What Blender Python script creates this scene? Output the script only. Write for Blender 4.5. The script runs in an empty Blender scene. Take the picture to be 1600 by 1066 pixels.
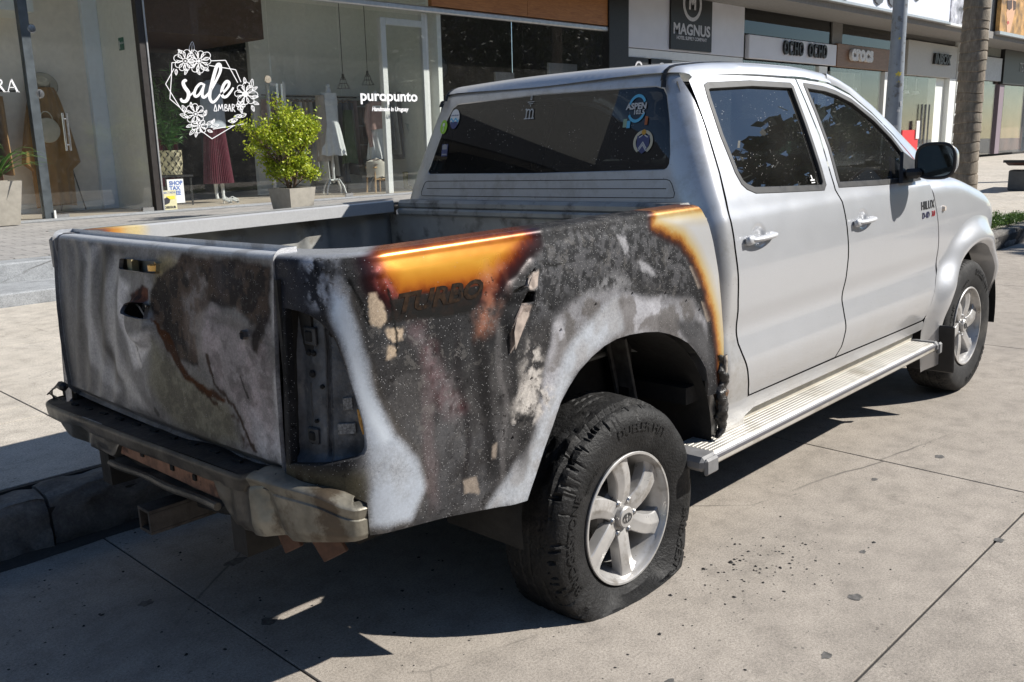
import bpy, bmesh, math, random
import numpy as np
from mathutils import Vector, Matrix
from mathutils.geometry import delaunay_2d_cdt
random.seed(3)
C = bpy.context.scene.collection
sc = bpy.context.scene

# ------------------------------------------------------------------ camera, sky, sun, exposure
cam_d = bpy.data.cameras.new('camera'); cam = bpy.data.objects.new('camera', cam_d); C.objects.link(cam)
fw = Vector((0.700282, 0.680745, -0.214920)); up_ = Vector((0.170757, 0.132589, 0.976352))
rt = fw.cross(up_).normalized(); up_ = rt.cross(fw).normalized()
cam.matrix_world = Matrix(((rt.x, up_.x, -fw.x, -2.20602), (rt.y, up_.y, -fw.y, -2.49573), (rt.z, up_.z, -fw.z, 1.43124), (0, 0, 0, 1)))
cam_d.sensor_width = 36; cam_d.lens = 36 * 1431.77 / 1600; cam_d.clip_end = 600; cam_d.clip_start = 0.05
sc.camera = cam
SUN = Vector((0.92, -0.85, 1.0)).normalized()
world = bpy.data.worlds.new('World'); sc.world = world; world.use_nodes = True
wn = world.node_tree
sky = wn.nodes.new('ShaderNodeTexSky'); sky.sky_type = 'NISHITA'; sky.sun_disc = False
sky.sun_elevation = math.asin(SUN.z); sky.sun_rotation = math.atan2(SUN.x, SUN.y)
sky.air_density = 1.0; sky.dust_density = 0.0; sky.ozone_density = 3.0
wn.links.new(sky.outputs[0], wn.nodes['Background'].inputs[0]); wn.nodes['Background'].inputs[1].default_value = 0.075
sun_d = bpy.data.lights.new('sun', 'SUN'); sun = bpy.data.objects.new('sun', sun_d); C.objects.link(sun)
sun_d.energy = 5.0; sun_d.angle = math.radians(0.53); sun_d.color = (1, 0.955, 0.88)
sun.rotation_euler = SUN.to_track_quat('Z', 'Y').to_euler(); sun.location = (6, -9, 14)
sc.view_settings.view_transform = 'Standard'; sc.view_settings.look = 'None'
sc.view_settings.exposure = 0.60; sc.view_settings.gamma = 1; sc.view_settings.use_curve_mapping = False
sc.cycles.caustics_reflective = False; sc.cycles.caustics_refractive = False; sc.cycles.max_bounces = 10; sc.cycles.diffuse_bounces = 6; sc.cycles.transparent_max_bounces = 16

# ------------------------------------------------------------------ noise in numpy
_rng = np.random.default_rng(7); _tab = _rng.random((256, 256))
def vn(x, y, seed=0):
    x = np.asarray(x, float) + seed * 17.3; y = np.asarray(y, float) + seed * 9.7
    xi = np.floor(x).astype(int); yi = np.floor(y).astype(int); fx = x - xi; fy = y - yi
    fx = fx * fx * (3 - 2 * fx); fy = fy * fy * (3 - 2 * fy)
    t = lambda a, b: _tab[a & 255, b & 255]
    return (t(xi, yi) * (1 - fx) + t(xi + 1, yi) * fx) * (1 - fy) + (t(xi, yi + 1) * (1 - fx) + t(xi + 1, yi + 1) * fx) * fy
def fbm(x, y, sc_=1, oct=4, seed=0):
    r = 0; a = .5; s = 0
    for i in range(oct):
        r = r + a * vn(np.asarray(x) * sc_, np.asarray(y) * sc_, seed + i * 3); s += a; a *= .55; sc_ *= 2.03
    return r / s
def sdpoly(P, poly):
    """signed distance, positive inside"""
    poly = np.array(poly, float); n = len(poly); d = np.full(len(P), 1e9); ins = np.zeros(len(P), bool)
    for i in range(n):
        a = poly[i]; b = poly[(i + 1) % n]; e = b - a; w = P - a
        t = np.clip((w @ e) / max(e @ e, 1e-12), 0, 1)
        q = w - t[:, None] * e; d = np.minimum(d, (q * q).sum(1))
        c = ((a[1] > P[:, 1]) != (b[1] > P[:, 1]))
        with np.errstate(divide='ignore', invalid='ignore'):
            xx = (b[0] - a[0]) * (P[:, 1] - a[1]) / (b[1] - a[1]) + a[0]
        ins ^= c & (P[:, 0] < xx)
    d = np.sqrt(d); return np.where(ins, d, -d)
def ss(a, b, x):
    t = np.clip((x - a) / (b - a), 0, 1); return t * t * (3 - 2 * t)

# ------------------------------------------------------------------ object helpers
def tag(o, label=None, cat=None, group=None, kind=None):
    if label: o['label'] = label
    if cat: o['category'] = cat
    if group: o['group'] = group
    if kind: o['kind'] = kind
    return o
def thing(name, label=None, cat=None, loc=(0, 0, 0), rotz=0, group=None, kind=None):
    o = bpy.data.objects.new(name, None); C.objects.link(o); o.location = loc; o.rotation_euler = (0, 0, rotz)
    o.empty_display_size = .2
    return tag(o, label, cat, group, kind)
def link(name, me, parent=None):
    o = bpy.data.objects.new(name, me); C.objects.link(o)
    if parent is not None: o.parent = parent
    return o
def copy_tree(o, parent=None):
    c = o.copy(); C.objects.link(c); c.parent = parent
    for ch in [k for k in o.children]:
        copy_tree(ch, c)
    return c
def smooth_mesh(me, angle=35):
    if not len(me.polygons): return
    me.polygons.foreach_set('use_smooth', [True] * len(me.polygons))
    if angle is not None: me.set_sharp_from_angle(angle=math.radians(angle))
class MB:
    def __init__(s): s.v = []; s.f = []; s.m = []
    def add(s, vs, fs, mi=0):
        o = len(s.v); s.v += [tuple(map(float, a)) for a in vs]; s.f += [tuple(i + o for i in f) for f in fs]; s.m += [mi] * len(fs); return s
    def box(s, c, d, rot=None, bev=0, mi=0):
        hx, hy, hz = d[0] / 2, d[1] / 2, d[2] / 2
        if bev <= 0:
            vs = [(x, y, z) for x in (-hx, hx) for y in (-hy, hy) for z in (-hz, hz)]
            fs = [(0, 1, 3, 2), (4, 6, 7, 5), (0, 4, 5, 1), (2, 3, 7, 6), (0, 2, 6, 4), (1, 5, 7, 3)]
        else:
            b = min(bev, hx * .9, hy * .9, hz * .9); vs = []; idx = {}
            for sx in (-1, 1):
                for sy in (-1, 1):
                    for sz in (-1, 1):
                        for ax in range(3):
                            p = [sx * (hx - b), sy * (hy - b), sz * (hz - b)]
                            p[ax] = (sx * hx, sy * hy, sz * hz)[ax]; idx[sx, sy, sz, ax] = len(vs); vs.append(tuple(p))
            fs = []
            for ax in range(3):
                o = [k for k in range(3) if k != ax]
                for sg in (-1, 1):
                    q = []
                    for a, b2 in ((-1, -1), (1, -1), (1, 1), (-1, 1)):
                        k = [0, 0, 0]; k[ax] = sg; k[o[0]] = a; k[o[1]] = b2; q.append(idx[k[0], k[1], k[2], ax])
                    if (sg > 0) != (ax != 1): q = q[::-1]
                    fs.append(tuple(q))
            for ax in range(3):   # edges parallel to ax
                o = [k for k in range(3) if k != ax]
                for a in (-1, 1):
                    for b2 in (-1, 1):
                        def g(e, fax):
                            k = [0, 0, 0]; k[ax] = e; k[o[0]] = a; k[o[1]] = b2; return idx[k[0], k[1], k[2], fax]
                        q = [g(-1, o[0]), g(1, o[0]), g(1, o[1]), g(-1, o[1])]
                        if (a * b2 > 0) == (ax == 1): q = q[::-1]
                        fs.append(tuple(q))
            for sx in (-1, 1):
                for sy in (-1, 1):
                    for sz in (-1, 1):
                        q = [idx[sx, sy, sz, k] for k in range(3)]
                        if sx * sy * sz < 0: q = q[::-1]
                        fs.append(tuple(q))
        R = rot if rot is not None else Matrix.Identity(3)
        if isinstance(rot, (int, float)): R = Matrix.Rotation(rot, 3, 'Z')
        vs = [tuple(R @ Vector(p) + Vector(c)) for p in vs]
        return s.add(vs, fs, mi)
    def tube(s, pts, r, n=10, caps=True, mi=0, closed=False, sq=1):
        pts = [Vector(p) for p in pts]; N = len(pts)
        rr = r if isinstance(r, (list, tuple)) else [r] * N
        vs = []; prev = None
        for i, p in enumerate(pts):
            if closed: d = pts[(i + 1) % N] - pts[i - 1]
            else: d = (pts[min(i + 1, N - 1)] - pts[max(i - 1, 0)])
            d.normalize()
            if prev is None:
                a = Vector((0, 0, 1)) if abs(d.z) < .9 else Vector((1, 0, 0)); u = d.cross(a).normalized()
            else:
                u = (prev - d * prev.dot(d)).normalized()
            prev = u; w = d.cross(u)
            for k in range(n):
                t = 2 * math.pi * k / n; vs.append(tuple(p + (u * math.cos(t) + w * math.sin(t) * sq) * rr[i]))
        fs = []
        for i in range(N if closed else N - 1):
            for k in range(n):
                a = i * n + k; b = i * n + (k + 1) % n; j = ((i + 1) % N) * n
                fs.append((a, b, j + (k + 1) % n, j + k))
        if caps and not closed:
            fs.append(tuple(range(n))[::-1]); fs.append(tuple(range((N - 1) * n, N * n)))
        return s.add(vs, fs, mi)
    def lathe(s, prof, c=(0, 0, 0), n=32, axis='z', mi=0, a0=0, a1=2 * math.pi):
        """prof [(r, h)]"""
        full = abs(a1 - a0 - 2 * math.pi) < 1e-6; m = n if full else n + 1; vs = []
        for r, h in prof:
            for k in range(m):
                t = a0 + (a1 - a0) * k / n; x, y = r * math.cos(t), r * math.sin(t)
                p = (x, y, h) if axis == 'z' else ((x, h, y) if axis == 'y' else (h, x, y))
                vs.append((p[0] + c[0], p[1] + c[1], p[2] + c[2]))
        fs = []
        for i in range(len(prof) - 1):
            for k in range(n):
                a = i * m + k; b = i * m + (k + 1) % m; fs.append((a, b, b + m, a + m))
        return s.add(vs, fs, mi)
    def prism(s, poly, p0, ex, ey, th, mi=0):
        """extrude 2D polygon in plane (ex,ey) by vector th"""
        p0, ex, ey, th = Vector(p0), Vector(ex), Vector(ey), Vector(th); n = len(poly)
        a = [p0 + ex * q[0] + ey * q[1] for q in poly]; vs = [tuple(q) for q in a] + [tuple(q + th) for q in a]
        fs = [tuple(range(n))[::-1], tuple(range(n, 2 * n))] + [(i, (i + 1) % n, n + (i + 1) % n, n + i) for i in range(n)]
        return s.add(vs, fs, mi)
    def grid(s, fn, nu, nv, mi=0, cu=False):
        vs = [fn(i / nu, j / nv) for i in range(nu if cu else nu + 1) for j in range(nv + 1)]
        fs = []; W = nv + 1; NU = nu if cu else nu + 1
        for i in range(nu):
            for j in range(nv):
                a = i * W + j; b = ((i + 1) % NU) * W + j; fs.append((a, b, b + 1, a + 1))
        return s.add(vs, fs, mi)
    def build(s, name, mats, parent=None, smooth=35, fixn=True):
        me = bpy.data.meshes.new(name); me.from_pydata(s.v, [], s.f)
        mats = mats if isinstance(mats, (list, tuple)) else [mats]
        for m in mats: me.materials.append(m)
        if len(mats) > 1: me.polygons.foreach_set('material_index', s.m)
        if fixn:
            bm = bmesh.new(); bm.from_mesh(me); bmesh.ops.recalc_face_normals(bm, faces=bm.faces); bm.to_mesh(me); bm.free()
        if smooth: smooth_mesh(me, smooth)
        return link(name, me, parent)

def panel(name, outline, fn, mat, parent=None, holes=(), h=.02, paint=None, th=.02, flip=False, rnd=.002, disp=None, smooth=40, hem=True):
    """sheet cut from the surface fn(a,b)->xyz: outline and holes in (a,b), inner points on a grid, folded edge"""
    O = [tuple(map(float, p)) for p in outline]
    def dens(L):
        out = []
        for i, p in enumerate(L):
            q = L[(i + 1) % len(L)]; d = math.dist(p, q); k = max(1, int(round(d / (h * 1.0))))
            for j in range(k): out.append((p[0] + (q[0] - p[0]) * j / k, p[1] + (q[1] - p[1]) * j / k))
        return out
    O = dens(O); H = [dens([tuple(map(float, p)) for p in hh]) for hh in holes]
    A = np.array(O); lo = A.min(0); hi = A.max(0)
    gx = np.arange(lo[0], hi[0], h); gy = np.arange(lo[1], hi[1], h)
    G = np.stack(np.meshgrid(gx, gy), -1).astype(float); G[1::2, :, 0] += h / 2; G = G.reshape(-1, 2)
    d = sdpoly(G, O); keep = d > h * .45
    for hh in H: keep &= sdpoly(G, hh) < -h * .45
    G = G[keep]
    loops = []; vs = list(O); loops.append(list(range(len(O))))
    for hh in H:
        loops.append(list(range(len(vs), len(vs) + len(hh)))); vs += hh
    ed = [(l[i], l[(i + 1) % len(l)]) for l in loops for i in range(len(l))]
    V = [Vector(p) for p in vs] + [Vector(p) for p in G]
    ov, oe, of, _, _, _ = delaunay_2d_cdt(V, ed, [], 1, 1e-7)
    P2 = np.array([tuple(p) for p in ov]); F = np.array([f for f in of if len(f) == 3])
    cen = P2[F].mean(1); ok = sdpoly(cen, O) > 0
    for hh in H: ok &= sdpoly(cen, hh) < 0
    F = F[ok]
    P3 = np.array([fn(a, b) for a, b in P2])
    e = 1e-4
    def nrm(idx):
        n = []
        for i in idx:
            a, b = P2[i]; p = np.array(fn(a, b)); u = np.array(fn(a + e, b)) - p; v = np.array(fn(a, b + e)) - p
            k = np.cross(u, v); n.append(k / (np.linalg.norm(k) + 1e-12) * (-1 if flip else 1))
        return np.array(n)
    if disp is not None:
        N3 = nrm(range(len(P2))); P3 = P3 + N3 * disp(P2)[:, None]
    verts = P3.tolist(); faces = [tuple(f) for f in F]
    # face orientation
    fsum = 0
    f0 = F[:200]; k = np.cross(P3[f0[:, 1]] - P3[f0[:, 0]], P3[f0[:, 2]] - P3[f0[:, 0]]); n0 = nrm([f[0] for f in f0])
    if (k * n0).sum() < 0: faces = [f[::-1] for f in faces]
    col2 = list(range(len(P2)))
    if hem:
        kd = {}
        for i, p in enumerate(P2): kd[(round(p[0], 5), round(p[1], 5))] = i
        for li, l in enumerate([O] + H):
            idx = [kd.get((round(p[0], 5), round(p[1], 5))) for p in l]
            if any(i is None for i in idx): continue
            n = nrm(idx); base = len(verts); L = len(idx)
            B = P3[idx]; tn = np.roll(B, -1, 0) - np.roll(B, 1, 0); tn /= np.linalg.norm(tn, axis=1)[:, None] + 1e-12
            out = np.cross(tn, n)
            l2 = np.array(l); area = np.sum(l2[:, 0] * np.roll(l2[:, 1], -1) - np.roll(l2[:, 0], -1) * l2[:, 1])
            sgn = (1 if area > 0 else -1) * (-1 if flip else 1) * (1 if li == 0 else -1)
            R1 = B + out * sgn * rnd - n * rnd; R2 = R1 - n * th
            verts += R1.tolist() + R2.tolist(); col2 += idx + idx
            for i in range(L):
                j = (i + 1) % L
                faces.append((idx[i], idx[j], base + j, base + i)); faces.append((base + i, base + j, base + L + j, base + L + i))
    me = bpy.data.meshes.new(name); me.from_pydata(verts, [], faces); me.materials.append(mat)
    if paint is not None:
        cc, mm = paint(P2)
        for an, arr in (('col', cc), ('mrs', mm)):
            at = me.color_attributes.new(an, 'FLOAT_COLOR', 'POINT')
            full = np.concatenate([arr, np.ones((len(arr), 1))], 1)[col2]
            at.data.foreach_set('color', full.astype(np.float32).ravel())
    if hem:
        bm = bmesh.new(); bm.from_mesh(me); bmesh.ops.recalc_face_normals(bm, faces=bm.faces[:])
        bm.faces.ensure_lookup_table()
        f = bm.faces[0]; i0 = f.verts[0].index
        n = nrm([col2[i0]])[0] if disp is None else nrm([col2[i0]])[0]
        if f.normal.dot(Vector(n)) < 0: bmesh.ops.reverse_faces(bm, faces=bm.faces[:])
        bm.to_mesh(me); bm.free()
    if smooth: smooth_mesh(me, smooth)
    return link(name, me, parent)

# ------------------------------------------------------------------ materials
def nt(name):
    m = bpy.data.materials.new(name); m.use_nodes = True; t = m.node_tree; return m, t, t.nodes['Principled BSDF']
def N(t, typ, **k):
    n = t.nodes.new(typ)
    for a, b in k.items():
        if a == 'inp':
            for i, v in b.items(): n.inputs[i].default_value = v
        else: setattr(n, a, b)
    return n
def ramp(t, src, stops, interp='LINEAR'):
    r = t.nodes.new('ShaderNodeValToRGB'); r.color_ramp.interpolation = interp; e = r.color_ramp.elements
    while len(e) < len(stops): e.new(.5)
    for k, (p, c) in enumerate(stops):
        e[k].position = p; e[k].color = (c[0], c[1], c[2], 1) if isinstance(c, (tuple, list)) else (c, c, c, 1)
    t.links.new(src, r.inputs[0]); return r.outputs[0]
def mixc(t, fac, a, b, mode='MIX'):
    m = t.nodes.new('ShaderNodeMix'); m.data_type = 'RGBA'; m.blend_type = mode
    for i, v in ((0, fac), (6, a), (7, b)):
        if isinstance(v, (int, float)): m.inputs[i].default_value = v
        elif isinstance(v, (tuple, list)): m.inputs[i].default_value = (v[0], v[1], v[2], 1)
        else: t.links.new(v, m.inputs[i])
    return m.outputs[2]
def noise(t, scale, detail=4, rough=.55, co=None, dist=0):
    n = N(t, 'ShaderNodeTexNoise'); n.inputs['Scale'].default_value = scale; n.inputs['Detail'].default_value = detail
    n.inputs['Roughness'].default_value = rough; n.inputs['Distortion'].default_value = dist
    if co is None: co = t.nodes.new('ShaderNodeTexCoord').outputs['Object']
    t.links.new(co, n.inputs['Vector']); return n.outputs['Fac']
def bump(t, p, h, strength=.3, dist=.01):
    b = N(t, 'ShaderNodeBump'); b.inputs['Strength'].default_value = strength; b.inputs['Distance'].default_value = dist
    t.links.new(h, b.inputs['Height']); t.links.new(b.outputs[0], p.inputs['Normal']); return b
_mc = {}
def simple(name, col, rough=.6, metal=0, var=.12, scale=12, bmp=0, bscale=60, coat=0, spec=.5, dirt=None, sheen=0):
    if name in _mc: return _mc[name]
    m, t, p = nt(name)
    n = noise(t, scale, 5)
    a = tuple(max(0, c * (1 - var)) for c in col); b = tuple(min(1, c * (1 + var)) for c in col)
    c = ramp(t, n, [(.3, a), (.7, b)])
    if dirt:
        n2 = noise(t, dirt[0], 6, .65); c = mixc(t, ramp(t, n2, [(dirt[1], 0), (dirt[2], 1)]), c, dirt[3])
    t.links.new(c, p.inputs['Base Color'])
    r = ramp(t, noise(t, scale * 2.3, 4), [(.3, max(0, rough - .08)), (.7, min(1, rough + .08))])
    t.links.new(r, p.inputs['Roughness']); p.inputs['Metallic'].default_value = metal
    p.inputs['Coat Weight'].default_value = coat; p.inputs['Coat Roughness'].default_value = .08
    p.inputs['Specular IOR Level'].default_value = spec
    if sheen: p.inputs['Sheen Weight'].default_value = sheen
    if bmp: bump(t, p, noise(t, bscale, 4), bmp, .005)
    _mc[name] = m; return m
def glass_mat(name, tint, ior=1.5, rough=0.0, dust=0):
    m = bpy.data.materials.new(name); m.use_nodes = True; t = m.node_tree
    for n in list(t.nodes):
        if n.type == 'BSDF_PRINCIPLED': t.nodes.remove(n)
    out = [n for n in t.nodes if n.type == 'OUTPUT_MATERIAL'][0]
    tr = N(t, 'ShaderNodeBsdfTransparent'); tr.inputs[0].default_value = (*tint, 1)
    gl = N(t, 'ShaderNodeBsdfGlossy'); gl.inputs['Roughness'].default_value = rough; gl.inputs[0].default_value = (1, 1, 1, 1)
    fr = N(t, 'ShaderNodeFresnel'); ge = N(t, 'ShaderNodeNewGeometry'); mi_ = N(t, 'ShaderNodeMapRange'); mi_.inputs[3].default_value = ior; mi_.inputs[4].default_value = 1 / ior; t.links.new(ge.outputs['Backfacing'], mi_.inputs[0]); t.links.new(mi_.outputs[0], fr.inputs[0])
    mx = N(t, 'ShaderNodeMixShader'); t.links.new(fr.outputs[0], mx.inputs[0]); t.links.new(tr.outputs[0], mx.inputs[1]); t.links.new(gl.outputs[0], mx.inputs[2])
    last = mx.outputs[0]
    if dust:
        df = N(t, 'ShaderNodeBsdfDiffuse'); df.inputs[0].default_value = (.55, .53, .5, 1)
        v = N(t, 'ShaderNodeTexVoronoi'); v.inputs['Scale'].default_value = 75; t.links.new(t.nodes.new('ShaderNodeTexCoord').outputs['Object'], v.inputs['Vector'])
        s = ramp(t, v.outputs['Distance'], [(.0, 1), (.10, 1), (.14, 0)])
        k = noise(t, 9, 3); kk = ramp(t, k, [(.5, 0), (.62, 1)])
        d2 = ramp(t, noise(t, 3, 5), [(.35, dust * .4), (.7, dust)])
        mm = N(t, 'ShaderNodeMath', operation='MULTIPLY'); t.links.new(s, mm.inputs[0]); t.links.new(kk, mm.inputs[1])
        ad = N(t, 'ShaderNodeMath', operation='MULTIPLY_ADD'); ad.inputs[1].default_value = .75; t.links.new(mm.outputs[0], ad.inputs[0]); t.links.new(d2, ad.inputs[2])
        m2 = N(t, 'ShaderNodeMixShader'); t.links.new(ad.outputs[0], m2.inputs[0]); t.links.new(last, m2.inputs[1]); t.links.new(df.outputs[0], m2.inputs[2]); last = m2.outputs[0]
    t.links.new(last, out.inputs['Surface']); return m

def concrete(name, base, brown, patch=.5, spots=True, sc_=1.0, attr=False):
    m, t, p = nt(name); co = t.nodes.new('ShaderNodeTexCoord').outputs['Object']
    a = noise(t, 1.1 * sc_, 7, .62, co, .3); b = noise(t, 9 * sc_, 6, .7, co); g = noise(t, 130 * sc_, 4, .8, co); f = noise(t, 420, 2, .9, co)
    c = mixc(t, ramp(t, a, [(.3, 0), (.7, 1)]), base, brown)
    c = mixc(t, 1.0, c, ramp(t, b, [(.25, .70), (.5, 1.0), (.75, 1.18)]), 'MULTIPLY')
    c = mixc(t, .9, c, ramp(t, g, [(.30, .52), (.5, 1.0), (.70, 1.34)]), 'MULTIPLY')
    c = mixc(t, .8, c, ramp(t, f, [(.3, .6), (.7, 1.35)]), 'MULTIPLY')
    if spots:
        n5 = noise(t, 3.2, 6, .75, co); c = mixc(t, ramp(t, n5, [(.60, 0), (.72, patch)]), c, tuple(x * .5 for x in base))
        v = N(t, 'ShaderNodeTexVoronoi'); v.inputs['Scale'].default_value = 26; v.inputs['Randomness'].default_value = 1; t.links.new(co, v.inputs['Vector'])
        k = mixc(t, 1, ramp(t, v.outputs['Distance'], [(.0, 1), (.10, .9), (.16, 0)]), ramp(t, noise(t, 2.4, 4, .6, co), [(.52, 0), (.60, .75)]), 'MULTIPLY')
        c = mixc(t, k, c, (.05, .047, .045))
        v2 = N(t, 'ShaderNodeTexVoronoi'); v2.inputs['Scale'].default_value = 120; t.links.new(co, v2.inputs['Vector'])
        k2 = mixc(t, 1, ramp(t, v2.outputs['Distance'], [(.0, 1), (.16, .8), (.22, 0)]), ramp(t, noise(t, 14, 3, .6, co), [(.55, 0), (.66, .6)]), 'MULTIPLY')
        c = mixc(t, k2, c, (.42, .40, .37))
    wv = mixc(t, .10, co, N(t, 'ShaderNodeTexNoise', inp={'Scale': 3.0, 'Detail': 6.0}).outputs['Color'])
    vc = N(t, 'ShaderNodeTexVoronoi', feature='DISTANCE_TO_EDGE'); vc.inputs['Scale'].default_value = .75; t.links.new(wv, vc.inputs['Vector'])
    ck = mixc(t, 1, ramp(t, vc.outputs['Distance'], [(0, .8), (.0022, .6), (.004, 0)]), ramp(t, noise(t, .9, 3, .6, co), [(.50, 0), (.58, 1)]), 'MULTIPLY')
    c = mixc(t, ck, c, (.06, .055, .05))
    st_ = noise(t, .55, 7, .7, co, 1.2); c = mixc(t, ramp(t, st_, [(.52, 0), (.70, .45)]), c, tuple(x * .55 for x in base))
    t.links.new(c, p.inputs['Base Color']); p.inputs['Roughness'].default_value = .88; p.inputs['Specular IOR Level'].default_value = .3
    h = mixc(t, .5, g, b); h = mixc(t, .3, h, f); bump(t, p, h, .55, .006)
    return m
# ------------------------------------------------------------------ setting: road, kerb, pavement, raised walk
M_road = concrete('road_concrete', (.36, .322, .282), (.31, .277, .24))
M_pave = concrete('pavement_concrete', (.50, .46, .405), (.44, .40, .345), .3)
M_step = concrete('step_concrete', (.33, .345, .36), (.28, .29, .30), .25, False)
M_joint = simple('joint_dirt', (.035, .032, .03), .95, bmp=.4)
M_far = concrete('far_ground', (.30, .285, .26), (.25, .235, .21), .3)
def stone_mat():
    m, t, p = nt('kerb_granite'); co = t.nodes.new('ShaderNodeTexCoord').outputs['Object']
    a = noise(t, 5, 7, .7, co, .5); g = noise(t, 90, 5, .8, co)
    c = ramp(t, a, [(.28, (.06, .055, .05)), (.5, (.16, .15, .138)), (.72, (.30, .285, .26))])
    c = mixc(t, .9, c, ramp(t, g, [(.3, .6), (.7, 1.3)]), 'MULTIPLY')
    t.links.new(c, p.inputs['Base Color']); p.inputs['Roughness'].default_value = .92
    bump(t, p, mixc(t, .5, a, g), .9, .012); return m
M_kerb = stone_mat()
M_soil = simple('gutter_dirt', (.05, .044, .038), .95, bmp=.7, scale=30)

ground = MB(); ground.grid(lambda u, v: (-60 + 200 * u, -80 + 160 * v, -.035), 8, 8)
tag(ground.build('ground', M_far), 'wide concrete ground beyond the street', kind='structure')
def slab(name, x0, x1, y0, y1, z, mat, parent, th=.05, bev=.0015):
    b = MB(); b.box(((x0 + x1) / 2, (y0 + y1) / 2, z - th / 2), (x1 - x0, y1 - y0, th), bev=bev); return b.build(name, mat, parent, smooth=None, fixn=False)
road = thing('road', 'grey brown concrete roadway of large cast slabs', kind='structure')
xs = [-.98 + 2.67 * k for k in range(-4, 16)]; ys = [.925, -1.612, -4.15, -6.7, -9.3]
b = MB(); b.box((14, -4.2, -.0205), (62, 10.6, .03)); b.build('joint_bed', M_joint, road, smooth=None)
for i in range(len(xs) - 1):
    for j in range(len(ys) - 1):
        gx = .004
        slab('slab', xs[i] + gx, xs[i + 1] - gx, ys[j + 1] + .004, ys[j] - .004, 0 - .001 * ((i * 3 + j) % 3), M_road, road, .028)
# hairline cracks and tar on the slabs
# kerb of granite blocks
kerb = thing('kerb', 'row of rough granite kerb blocks beside the truck', kind='structure')
rk = random.Random(5)
x = -5.6
lens = [.86, .92, .78, .9]
xk = [-5.57, -4.62, -3.78, -2.9, -2.02, -1.135]
while xk[-1] < 34: xk.append(xk[-1] + rk.uniform(.82, 1.02) if len(xk) > 7 else xk[-1] + (1.12 if len(xk) == 6 else .95))
for i in range(len(xk) - 1):
    x0, x1 = xk[i] + .006, xk[i + 1] - .006; L = x1 - x0; dz = rk.uniform(-.012, .012); dy = rk.uniform(-.012, .012)
    z1 = .205 + dz; nx = 14; 
    prof = [(.925, -.03), (.918, .05), (.922, .12), (.93, .17), (.945, .196), (.97, .205), (1.04, .207), (1.105, .2), (1.118, .17), (1.118, .0)]
    def fn(u, v, x0=x0, L=L, i=i, dz=dz, dy=dy):
        k = v * (len(prof) - 1); a = int(min(k, len(prof) - 2)); f = k - a
        y = prof[a][0] * (1 - f) + prof[a + 1][0] * f; z = prof[a][1] * (1 - f) + prof[a + 1][1] * f
        xx = x0 + L * u; e = min(u, 1 - u) * L; r = max(0, 1 - e / .02) ** 2 * .010
        n = (float(fbm(xx * 7 + i * 3, (y + z) * 9, 1, 4, 2)) - .5) * .055
        n2 = (float(fbm(xx * 24 + i * 3, (y * 2 + z) * 24, 1, 3, 5)) - .5) * .022
        return (xx, y + dy + (n + n2) * (1 if y < .95 else .1) + r * (.8 if y < .95 else 0), z + dz + ((n + n2) * .6 if y > .93 else 0) - r * (z > .1))
    k = MB(); k.grid(fn, 30 if i < 9 else 8, 27)
    W = 28; nn = (30 if i < 9 else 8) * W
    k.f.append(tuple(range(0, W))[::-1]); k.f.append(tuple(range(nn, nn + W))); k.m += [0, 0]
    k.build('kerb_stone', M_kerb, kerb, smooth=50)
b = MB(); b.box((14.2, 1.02, .08), (39.6, .17, .14)); b.build('mortar_bed', M_joint, kerb, smooth=None)
# gutter dirt strip at the foot of the kerb
g = MB()
def gf(u, v):
    xx = -3 + 8 * u; w = .03 + .07 * float(fbm(xx * 3, 1, 1, 4, 9)); return (xx, .922 - v * w, .012 * (1 - v) ** 1.5 - .001 + .004 * float(fbm(xx * 30, v * 5)))
g.grid(gf, 300, 5); tag(g.build('gutter_dirt', M_soil), 'dark dirt washed along the foot of the kerb', kind='stuff')

pave = thing('pavement', 'pale concrete pavement slabs between kerb and raised walk', kind='structure')
b = MB(); b.box((20, 3.3, .125), (60, 4.38, .14)); b.build('joint_bed', M_joint, pave, smooth=None)
px_ = [-9.2, -5.2, -2.75, -.74, 1.9, 4.6, 7.3, 10.0, 12.7, 15.4, 18.1, 20.8, 23.5, 29, 35, 49]
for i in range(len(px_) - 1):
    for (y0, y1) in ((1.13, 2.045), (2.045, 2.29), (2.29, 3.9), (3.9, 5.52)):
        if y0 == 1.13 and 10.0 <= px_[i] < 11: pass
        slab('slab', px_[i] + .004, px_[i + 1] - .004, y0 + .004, y1 - .004, .2 - .001 * ((i + int(y0)) % 2), M_pave, pave, .03, .0015)
xf = [15.72, 18.1, 20.8, 23.5, 26.2, 29, 32, 35, 39, 44, 49]
b = MB(); b.box((33, 8.3, .125), (34.4, 5.6, .14)); b.build('joint_bed', M_joint, pave, smooth=None)
for i in range(len(xf) - 1):
    for (y0, y1) in ((5.52, 8.2), (8.2, 11.0)): slab('slab', xf[i] + .004, xf[i + 1] - .004, y0 + .004, y1 - .004, .2, M_pave, pave, .03, .0015)
b = MB(); b.box((20, 1.125, .19), (60, .028, .012)); b.build('back_joint', M_soil, pave, smooth=None)

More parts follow.
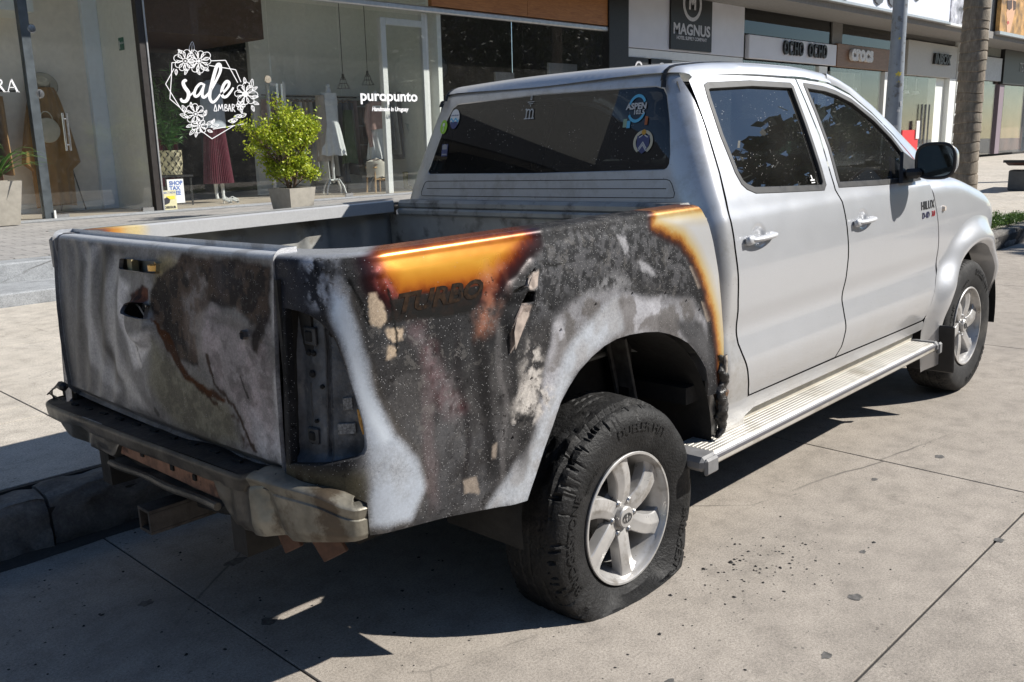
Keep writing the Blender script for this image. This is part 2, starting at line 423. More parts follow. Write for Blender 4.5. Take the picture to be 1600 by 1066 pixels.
walk = thing('raised_walk', 'raised tiled walk with concrete steps in front of the shops', kind='structure')
b = MB(); b.box((.85, 5.85, .155), (29.7, .66, .31), bev=.012); b.build('lower_step', M_step, walk, smooth=None)
b = MB(); b.box((.85, 6.325, .24), (29.7, .288, .48), bev=.012); b.build('upper_step', M_step, walk, smooth=None)
def tile_mat():
    m, t, p = nt('walk_tiles'); co = t.nodes.new('ShaderNodeTexCoord').outputs['Object']
    br = N(t, 'ShaderNodeTexBrick'); br.offset = .5; br.inputs['Scale'].default_value = 1; br.inputs['Mortar Size'].default_value = .008
    br.inputs['Brick Width'].default_value = .3; br.inputs['Row Height'].default_value = .15
    br.inputs['Color1'].default_value = (.36, .345, .33, 1); br.inputs['Color2'].default_value = (.30, .29, .28, 1); br.inputs['Mortar'].default_value = (.16, .155, .15, 1)
    t.links.new(co, br.inputs['Vector'])
    c = mixc(t, .8, br.outputs['Color'], ramp(t, noise(t, 2, 6, .6, co), [(.3, .8), (.7, 1.15)]), 'MULTIPLY')
    c = mixc(t, .6, c, ramp(t, noise(t, 80, 4, .6, co), [(.3, .7), (.7, 1.25)]), 'MULTIPLY')
    t.links.new(c, p.inputs['Base Color']); p.inputs['Roughness'].default_value = .8
    bump(t, p, br.outputs['Fac'], -.5, .004); return m
M_tile = tile_mat()
b = MB(); b.box((.85, 10.8, .25), (29.7, 8.66, .48)); b.build('tiled_floor', M_tile, walk, smooth=None)
b = MB(); b.box((.85, 10.85, .4985), (29.7, .3, .022), bev=.004); b.build('stone_sill', M_step, walk, smooth=None)
b = MB(); b.box((.85, 10.66, .492), (29.6, .07, .006)); b.build('drain_strip', simple('drain', (.16, .16, .165), .7), walk, smooth=None)
# ------------------------------------------------------------------ the burnt pickup
TR = thing('pickup_truck', 'silver double cab pickup with its rear end burnt down to bare metal', 'pickup truck')
Mr = Matrix(((.999916, .000241, -.0129486), (0, .9998269, .0186079), (.0129508, -.0186064, .9997430)))
off = -(Mr @ Vector((0, 0, .0717251)))
TR.matrix_world = Matrix.Translation(off) @ Mr.to_4x4()
def gz(x, y): return .0717 - .01295 * x + .0186 * y     # the road seen from the truck's own axes

def silver(name, dirt=0.0):
    m, t, p = nt(name); co = t.nodes.new('ShaderNodeTexCoord').outputs['Object']
    c = mixc(t, ramp(t, noise(t, 2.5, 5, .6, co), [(.3, 0), (.7, 1)]), (.585, .60, .63), (.568, .583, .61))
    fl = ramp(t, noise(t, 900, 1, .5, co), [(.35, .94), (.65, 1.05)]); c = mixc(t, 1, c, fl, 'MULTIPLY')
    if dirt:
        c = mixc(t, ramp(t, noise(t, 9, 8, .75, co), [(.48, 0), (.80, dirt)]), c, (.22, .19, .14)); c = mixc(t, .18, c, (.36, .33, .27))
        v = noise(t, 55, 4, .8, co); c = mixc(t, ramp(t, v, [(.66, 0), (.70, dirt * 1.1)]), c, (.05, .045, .04))
    sep = N(t, 'ShaderNodeSeparateXYZ'); t.links.new(co, sep.inputs[0])
    low = ramp(t, sep.outputs['Z'], [(.40, .55), (.75, 0)]); lk = mixc(t, 1, low, ramp(t, noise(t, 4, 5, .7, co), [(.3, .2), (.7, 1)]), 'MULTIPLY')
    c = mixc(t, lk, c, (.40, .36, .30))
    vv = N(t, 'ShaderNodeTexVoronoi'); vv.inputs['Scale'].default_value = 30; t.links.new(co, vv.inputs['Vector'])
    k = mixc(t, 1, ramp(t, vv.outputs['Distance'], [(.0, 1), (.035, 1), (.05, 0)]), ramp(t, noise(t, 5, 3, .5, co), [(.5, 0), (.6, .8)]), 'MULTIPLY')
    c = mixc(t, k, c, (.10, .09, .08))
    t.links.new(c, p.inputs['Base Color']); p.inputs['Metallic'].default_value = .5
    t.links.new(ramp(t, noise(t, 7, 4, .6, co), [(.3, .31), (.7, .36)]), p.inputs['Roughness'])
    p.inputs['Coat Weight'].default_value = .7; p.inputs['Coat Roughness'].default_value = .07
    bump(t, p, noise(t, 500, 2, .6, co), .02, .002); return m
M_sil = silver('silver_paint'); M_sild = silver('sooty_silver_paint', .7)
def burnt(name):
    m, t, p = nt(name); co = t.nodes.new('ShaderNodeTexCoord').outputs['Object']
    a = N(t, 'ShaderNodeAttribute', attribute_name='col'); b = N(t, 'ShaderNodeAttribute', attribute_name='mrs')
    sp = N(t, 'ShaderNodeSeparateColor'); t.links.new(b.outputs['Color'], sp.inputs[0])
    n1 = noise(t, 120, 5, .75, co); n2 = noise(t, 420, 3, .8, co); n3 = noise(t, 30, 6, .7, co)
    g = mixc(t, .9, a.outputs['Color'], ramp(t, n1, [(.3, .74), (.5, 1), (.7, 1.25)]), 'MULTIPLY')
    g = mixc(t, .8, g, ramp(t, n2, [(.3, .8), (.7, 1.2)]), 'MULTIPLY'); g = mixc(t, .6, g, ramp(t, n3, [(.3, .75), (.7, 1.25)]), 'MULTIPLY')
    # smooth heat tint keeps its own clean colour
    k = ramp(t, sp.outputs[1], [(.32, 1), (.45, 0)]); c = mixc(t, k, g, a.outputs['Color'])
    v = N(t, 'ShaderNodeTexVoronoi'); v.inputs['Scale'].default_value = 330; t.links.new(co, v.inputs['Vector'])
    dots = ramp(t, v.outputs['Distance'], [(0, 1), (.22, 1), (.30, 0)])
    rnd = N(t, 'ShaderNodeSeparateColor'); t.links.new(v.outputs['Color'], rnd.inputs[0])
    s1 = N(t, 'ShaderNodeMath', operation='LESS_THAN'); t.links.new(rnd.outputs[0], s1.inputs[0])
    s2 = N(t, 'ShaderNodeMath', operation='MULTIPLY'); t.links.new(sp.outputs[2], s2.inputs[0]); s2.inputs[1].default_value = .30; t.links.new(s2.outputs[0], s1.inputs[1])
    s3 = N(t, 'ShaderNodeMath', operation='MULTIPLY'); t.links.new(s1.outputs[0], s3.inputs[0]); t.links.new(dots, s3.inputs[1])
    c = mixc(t, s3.outputs[0], c, (.48, .48, .49))
    f1 = noise(t, 26, 12, .78, co, .4); f2 = noise(t, 60, 9, .8, co, .3); lf = noise(t, 3.3, 4, .6, co)
    m1 = ramp(t, f1, [(.555, 0), (.575, 1)]); m2 = ramp(t, f2, [(.57, 0), (.59, 1)]); am = ramp(t, sp.outputs[2], [(.04, 0), (.30, 1)])
    k1 = mixc(t, 1, mixc(t, 1, m1, ramp(t, lf, [(.42, 0), (.60, .75)]), 'MULTIPLY'), am, 'MULTIPLY'); k2 = mixc(t, 1, mixc(t, 1, m2, ramp(t, lf, [(.40, 1), (.62, .35)]), 'MULTIPLY'), am, 'MULTIPLY')
    c = mixc(t, k2, c, mixc(t, 1, c, (.20, .19, .19), 'MULTIPLY')); c = mixc(t, k1, c, mixc(t, .5, c, (.15, .142, .135)))
    t.links.new(c, p.inputs['Base Color']); t.links.new(sp.outputs[0], p.inputs['Metallic']); t.links.new(sp.outputs[1], p.inputs['Roughness'])
    t.links.new(ramp(t, sp.outputs[1], [(.30, .5), (.42, .28), (.55, .12)]), p.inputs['Specular IOR Level'])
    hb = mixc(t, .5, mixc(t, .5, n1, n2), mixc(t, .5, k1, k2)); b1 = N(t, 'ShaderNodeBump'); b1.inputs['Distance'].default_value = .005; t.links.new(hb, b1.inputs['Height'])
    st = ramp(t, sp.outputs[1], [(.25, .02), (.5, .45), (.9, .8)]); t.links.new(st, b1.inputs['Strength']); t.links.new(b1.outputs[0], p.inputs['Normal'])
    return m
M_burnt = burnt('burnt_panel')
M_black = simple('black_plastic', (.018, .018, .02), .45, spec=.4, var=.3)
M_rub = simple('black_rubber', (.022, .022, .023), .62, spec=.3, var=.35, bmp=.15)
M_gap = simple('dark_gap', (.008, .008, .008), .9)
M_soot = simple('sooty_steel', (.05, .052, .056), .6, .3, var=.55, scale=22, bmp=.5, bscale=90, dirt=(18, .58, .68, (.15, .15, .15)))
M_chas = simple('chassis_black', (.015, .014, .013), .8, var=.5, scale=9, bmp=.4)
M_rust = simple('rusty_bracket', (.24, .115, .06), .8, .1, var=.4, scale=25, bmp=.4, dirt=(20, .5, .65, (.06, .04, .03)))
M_tint = glass_mat('tinted_glass', (.085, .095, .10), 1.6, 0.0, .03)
M_screen = glass_mat('windscreen_glass', (.45, .5, .48), 1.52, 0.0, .03)

def lerp(T, z): 
    for i in range(len(T) - 1):
        if z <= T[i + 1][0] or i == len(T) - 2:
            f = (z - T[i][0]) / (T[i + 1][0] - T[i][0]); f = min(max(f, 0), 1); f = f; return T[i][1] * (1 - f) + T[i + 1][1] * f
def sline(T):
    """smooth interpolation table -> function (monotone-ish hermite)"""
    X = [t[0] for t in T]; Y = [t[1] for t in T]; n = len(X)
    D = [0] * n
    for i in range(n):
        if i == 0: D[i] = (Y[1] - Y[0]) / (X[1] - X[0])
        elif i == n - 1: D[i] = (Y[-1] - Y[-2]) / (X[-1] - X[-2])
        else:
            a = (Y[i] - Y[i - 1]) / (X[i] - X[i - 1]); b = (Y[i + 1] - Y[i]) / (X[i + 1] - X[i]); D[i] = 0 if a * b < 0 else (2 * a * b / (a + b) if a + b else 0)
    def f(x):
        if x <= X[0]: return Y[0] + D[0] * (x - X[0]) * 0
        if x >= X[-1]: return Y[-1]
        i = 0
        while x > X[i + 1]: i += 1
        h = X[i + 1] - X[i]; t = (x - X[i]) / h
        return (1 + 2 * t) * (1 - t) ** 2 * Y[i] + t * (1 - t) ** 2 * h * D[i] + t * t * (3 - 2 * t) * Y[i + 1] + t * t * (t - 1) * h * D[i + 1]
    return f
bw = sline([(.40, .845), (.6, .862), (.8, .872), (1.0, .872), (1.12, .866), (1.2, .855), (1.235, .845)])
bx = sline([(.4, -1.10), (.7, -1.085), (1.25, -1.044)]); RC = .17
def bed0(s, z, inn=0):
    w = bw(z) - inn; xr = bx(z) + inn; x0 = xr + RC; xs_ = -1.044 + RC; rc = RC - inn * 0
    if s >= xs_: k = (s - xs_) / (.5 - xs_); return (x0 + (.5 - x0) * k, -w, z)
    a = (xs_ - s) / RC
    if a <= math.pi / 2: return (x0 - RC * math.sin(a), -(w - RC) - RC * math.cos(a), z)
    t = (a - math.pi / 2) * RC; return (x0 - RC, -(w - RC) + t, z)
def bed(s, z):
    q = z - 1.235
    if q <= 0: return bed0(s, z)
    R = .022
    if q < R * math.pi / 2: a = q / R; return bed0(s, 1.235, R * (1 - math.cos(a)))[:2] + (1.235 + R * math.sin(a),)
    q -= R * math.pi / 2
    if q < .075: return bed0(s, 1.235, R + q)[:2] + (1.257,)
    return bed0(s, 1.235, R + .075)[:2] + (1.257 - (q - .075),)

def warp(P, amp, f, seed):
    return P + np.stack([fbm(P[:, 0], P[:, 1], f, 4, seed) - .5, fbm(P[:, 0], P[:, 1], f, 4, seed + 50) - .5], 1) * 2 * amp
class Paint:
    def __init__(s, P, base, m=(.2, .6, .2)):
        s.P = P; n = len(P); s.c = np.tile(np.array(base, float), (n, 1)); s.m = np.tile(np.array(m, float), (n, 1)); s.k = 0
    def put(s, k, c, m=None):
        k = np.clip(k, 0, 1)[:, None]; s.c = s.c * (1 - k) + np.array(c) * k
        if m is not None: s.m = s.m * (1 - k) + np.array(m) * k
    def poly(s, poly, c, m=None, soft=.01, amp=.01, op=1, mot=None, f=9):
        s.k += 1; d = sdpoly(warp(s.P, amp, f, s.k * 7), poly); k = ss(-soft, soft, d) * op
        if mot: k = k * ss(.5 - mot[1], .5 + mot[1], fbm(s.P[:, 0], s.P[:, 1], mot[0], 5, s.k * 5))
        s.put(k, c, m); return d
    def line(s, pts, w, c, m=None, amp=.008, op=1, f=14):
        s.k += 1; Q = warp(s.P, amp, f, s.k * 7); d = np.full(len(Q), 9.)
        for a, b in zip(pts[:-1], pts[1:]):
            a = np.array(a); b = np.array(b); e = b - a; t = np.clip(((Q - a) @ e) / (e @ e), 0, 1); d = np.minimum(d, np.linalg.norm(Q - a - t[:, None] * e, axis=1))
        s.put(ss(w, w * .4, d) * op if w > 0 else 0, c, m)
BEDP={'mid': [(-0.933, 0.999), (-0.81, 1.0), (-0.687, 0.924), (-0.487, 0.936), (-0.301, 1.015), (0.437, 0.846), (0.463, 0.669), (-0.062, 0.897), (-0.227, 0.853), (-0.362, 0.659), (-0.409, 0.547), (-0.574, 0.532), (-0.91, 0.62), (-0.89, 0.832)], 'ash': [(-0.322, 1.018), (-0.21, 1.058), (-0.058, 1.051), (0.091, 0.997), (0.345, 0.966), (0.421, 0.867), (0.444, 0.71), (0.362, 0.781), (0.158, 0.88), (0.013, 0.9), (-0.169, 0.871), (-0.282, 0.798), (-0.332, 0.712), (-0.396, 0.729), (-0.357, 0.851), (-0.324, 0.946)], 'blue': [(-0.048, 1.019), (-0.025, 0.929), (-0.158, 0.884), (-0.249, 0.843), (-0.303, 0.78), (-0.331, 0.697), (-0.388, 0.54), (-0.437, 0.507), (-0.575, 0.539), (-0.53, 0.586), (-0.424, 0.677), (-0.336, 0.81), (-0.282, 0.894), (-0.192, 0.959), (-0.122, 1.0)], 'frontdark': [(0.257, 0.904), (0.421, 0.867), (0.49, 0.737), (0.466, 0.631), (0.397, 0.72), (0.286, 0.831)], 'topdark': [(-0.375, 1.242), (0.086, 1.23), (0.167, 1.187), (0.324, 1.121), (0.36, 0.964), (0.121, 1.041), (-0.042, 1.095), (-0.209, 1.08), (-0.321, 1.032), (-0.425, 1.021), (-0.44, 1.106)], 'mott': [(-0.368, 1.186), (-0.207, 1.181), (-0.034, 1.154), (0.057, 1.066), (-0.094, 1.056), (-0.222, 1.053), (-0.34, 1.078)], 'streak': [(-0.031, 1.203), (0.01, 1.191), (0.043, 1.13), (0.138, 1.083), (0.15, 1.061), (0.058, 1.089), (0.001, 1.143)], 'pale': [(-1.014, 1.182), (-0.987, 1.163), (-0.962, 1.027), (-0.928, 0.926), (-0.883, 0.824), (-0.812, 0.74), (-0.787, 0.669), (-0.834, 0.595), (-0.961, 0.612), (-0.942, 0.714), (-0.952, 0.801), (-0.965, 0.907), (-0.991, 1.029), (-1.022, 1.113)], 'pale2': [(-1.041, 1.255), (-1.011, 1.257), (-0.988, 1.244), (-0.98, 1.18), (-0.987, 1.163), (-1.015, 1.176), (-1.029, 1.206)], 'palew': [(-1.016, 1.165), (-1.0, 1.153), (-0.974, 1.028), (-0.941, 0.916), (-0.901, 0.822), (-0.911, 0.812), (-0.954, 0.881), (-0.981, 0.993), (-1.001, 1.065), (-1.021, 1.125)], 'low': [(-0.837, 0.824), (-0.74, 0.831), (-0.563, 0.765), (-0.484, 0.694), (-0.52, 0.583), (-0.611, 0.53), (-0.811, 0.6), (-0.803, 0.718)], 'lowp': [(-0.955, 0.789), (-0.883, 0.786), (-0.795, 0.671), (-0.811, 0.593), (-0.955, 0.611), (-0.996, 0.687)], 'gold': [(-0.916, 1.267), (-0.888, 1.276), (-0.414, 1.266), (-0.385, 1.239), (-0.427, 1.216), (-0.479, 1.179), (-0.562, 1.13), (-0.606, 1.14), (-0.861, 1.152), (-0.903, 1.19)], 'gtail': [(-0.562, 1.189), (-0.478, 1.185), (-0.527, 1.099), (-0.561, 1.011), (-0.616, 1.008), (-0.618, 1.113)], 'pink': [(-0.933, 1.222), (-0.905, 1.222), (-0.862, 1.143), (-0.888, 1.147), (-0.917, 1.18)], 'pinkred': [(-0.821, 1.076), (-0.79, 1.071), (-0.753, 1.008), (-0.73, 0.946), (-0.671, 0.841), (-0.723, 0.84), (-0.771, 0.942)], 'whi': [(-0.837, 1.073), (-0.806, 1.073), (-0.721, 0.944), (-0.645, 0.848), (-0.672, 0.814), (-0.723, 0.834), (-0.779, 0.944)], 'decal': [(-0.883, 1.146), (-0.592, 1.141), (-0.599, 1.11), (-0.638, 1.074), (-0.878, 1.092), (-0.903, 1.09), (-0.873, 1.118)], 'tan1': [(-0.935, 1.165), (-0.916, 1.164), (-0.897, 1.125), (-0.895, 1.095), (-0.913, 1.088), (-0.935, 1.094), (-0.941, 1.136)], 'tan2': [(-0.904, 1.075), (-0.849, 1.074), (-0.853, 1.045), (-0.877, 1.047)], 'tan3': [(-0.896, 1.038), (-0.87, 1.03), (-0.879, 1.014), (-0.904, 1.01), (-0.901, 1.027)], 'tan4': [(-0.467, 1.066), (-0.423, 1.062), (-0.425, 1.035), (-0.467, 0.98), (-0.496, 0.948), (-0.502, 1.0), (-0.494, 1.019)], 'tan5': [(-0.444, 1.114), (-0.41, 1.143), (-0.379, 1.146), (-0.39, 1.106), (-0.43, 1.101)], 'tan6': [(0.335, 1.065), (0.368, 1.061), (0.409, 0.991), (0.383, 0.986)], 'tan7': [(0.398, 0.941), (0.429, 0.932), (0.464, 0.868), (0.437, 0.862)], 'tan8': [(-0.664, 0.644), (-0.619, 0.641), (-0.605, 0.593), (-0.659, 0.604)], 'tan9': [(-0.566, 0.71), (-0.547, 0.715), (-0.551, 0.67), (-0.565, 0.674)], 'flake': [(-0.437, 0.968), (-0.387, 0.944), (-0.377, 0.885), (-0.398, 0.86), (-0.336, 0.81), (-0.33, 0.779), (-0.386, 0.748), (-0.426, 0.729), (-0.496, 0.755), (-0.488, 0.81), (-0.448, 0.871), (-0.457, 0.93)], 'clean': [(0.184, 1.265), (0.527, 1.245), (0.57, 1.172), (0.568, 0.588), (0.529, 0.654), (0.513, 0.732), (0.484, 0.865), (0.429, 0.98), (0.366, 1.082), (0.302, 1.152), (0.16, 1.211)], 'tear': [(-0.403, 1.156), (-0.399, 1.147), (-0.425, 1.13), (-0.437, 1.113), (-0.444, 1.108), (-0.47, 1.098), (-0.497, 1.1), (-0.489, 1.11), (-0.451, 1.118), (-0.434, 1.136)], 'tear2': [(-0.445, 1.103), (-0.405, 1.094), (-0.412, 1.066), (-0.431, 1.064), (-0.46, 1.067), (-0.477, 1.044), (-0.498, 1.02), (-0.493, 1.04), (-0.462, 1.075)]}
BEDH=[(-0.146, 1.017), (0.03, 1.022), (0.2, 0.997), (0.315, 0.954), (0.39, 0.912), (-0.299, 0.969), (-0.42, 0.858), (-0.492, 0.711), (0.485, 0.794), (0.226, 1.104)]
TGP={'l1': [(0.484, 1.195), (0.397, 1.234), (0.352, 1.236), (0.422, 1.157), (0.436, 1.022), (0.402, 0.889), (0.26, 0.795), (0.297, 0.778), (0.478, 0.849), (0.512, 0.992)], 'd1': [(0.336, 1.224), (0.274, 1.24), (0.163, 1.228), (0.179, 1.218), (0.268, 1.223), (0.306, 1.171), (0.342, 1.051), (0.33, 0.927), (0.236, 0.827), (0.267, 0.836), (0.376, 0.921), (0.387, 1.047)], 'l2': [(0.244, 1.208), (0.213, 1.196), (0.252, 1.107), (0.25, 0.978), (0.209, 0.872), (0.061, 0.772), (0.107, 0.764), (0.249, 0.839), (0.314, 0.957), (0.302, 1.117)], 'd2': [(0.513, 1.201), (0.492, 1.174), (0.53, 1.034), (0.538, 0.901), (0.482, 0.834), (0.521, 0.836), (0.575, 0.926), (0.553, 1.098)], 'halo': [(0.208, 1.15), (0.139, 1.129), (0.175, 1.067), (0.16, 1.015), (0.106, 0.983), (-0.007, 1.006), (0.007, 0.966), (0.096, 0.888), (0.128, 0.884), (0.16, 0.947), (0.21, 1.023), (0.229, 1.095)], 'dark': [(-0.037, 1.16), (-0.184, 1.221), (-0.326, 1.228), (-0.607, 1.229), (-0.601, 1.128), (-0.55, 1.009), (-0.511, 1.026), (-0.532, 1.084), (-0.41, 1.117), (-0.333, 1.122), (-0.25, 1.068), (-0.254, 0.973), (-0.26, 0.937), (-0.164, 0.949), (-0.095, 1.003), (-0.017, 1.052), (0.008, 1.107)], 'spot': [(0.133, 1.103), (0.049, 1.132), (0.014, 1.125), (0.009, 1.094), (0.031, 1.082), (0.112, 1.082)], 'inlight': [(-0.208, 1.207), (-0.326, 1.219), (-0.322, 1.121), (-0.285, 1.06), (-0.266, 0.974), (-0.219, 0.98), (-0.188, 1.05), (-0.179, 1.134)], 'dblue': [(-0.337, 1.22), (-0.506, 1.229), (-0.515, 1.17), (-0.473, 1.122), (-0.366, 1.108)], 'rust': [(-0.016, 1.045), (-0.109, 1.011), (-0.152, 0.954), (-0.207, 0.908), (-0.311, 0.886), (-0.381, 0.876), (-0.37, 0.862), (-0.25, 0.874), (-0.175, 0.9), (-0.118, 0.943), (-0.042, 1.007)], 'rust2': [(-0.251, 0.88), (-0.33, 0.856), (-0.435, 0.819), (-0.476, 0.815), (-0.471, 0.761), (-0.442, 0.755), (-0.432, 0.801), (-0.327, 0.84), (-0.238, 0.872)], 'yel': [(-0.04, 1.213), (-0.108, 1.226), (-0.158, 1.213), (-0.091, 1.17), (-0.046, 1.086), (0.01, 1.075), (-0.015, 1.14)], 'yel2': [(-0.005, 0.993), (-0.159, 0.923), (-0.384, 0.847), (-0.437, 0.76), (-0.323, 0.744), (-0.077, 0.756), (0.044, 0.855)], 'palr': [(-0.298, 1.108), (-0.512, 1.048), (-0.59, 1.057), (-0.612, 0.872), (-0.62, 0.772), (-0.479, 0.756), (-0.449, 0.845), (-0.348, 0.901), (-0.282, 1.0)], 'palb': [(-0.493, 0.864), (-0.623, 0.885), (-0.636, 0.753), (-0.518, 0.746)], 'edge': [(-0.543, 1.117), (-0.593, 1.196), (-0.607, 1.197), (-0.604, 1.058), (-0.57, 1.0), (-0.54, 1.008)], 'bandg': [(-0.303, 1.079), (-0.343, 1.088), (-0.472, 1.083), (-0.571, 1.055), (-0.571, 1.044), (-0.471, 1.055), (-0.364, 1.062)]}
TGH={'slot': [(0.177, 1.204), (0.164, 1.207), (-0.047, 1.209), (-0.061, 1.204), (-0.06, 1.18), (-0.049, 1.172), (0.167, 1.17), (0.181, 1.175)], 'rec': [(0.131, 1.074), (0.097, 1.081), (0.067, 1.089), (0.009, 1.091), (-0.007, 1.083), (-0.011, 1.045), (0.07, 1.045), (0.114, 1.049)], 'hole': [(-0.487, 1.057), (-0.497, 1.066), (-0.509, 1.062), (-0.512, 1.048), (-0.503, 1.039), (-0.491, 1.041)]}
def bed_paint(P2):
    P = P2.copy(); P[:, 1] = np.minimum(P[:, 1], 1.262); B = BEDP
    a = Paint(P, (.040, .040, .043), (.08, .62, .35))
    n = fbm(P[:, 0], P[:, 1], 5, 5, 3); a.put(ss(.4, .65, n) * .35, (.085, .085, .09))
    st = fbm(P[:, 0] * 5, P[:, 1] * .9, 4, 5, 8); a.put(ss(.5, .75, st) * .3, (.12, .117, .12))
    a.poly(B['mid'], (.058, .055, .057), (.08, .62, .4), .06, .03, .9)
    a.poly(B['mid'], (.13, .125, .125), None, .04, .03, .35, (13, .06))
    a.poly(B['low'], (.13, .132, .142), (.2, .6, .3), .05, .03, .7, (9, .2))
    a.poly(B['ash'], (.21, .21, .225), (.25, .5, .15), .02, .025, .95)
    a.poly(B['ash'], (.38, .38, .41), (.25, .42, .05), .02, .02, .85, (7, .04))
    a.poly(B['ash'], (.13, .12, .115), None, .02, .03, .75, (13, .035))
    a.poly(B['mott'], (.22, .22, .23), (.2, .6, .5), .03, .03, .75, (46, .05))
    a.poly(B['topdark'], (.040, .041, .046), (.1, .5, .55), .025, .02, .95)
    a.poly(B['topdark'], (.15, .15, .16), None, .03, .03, .5, (60, .05))
    a.poly(B['streak'], (.35, .35, .37), None, .008, .012, .7, (30, .15))
    a.poly(B['frontdark'], (.075, .075, .08), None, .02, .02, .9)
    a.poly(B['blue'], (.44, .47, .52), (.3, .40, .03), .022, .012, .92)
    a.poly(B['blue'], (.28, .27, .27), None, .02, .02, .6, (12, .1))
    # band of bare blue-white steel above and round the lamp
    a.poly(B['pale'], (.17, .135, .10), (.2, .6, .2), .035, .012, .7)
    a.poly(B['pale'], (.44, .49, .57), (.35, .36, .02), .016, .010, .97)
    a.poly(B['palew'], (.66, .73, .82), (.35, .33, .0), .018, .006, 1)
    a.poly(B['pale2'], (.36, .38, .42), (.35, .45, .2), .012, .008, .9, (20, .3))
    a.poly(B['lowp'], (.30, .31, .33), (.3, .5, .3), .04, .03, .75, (8, .15))
    tone = fbm(P[:, 0] * 3, P[:, 1], 14, 4, 22)
    a.put(ss(-1.02, -1.09, P[:, 0]) * ss(1.11, 1.14, P[:, 1]), (.05, .055, .075), (.3, .5, .3))
    a.put(ss(-1.10, -1.06, P[:, 0]) * ss(-.98, -1.03, P[:, 0]) * ss(1.12, 1.16, P[:, 1]) * ss(.45, .6, tone) * .9, (.40, .42, .47), (.3, .45, .2))
    a.put(ss(.78, .73, P[:, 1]) * ss(-.93, -.98, P[:, 0]) * .9, (.13, .115, .075), (.5, .45, .1))
    a.put(ss(.78, .70, P[:, 1]) * ss(-1.02, -1.09, P[:, 0]) * ss(.4, .6, tone), (.06, .04, .02), (.4, .5, .1))
    for (x0, w_, c_, o_) in ((-.80, .030, (.17, .13, .135), .5), (-.62, .035, (.022, .021, .023), .7), (-.70, .02, (.03, .026, .03), .6), (-.50, .03, (.03, .03, .033), .6), (-.56, .018, (.20, .19, .19), .35)):
        xx = P[:, 0] - x0 - .10 * (1.1 - P[:, 1]) + .03 * (fbm(P[:, 0], P[:, 1], 6, 3, int(-x0 * 90)) - .5) * 2; a.put(ss(w_, w_ * .2, np.abs(xx)) * ss(1.08, 1.0, P[:, 1]) * ss(.56, .66, P[:, 1]) * o_, c_)
    # heat tinted paint between the tail and the arch
    fine = (fbm(P[:, 0], P[:, 1], 55, 4, 71) - .5) * .016 + (fbm(P[:, 0], P[:, 1], 170, 2, 75) - .5) * .010
    def heat(d, stops):
        d = d + fine * ss(.05, .0, np.abs(d))
        ds = [q[0] for q in stops]; col = np.stack([np.interp(d, ds, [q[1][i] for q in stops]) for i in range(3)], 1)
        al = np.interp(d, ds, [q[2] for q in stops]); k = al[:, None]
        a.c = a.c * (1 - k) + col * k; a.m = a.m * (1 - k) + np.array((.45, .27, .02)) * k
    heat(sdpoly(warp(P, .014, 9, 91), B['gold']), [(-.060, (.03, .018, .02), 0), (-.038, (.045, .012, .016), .85), (-.018, (.10, .012, .012), .95), (0, (.22, .035, .008), 1), (.018, (.38, .10, .012), 1), (.038, (.55, .21, .018), 1), (.062, (.66, .32, .035), 1), (.085, (.74, .42, .07), 1)])
    a.poly(B['gtail'], (.42, .17, .10), (.4, .4, .6), .030, .016, .65, (22, .2))
    a.poly(B['pink'], (.40, .12, .13), (.4, .45, .8), .012, .008, .75, (60, .2))
    a.poly(B['pinkred'], (.17, .035, .045), (.3, .45, .6), .035, .016, .6, (26, .25))
    a.poly(B['whi'], (.20, .18, .19), (.1, .55, .8), .03, .02, .5, (45, .12))
    a.poly(B['decal'], (.010, .009, .009), (0, .42, .02), .004, .006, 1)
    a.poly(B['decal'], (.05, .022, .012), None, .004, .006, .4, (70, .05))
    for k in ('tan1', 'tan2', 'tan3'): a.poly(B[k], (.36, .285, .21), (0, .75, .1), .003, .008, .97, None, 30)
    for k in ('tan6', 'tan7', 'tan8', 'tan9'): a.poly(B[k], (.24, .20, .165), (0, .75, .1), .003, .006, .9, None, 25)
    a.poly(B['tan4'], (.33, .27, .24), (0, .75, .3), .003, .006, .95, None, 25); a.poly(B['tan5'], (.42, .36, .32), (0, .7, .2), .003, .004, .95)
    a.poly(B['flake'], (.30, .28, .26), (0, .7, .6), .022, .022, .8, (20, .10)); a.poly(B['flake'], (.46, .43, .40), (0, .75, .5), .014, .022, .85, (42, .05))
    # clean paint at the cab end, with the tint bands round it
    heat(sdpoly(warp(P, .007, 7, 131), B['clean']), [(-.036, (.05, .03, .03), 0), (-.022, (.07, .02, .018), .7), (-.010, (.20, .06, .02), .95), (.002, (.40, .16, .035), 1), (.012, (.55, .30, .08), 1), (.024, (.62, .47, .22), 1), (.045, (.60, .55, .45), 1), (.07, (.60, .60, .60), 1)])
    # rail top: paler grey towards the rear corner
    k = ss(1.246, 1.256, P2[:, 1]) * ss(-.9, -.95, P[:, 0]); a.put(k, (.34, .35, .37), (.4, .4, .2))
    # dark cracks of lifted paint
    for q in ([(-.885, 1.17), (-.878, 1.10), (-.868, 1.06), (-.872, 1.02)], [(-.35, 1.16), (-.30, 1.15), (-.26, 1.155)], [(-.12, 1.16), (-.09, 1.135)], [(-.975, 1.20), (-.955, 1.15), (-.94, 1.10)]):
        a.line(q, .0045, (.01, .01, .01), None, .006)
    Lm = a.c.mean(1, keepdims=True); a.c = a.c * np.clip(Lm / .19, .12, 1) ** .62
    return a.c, a.m
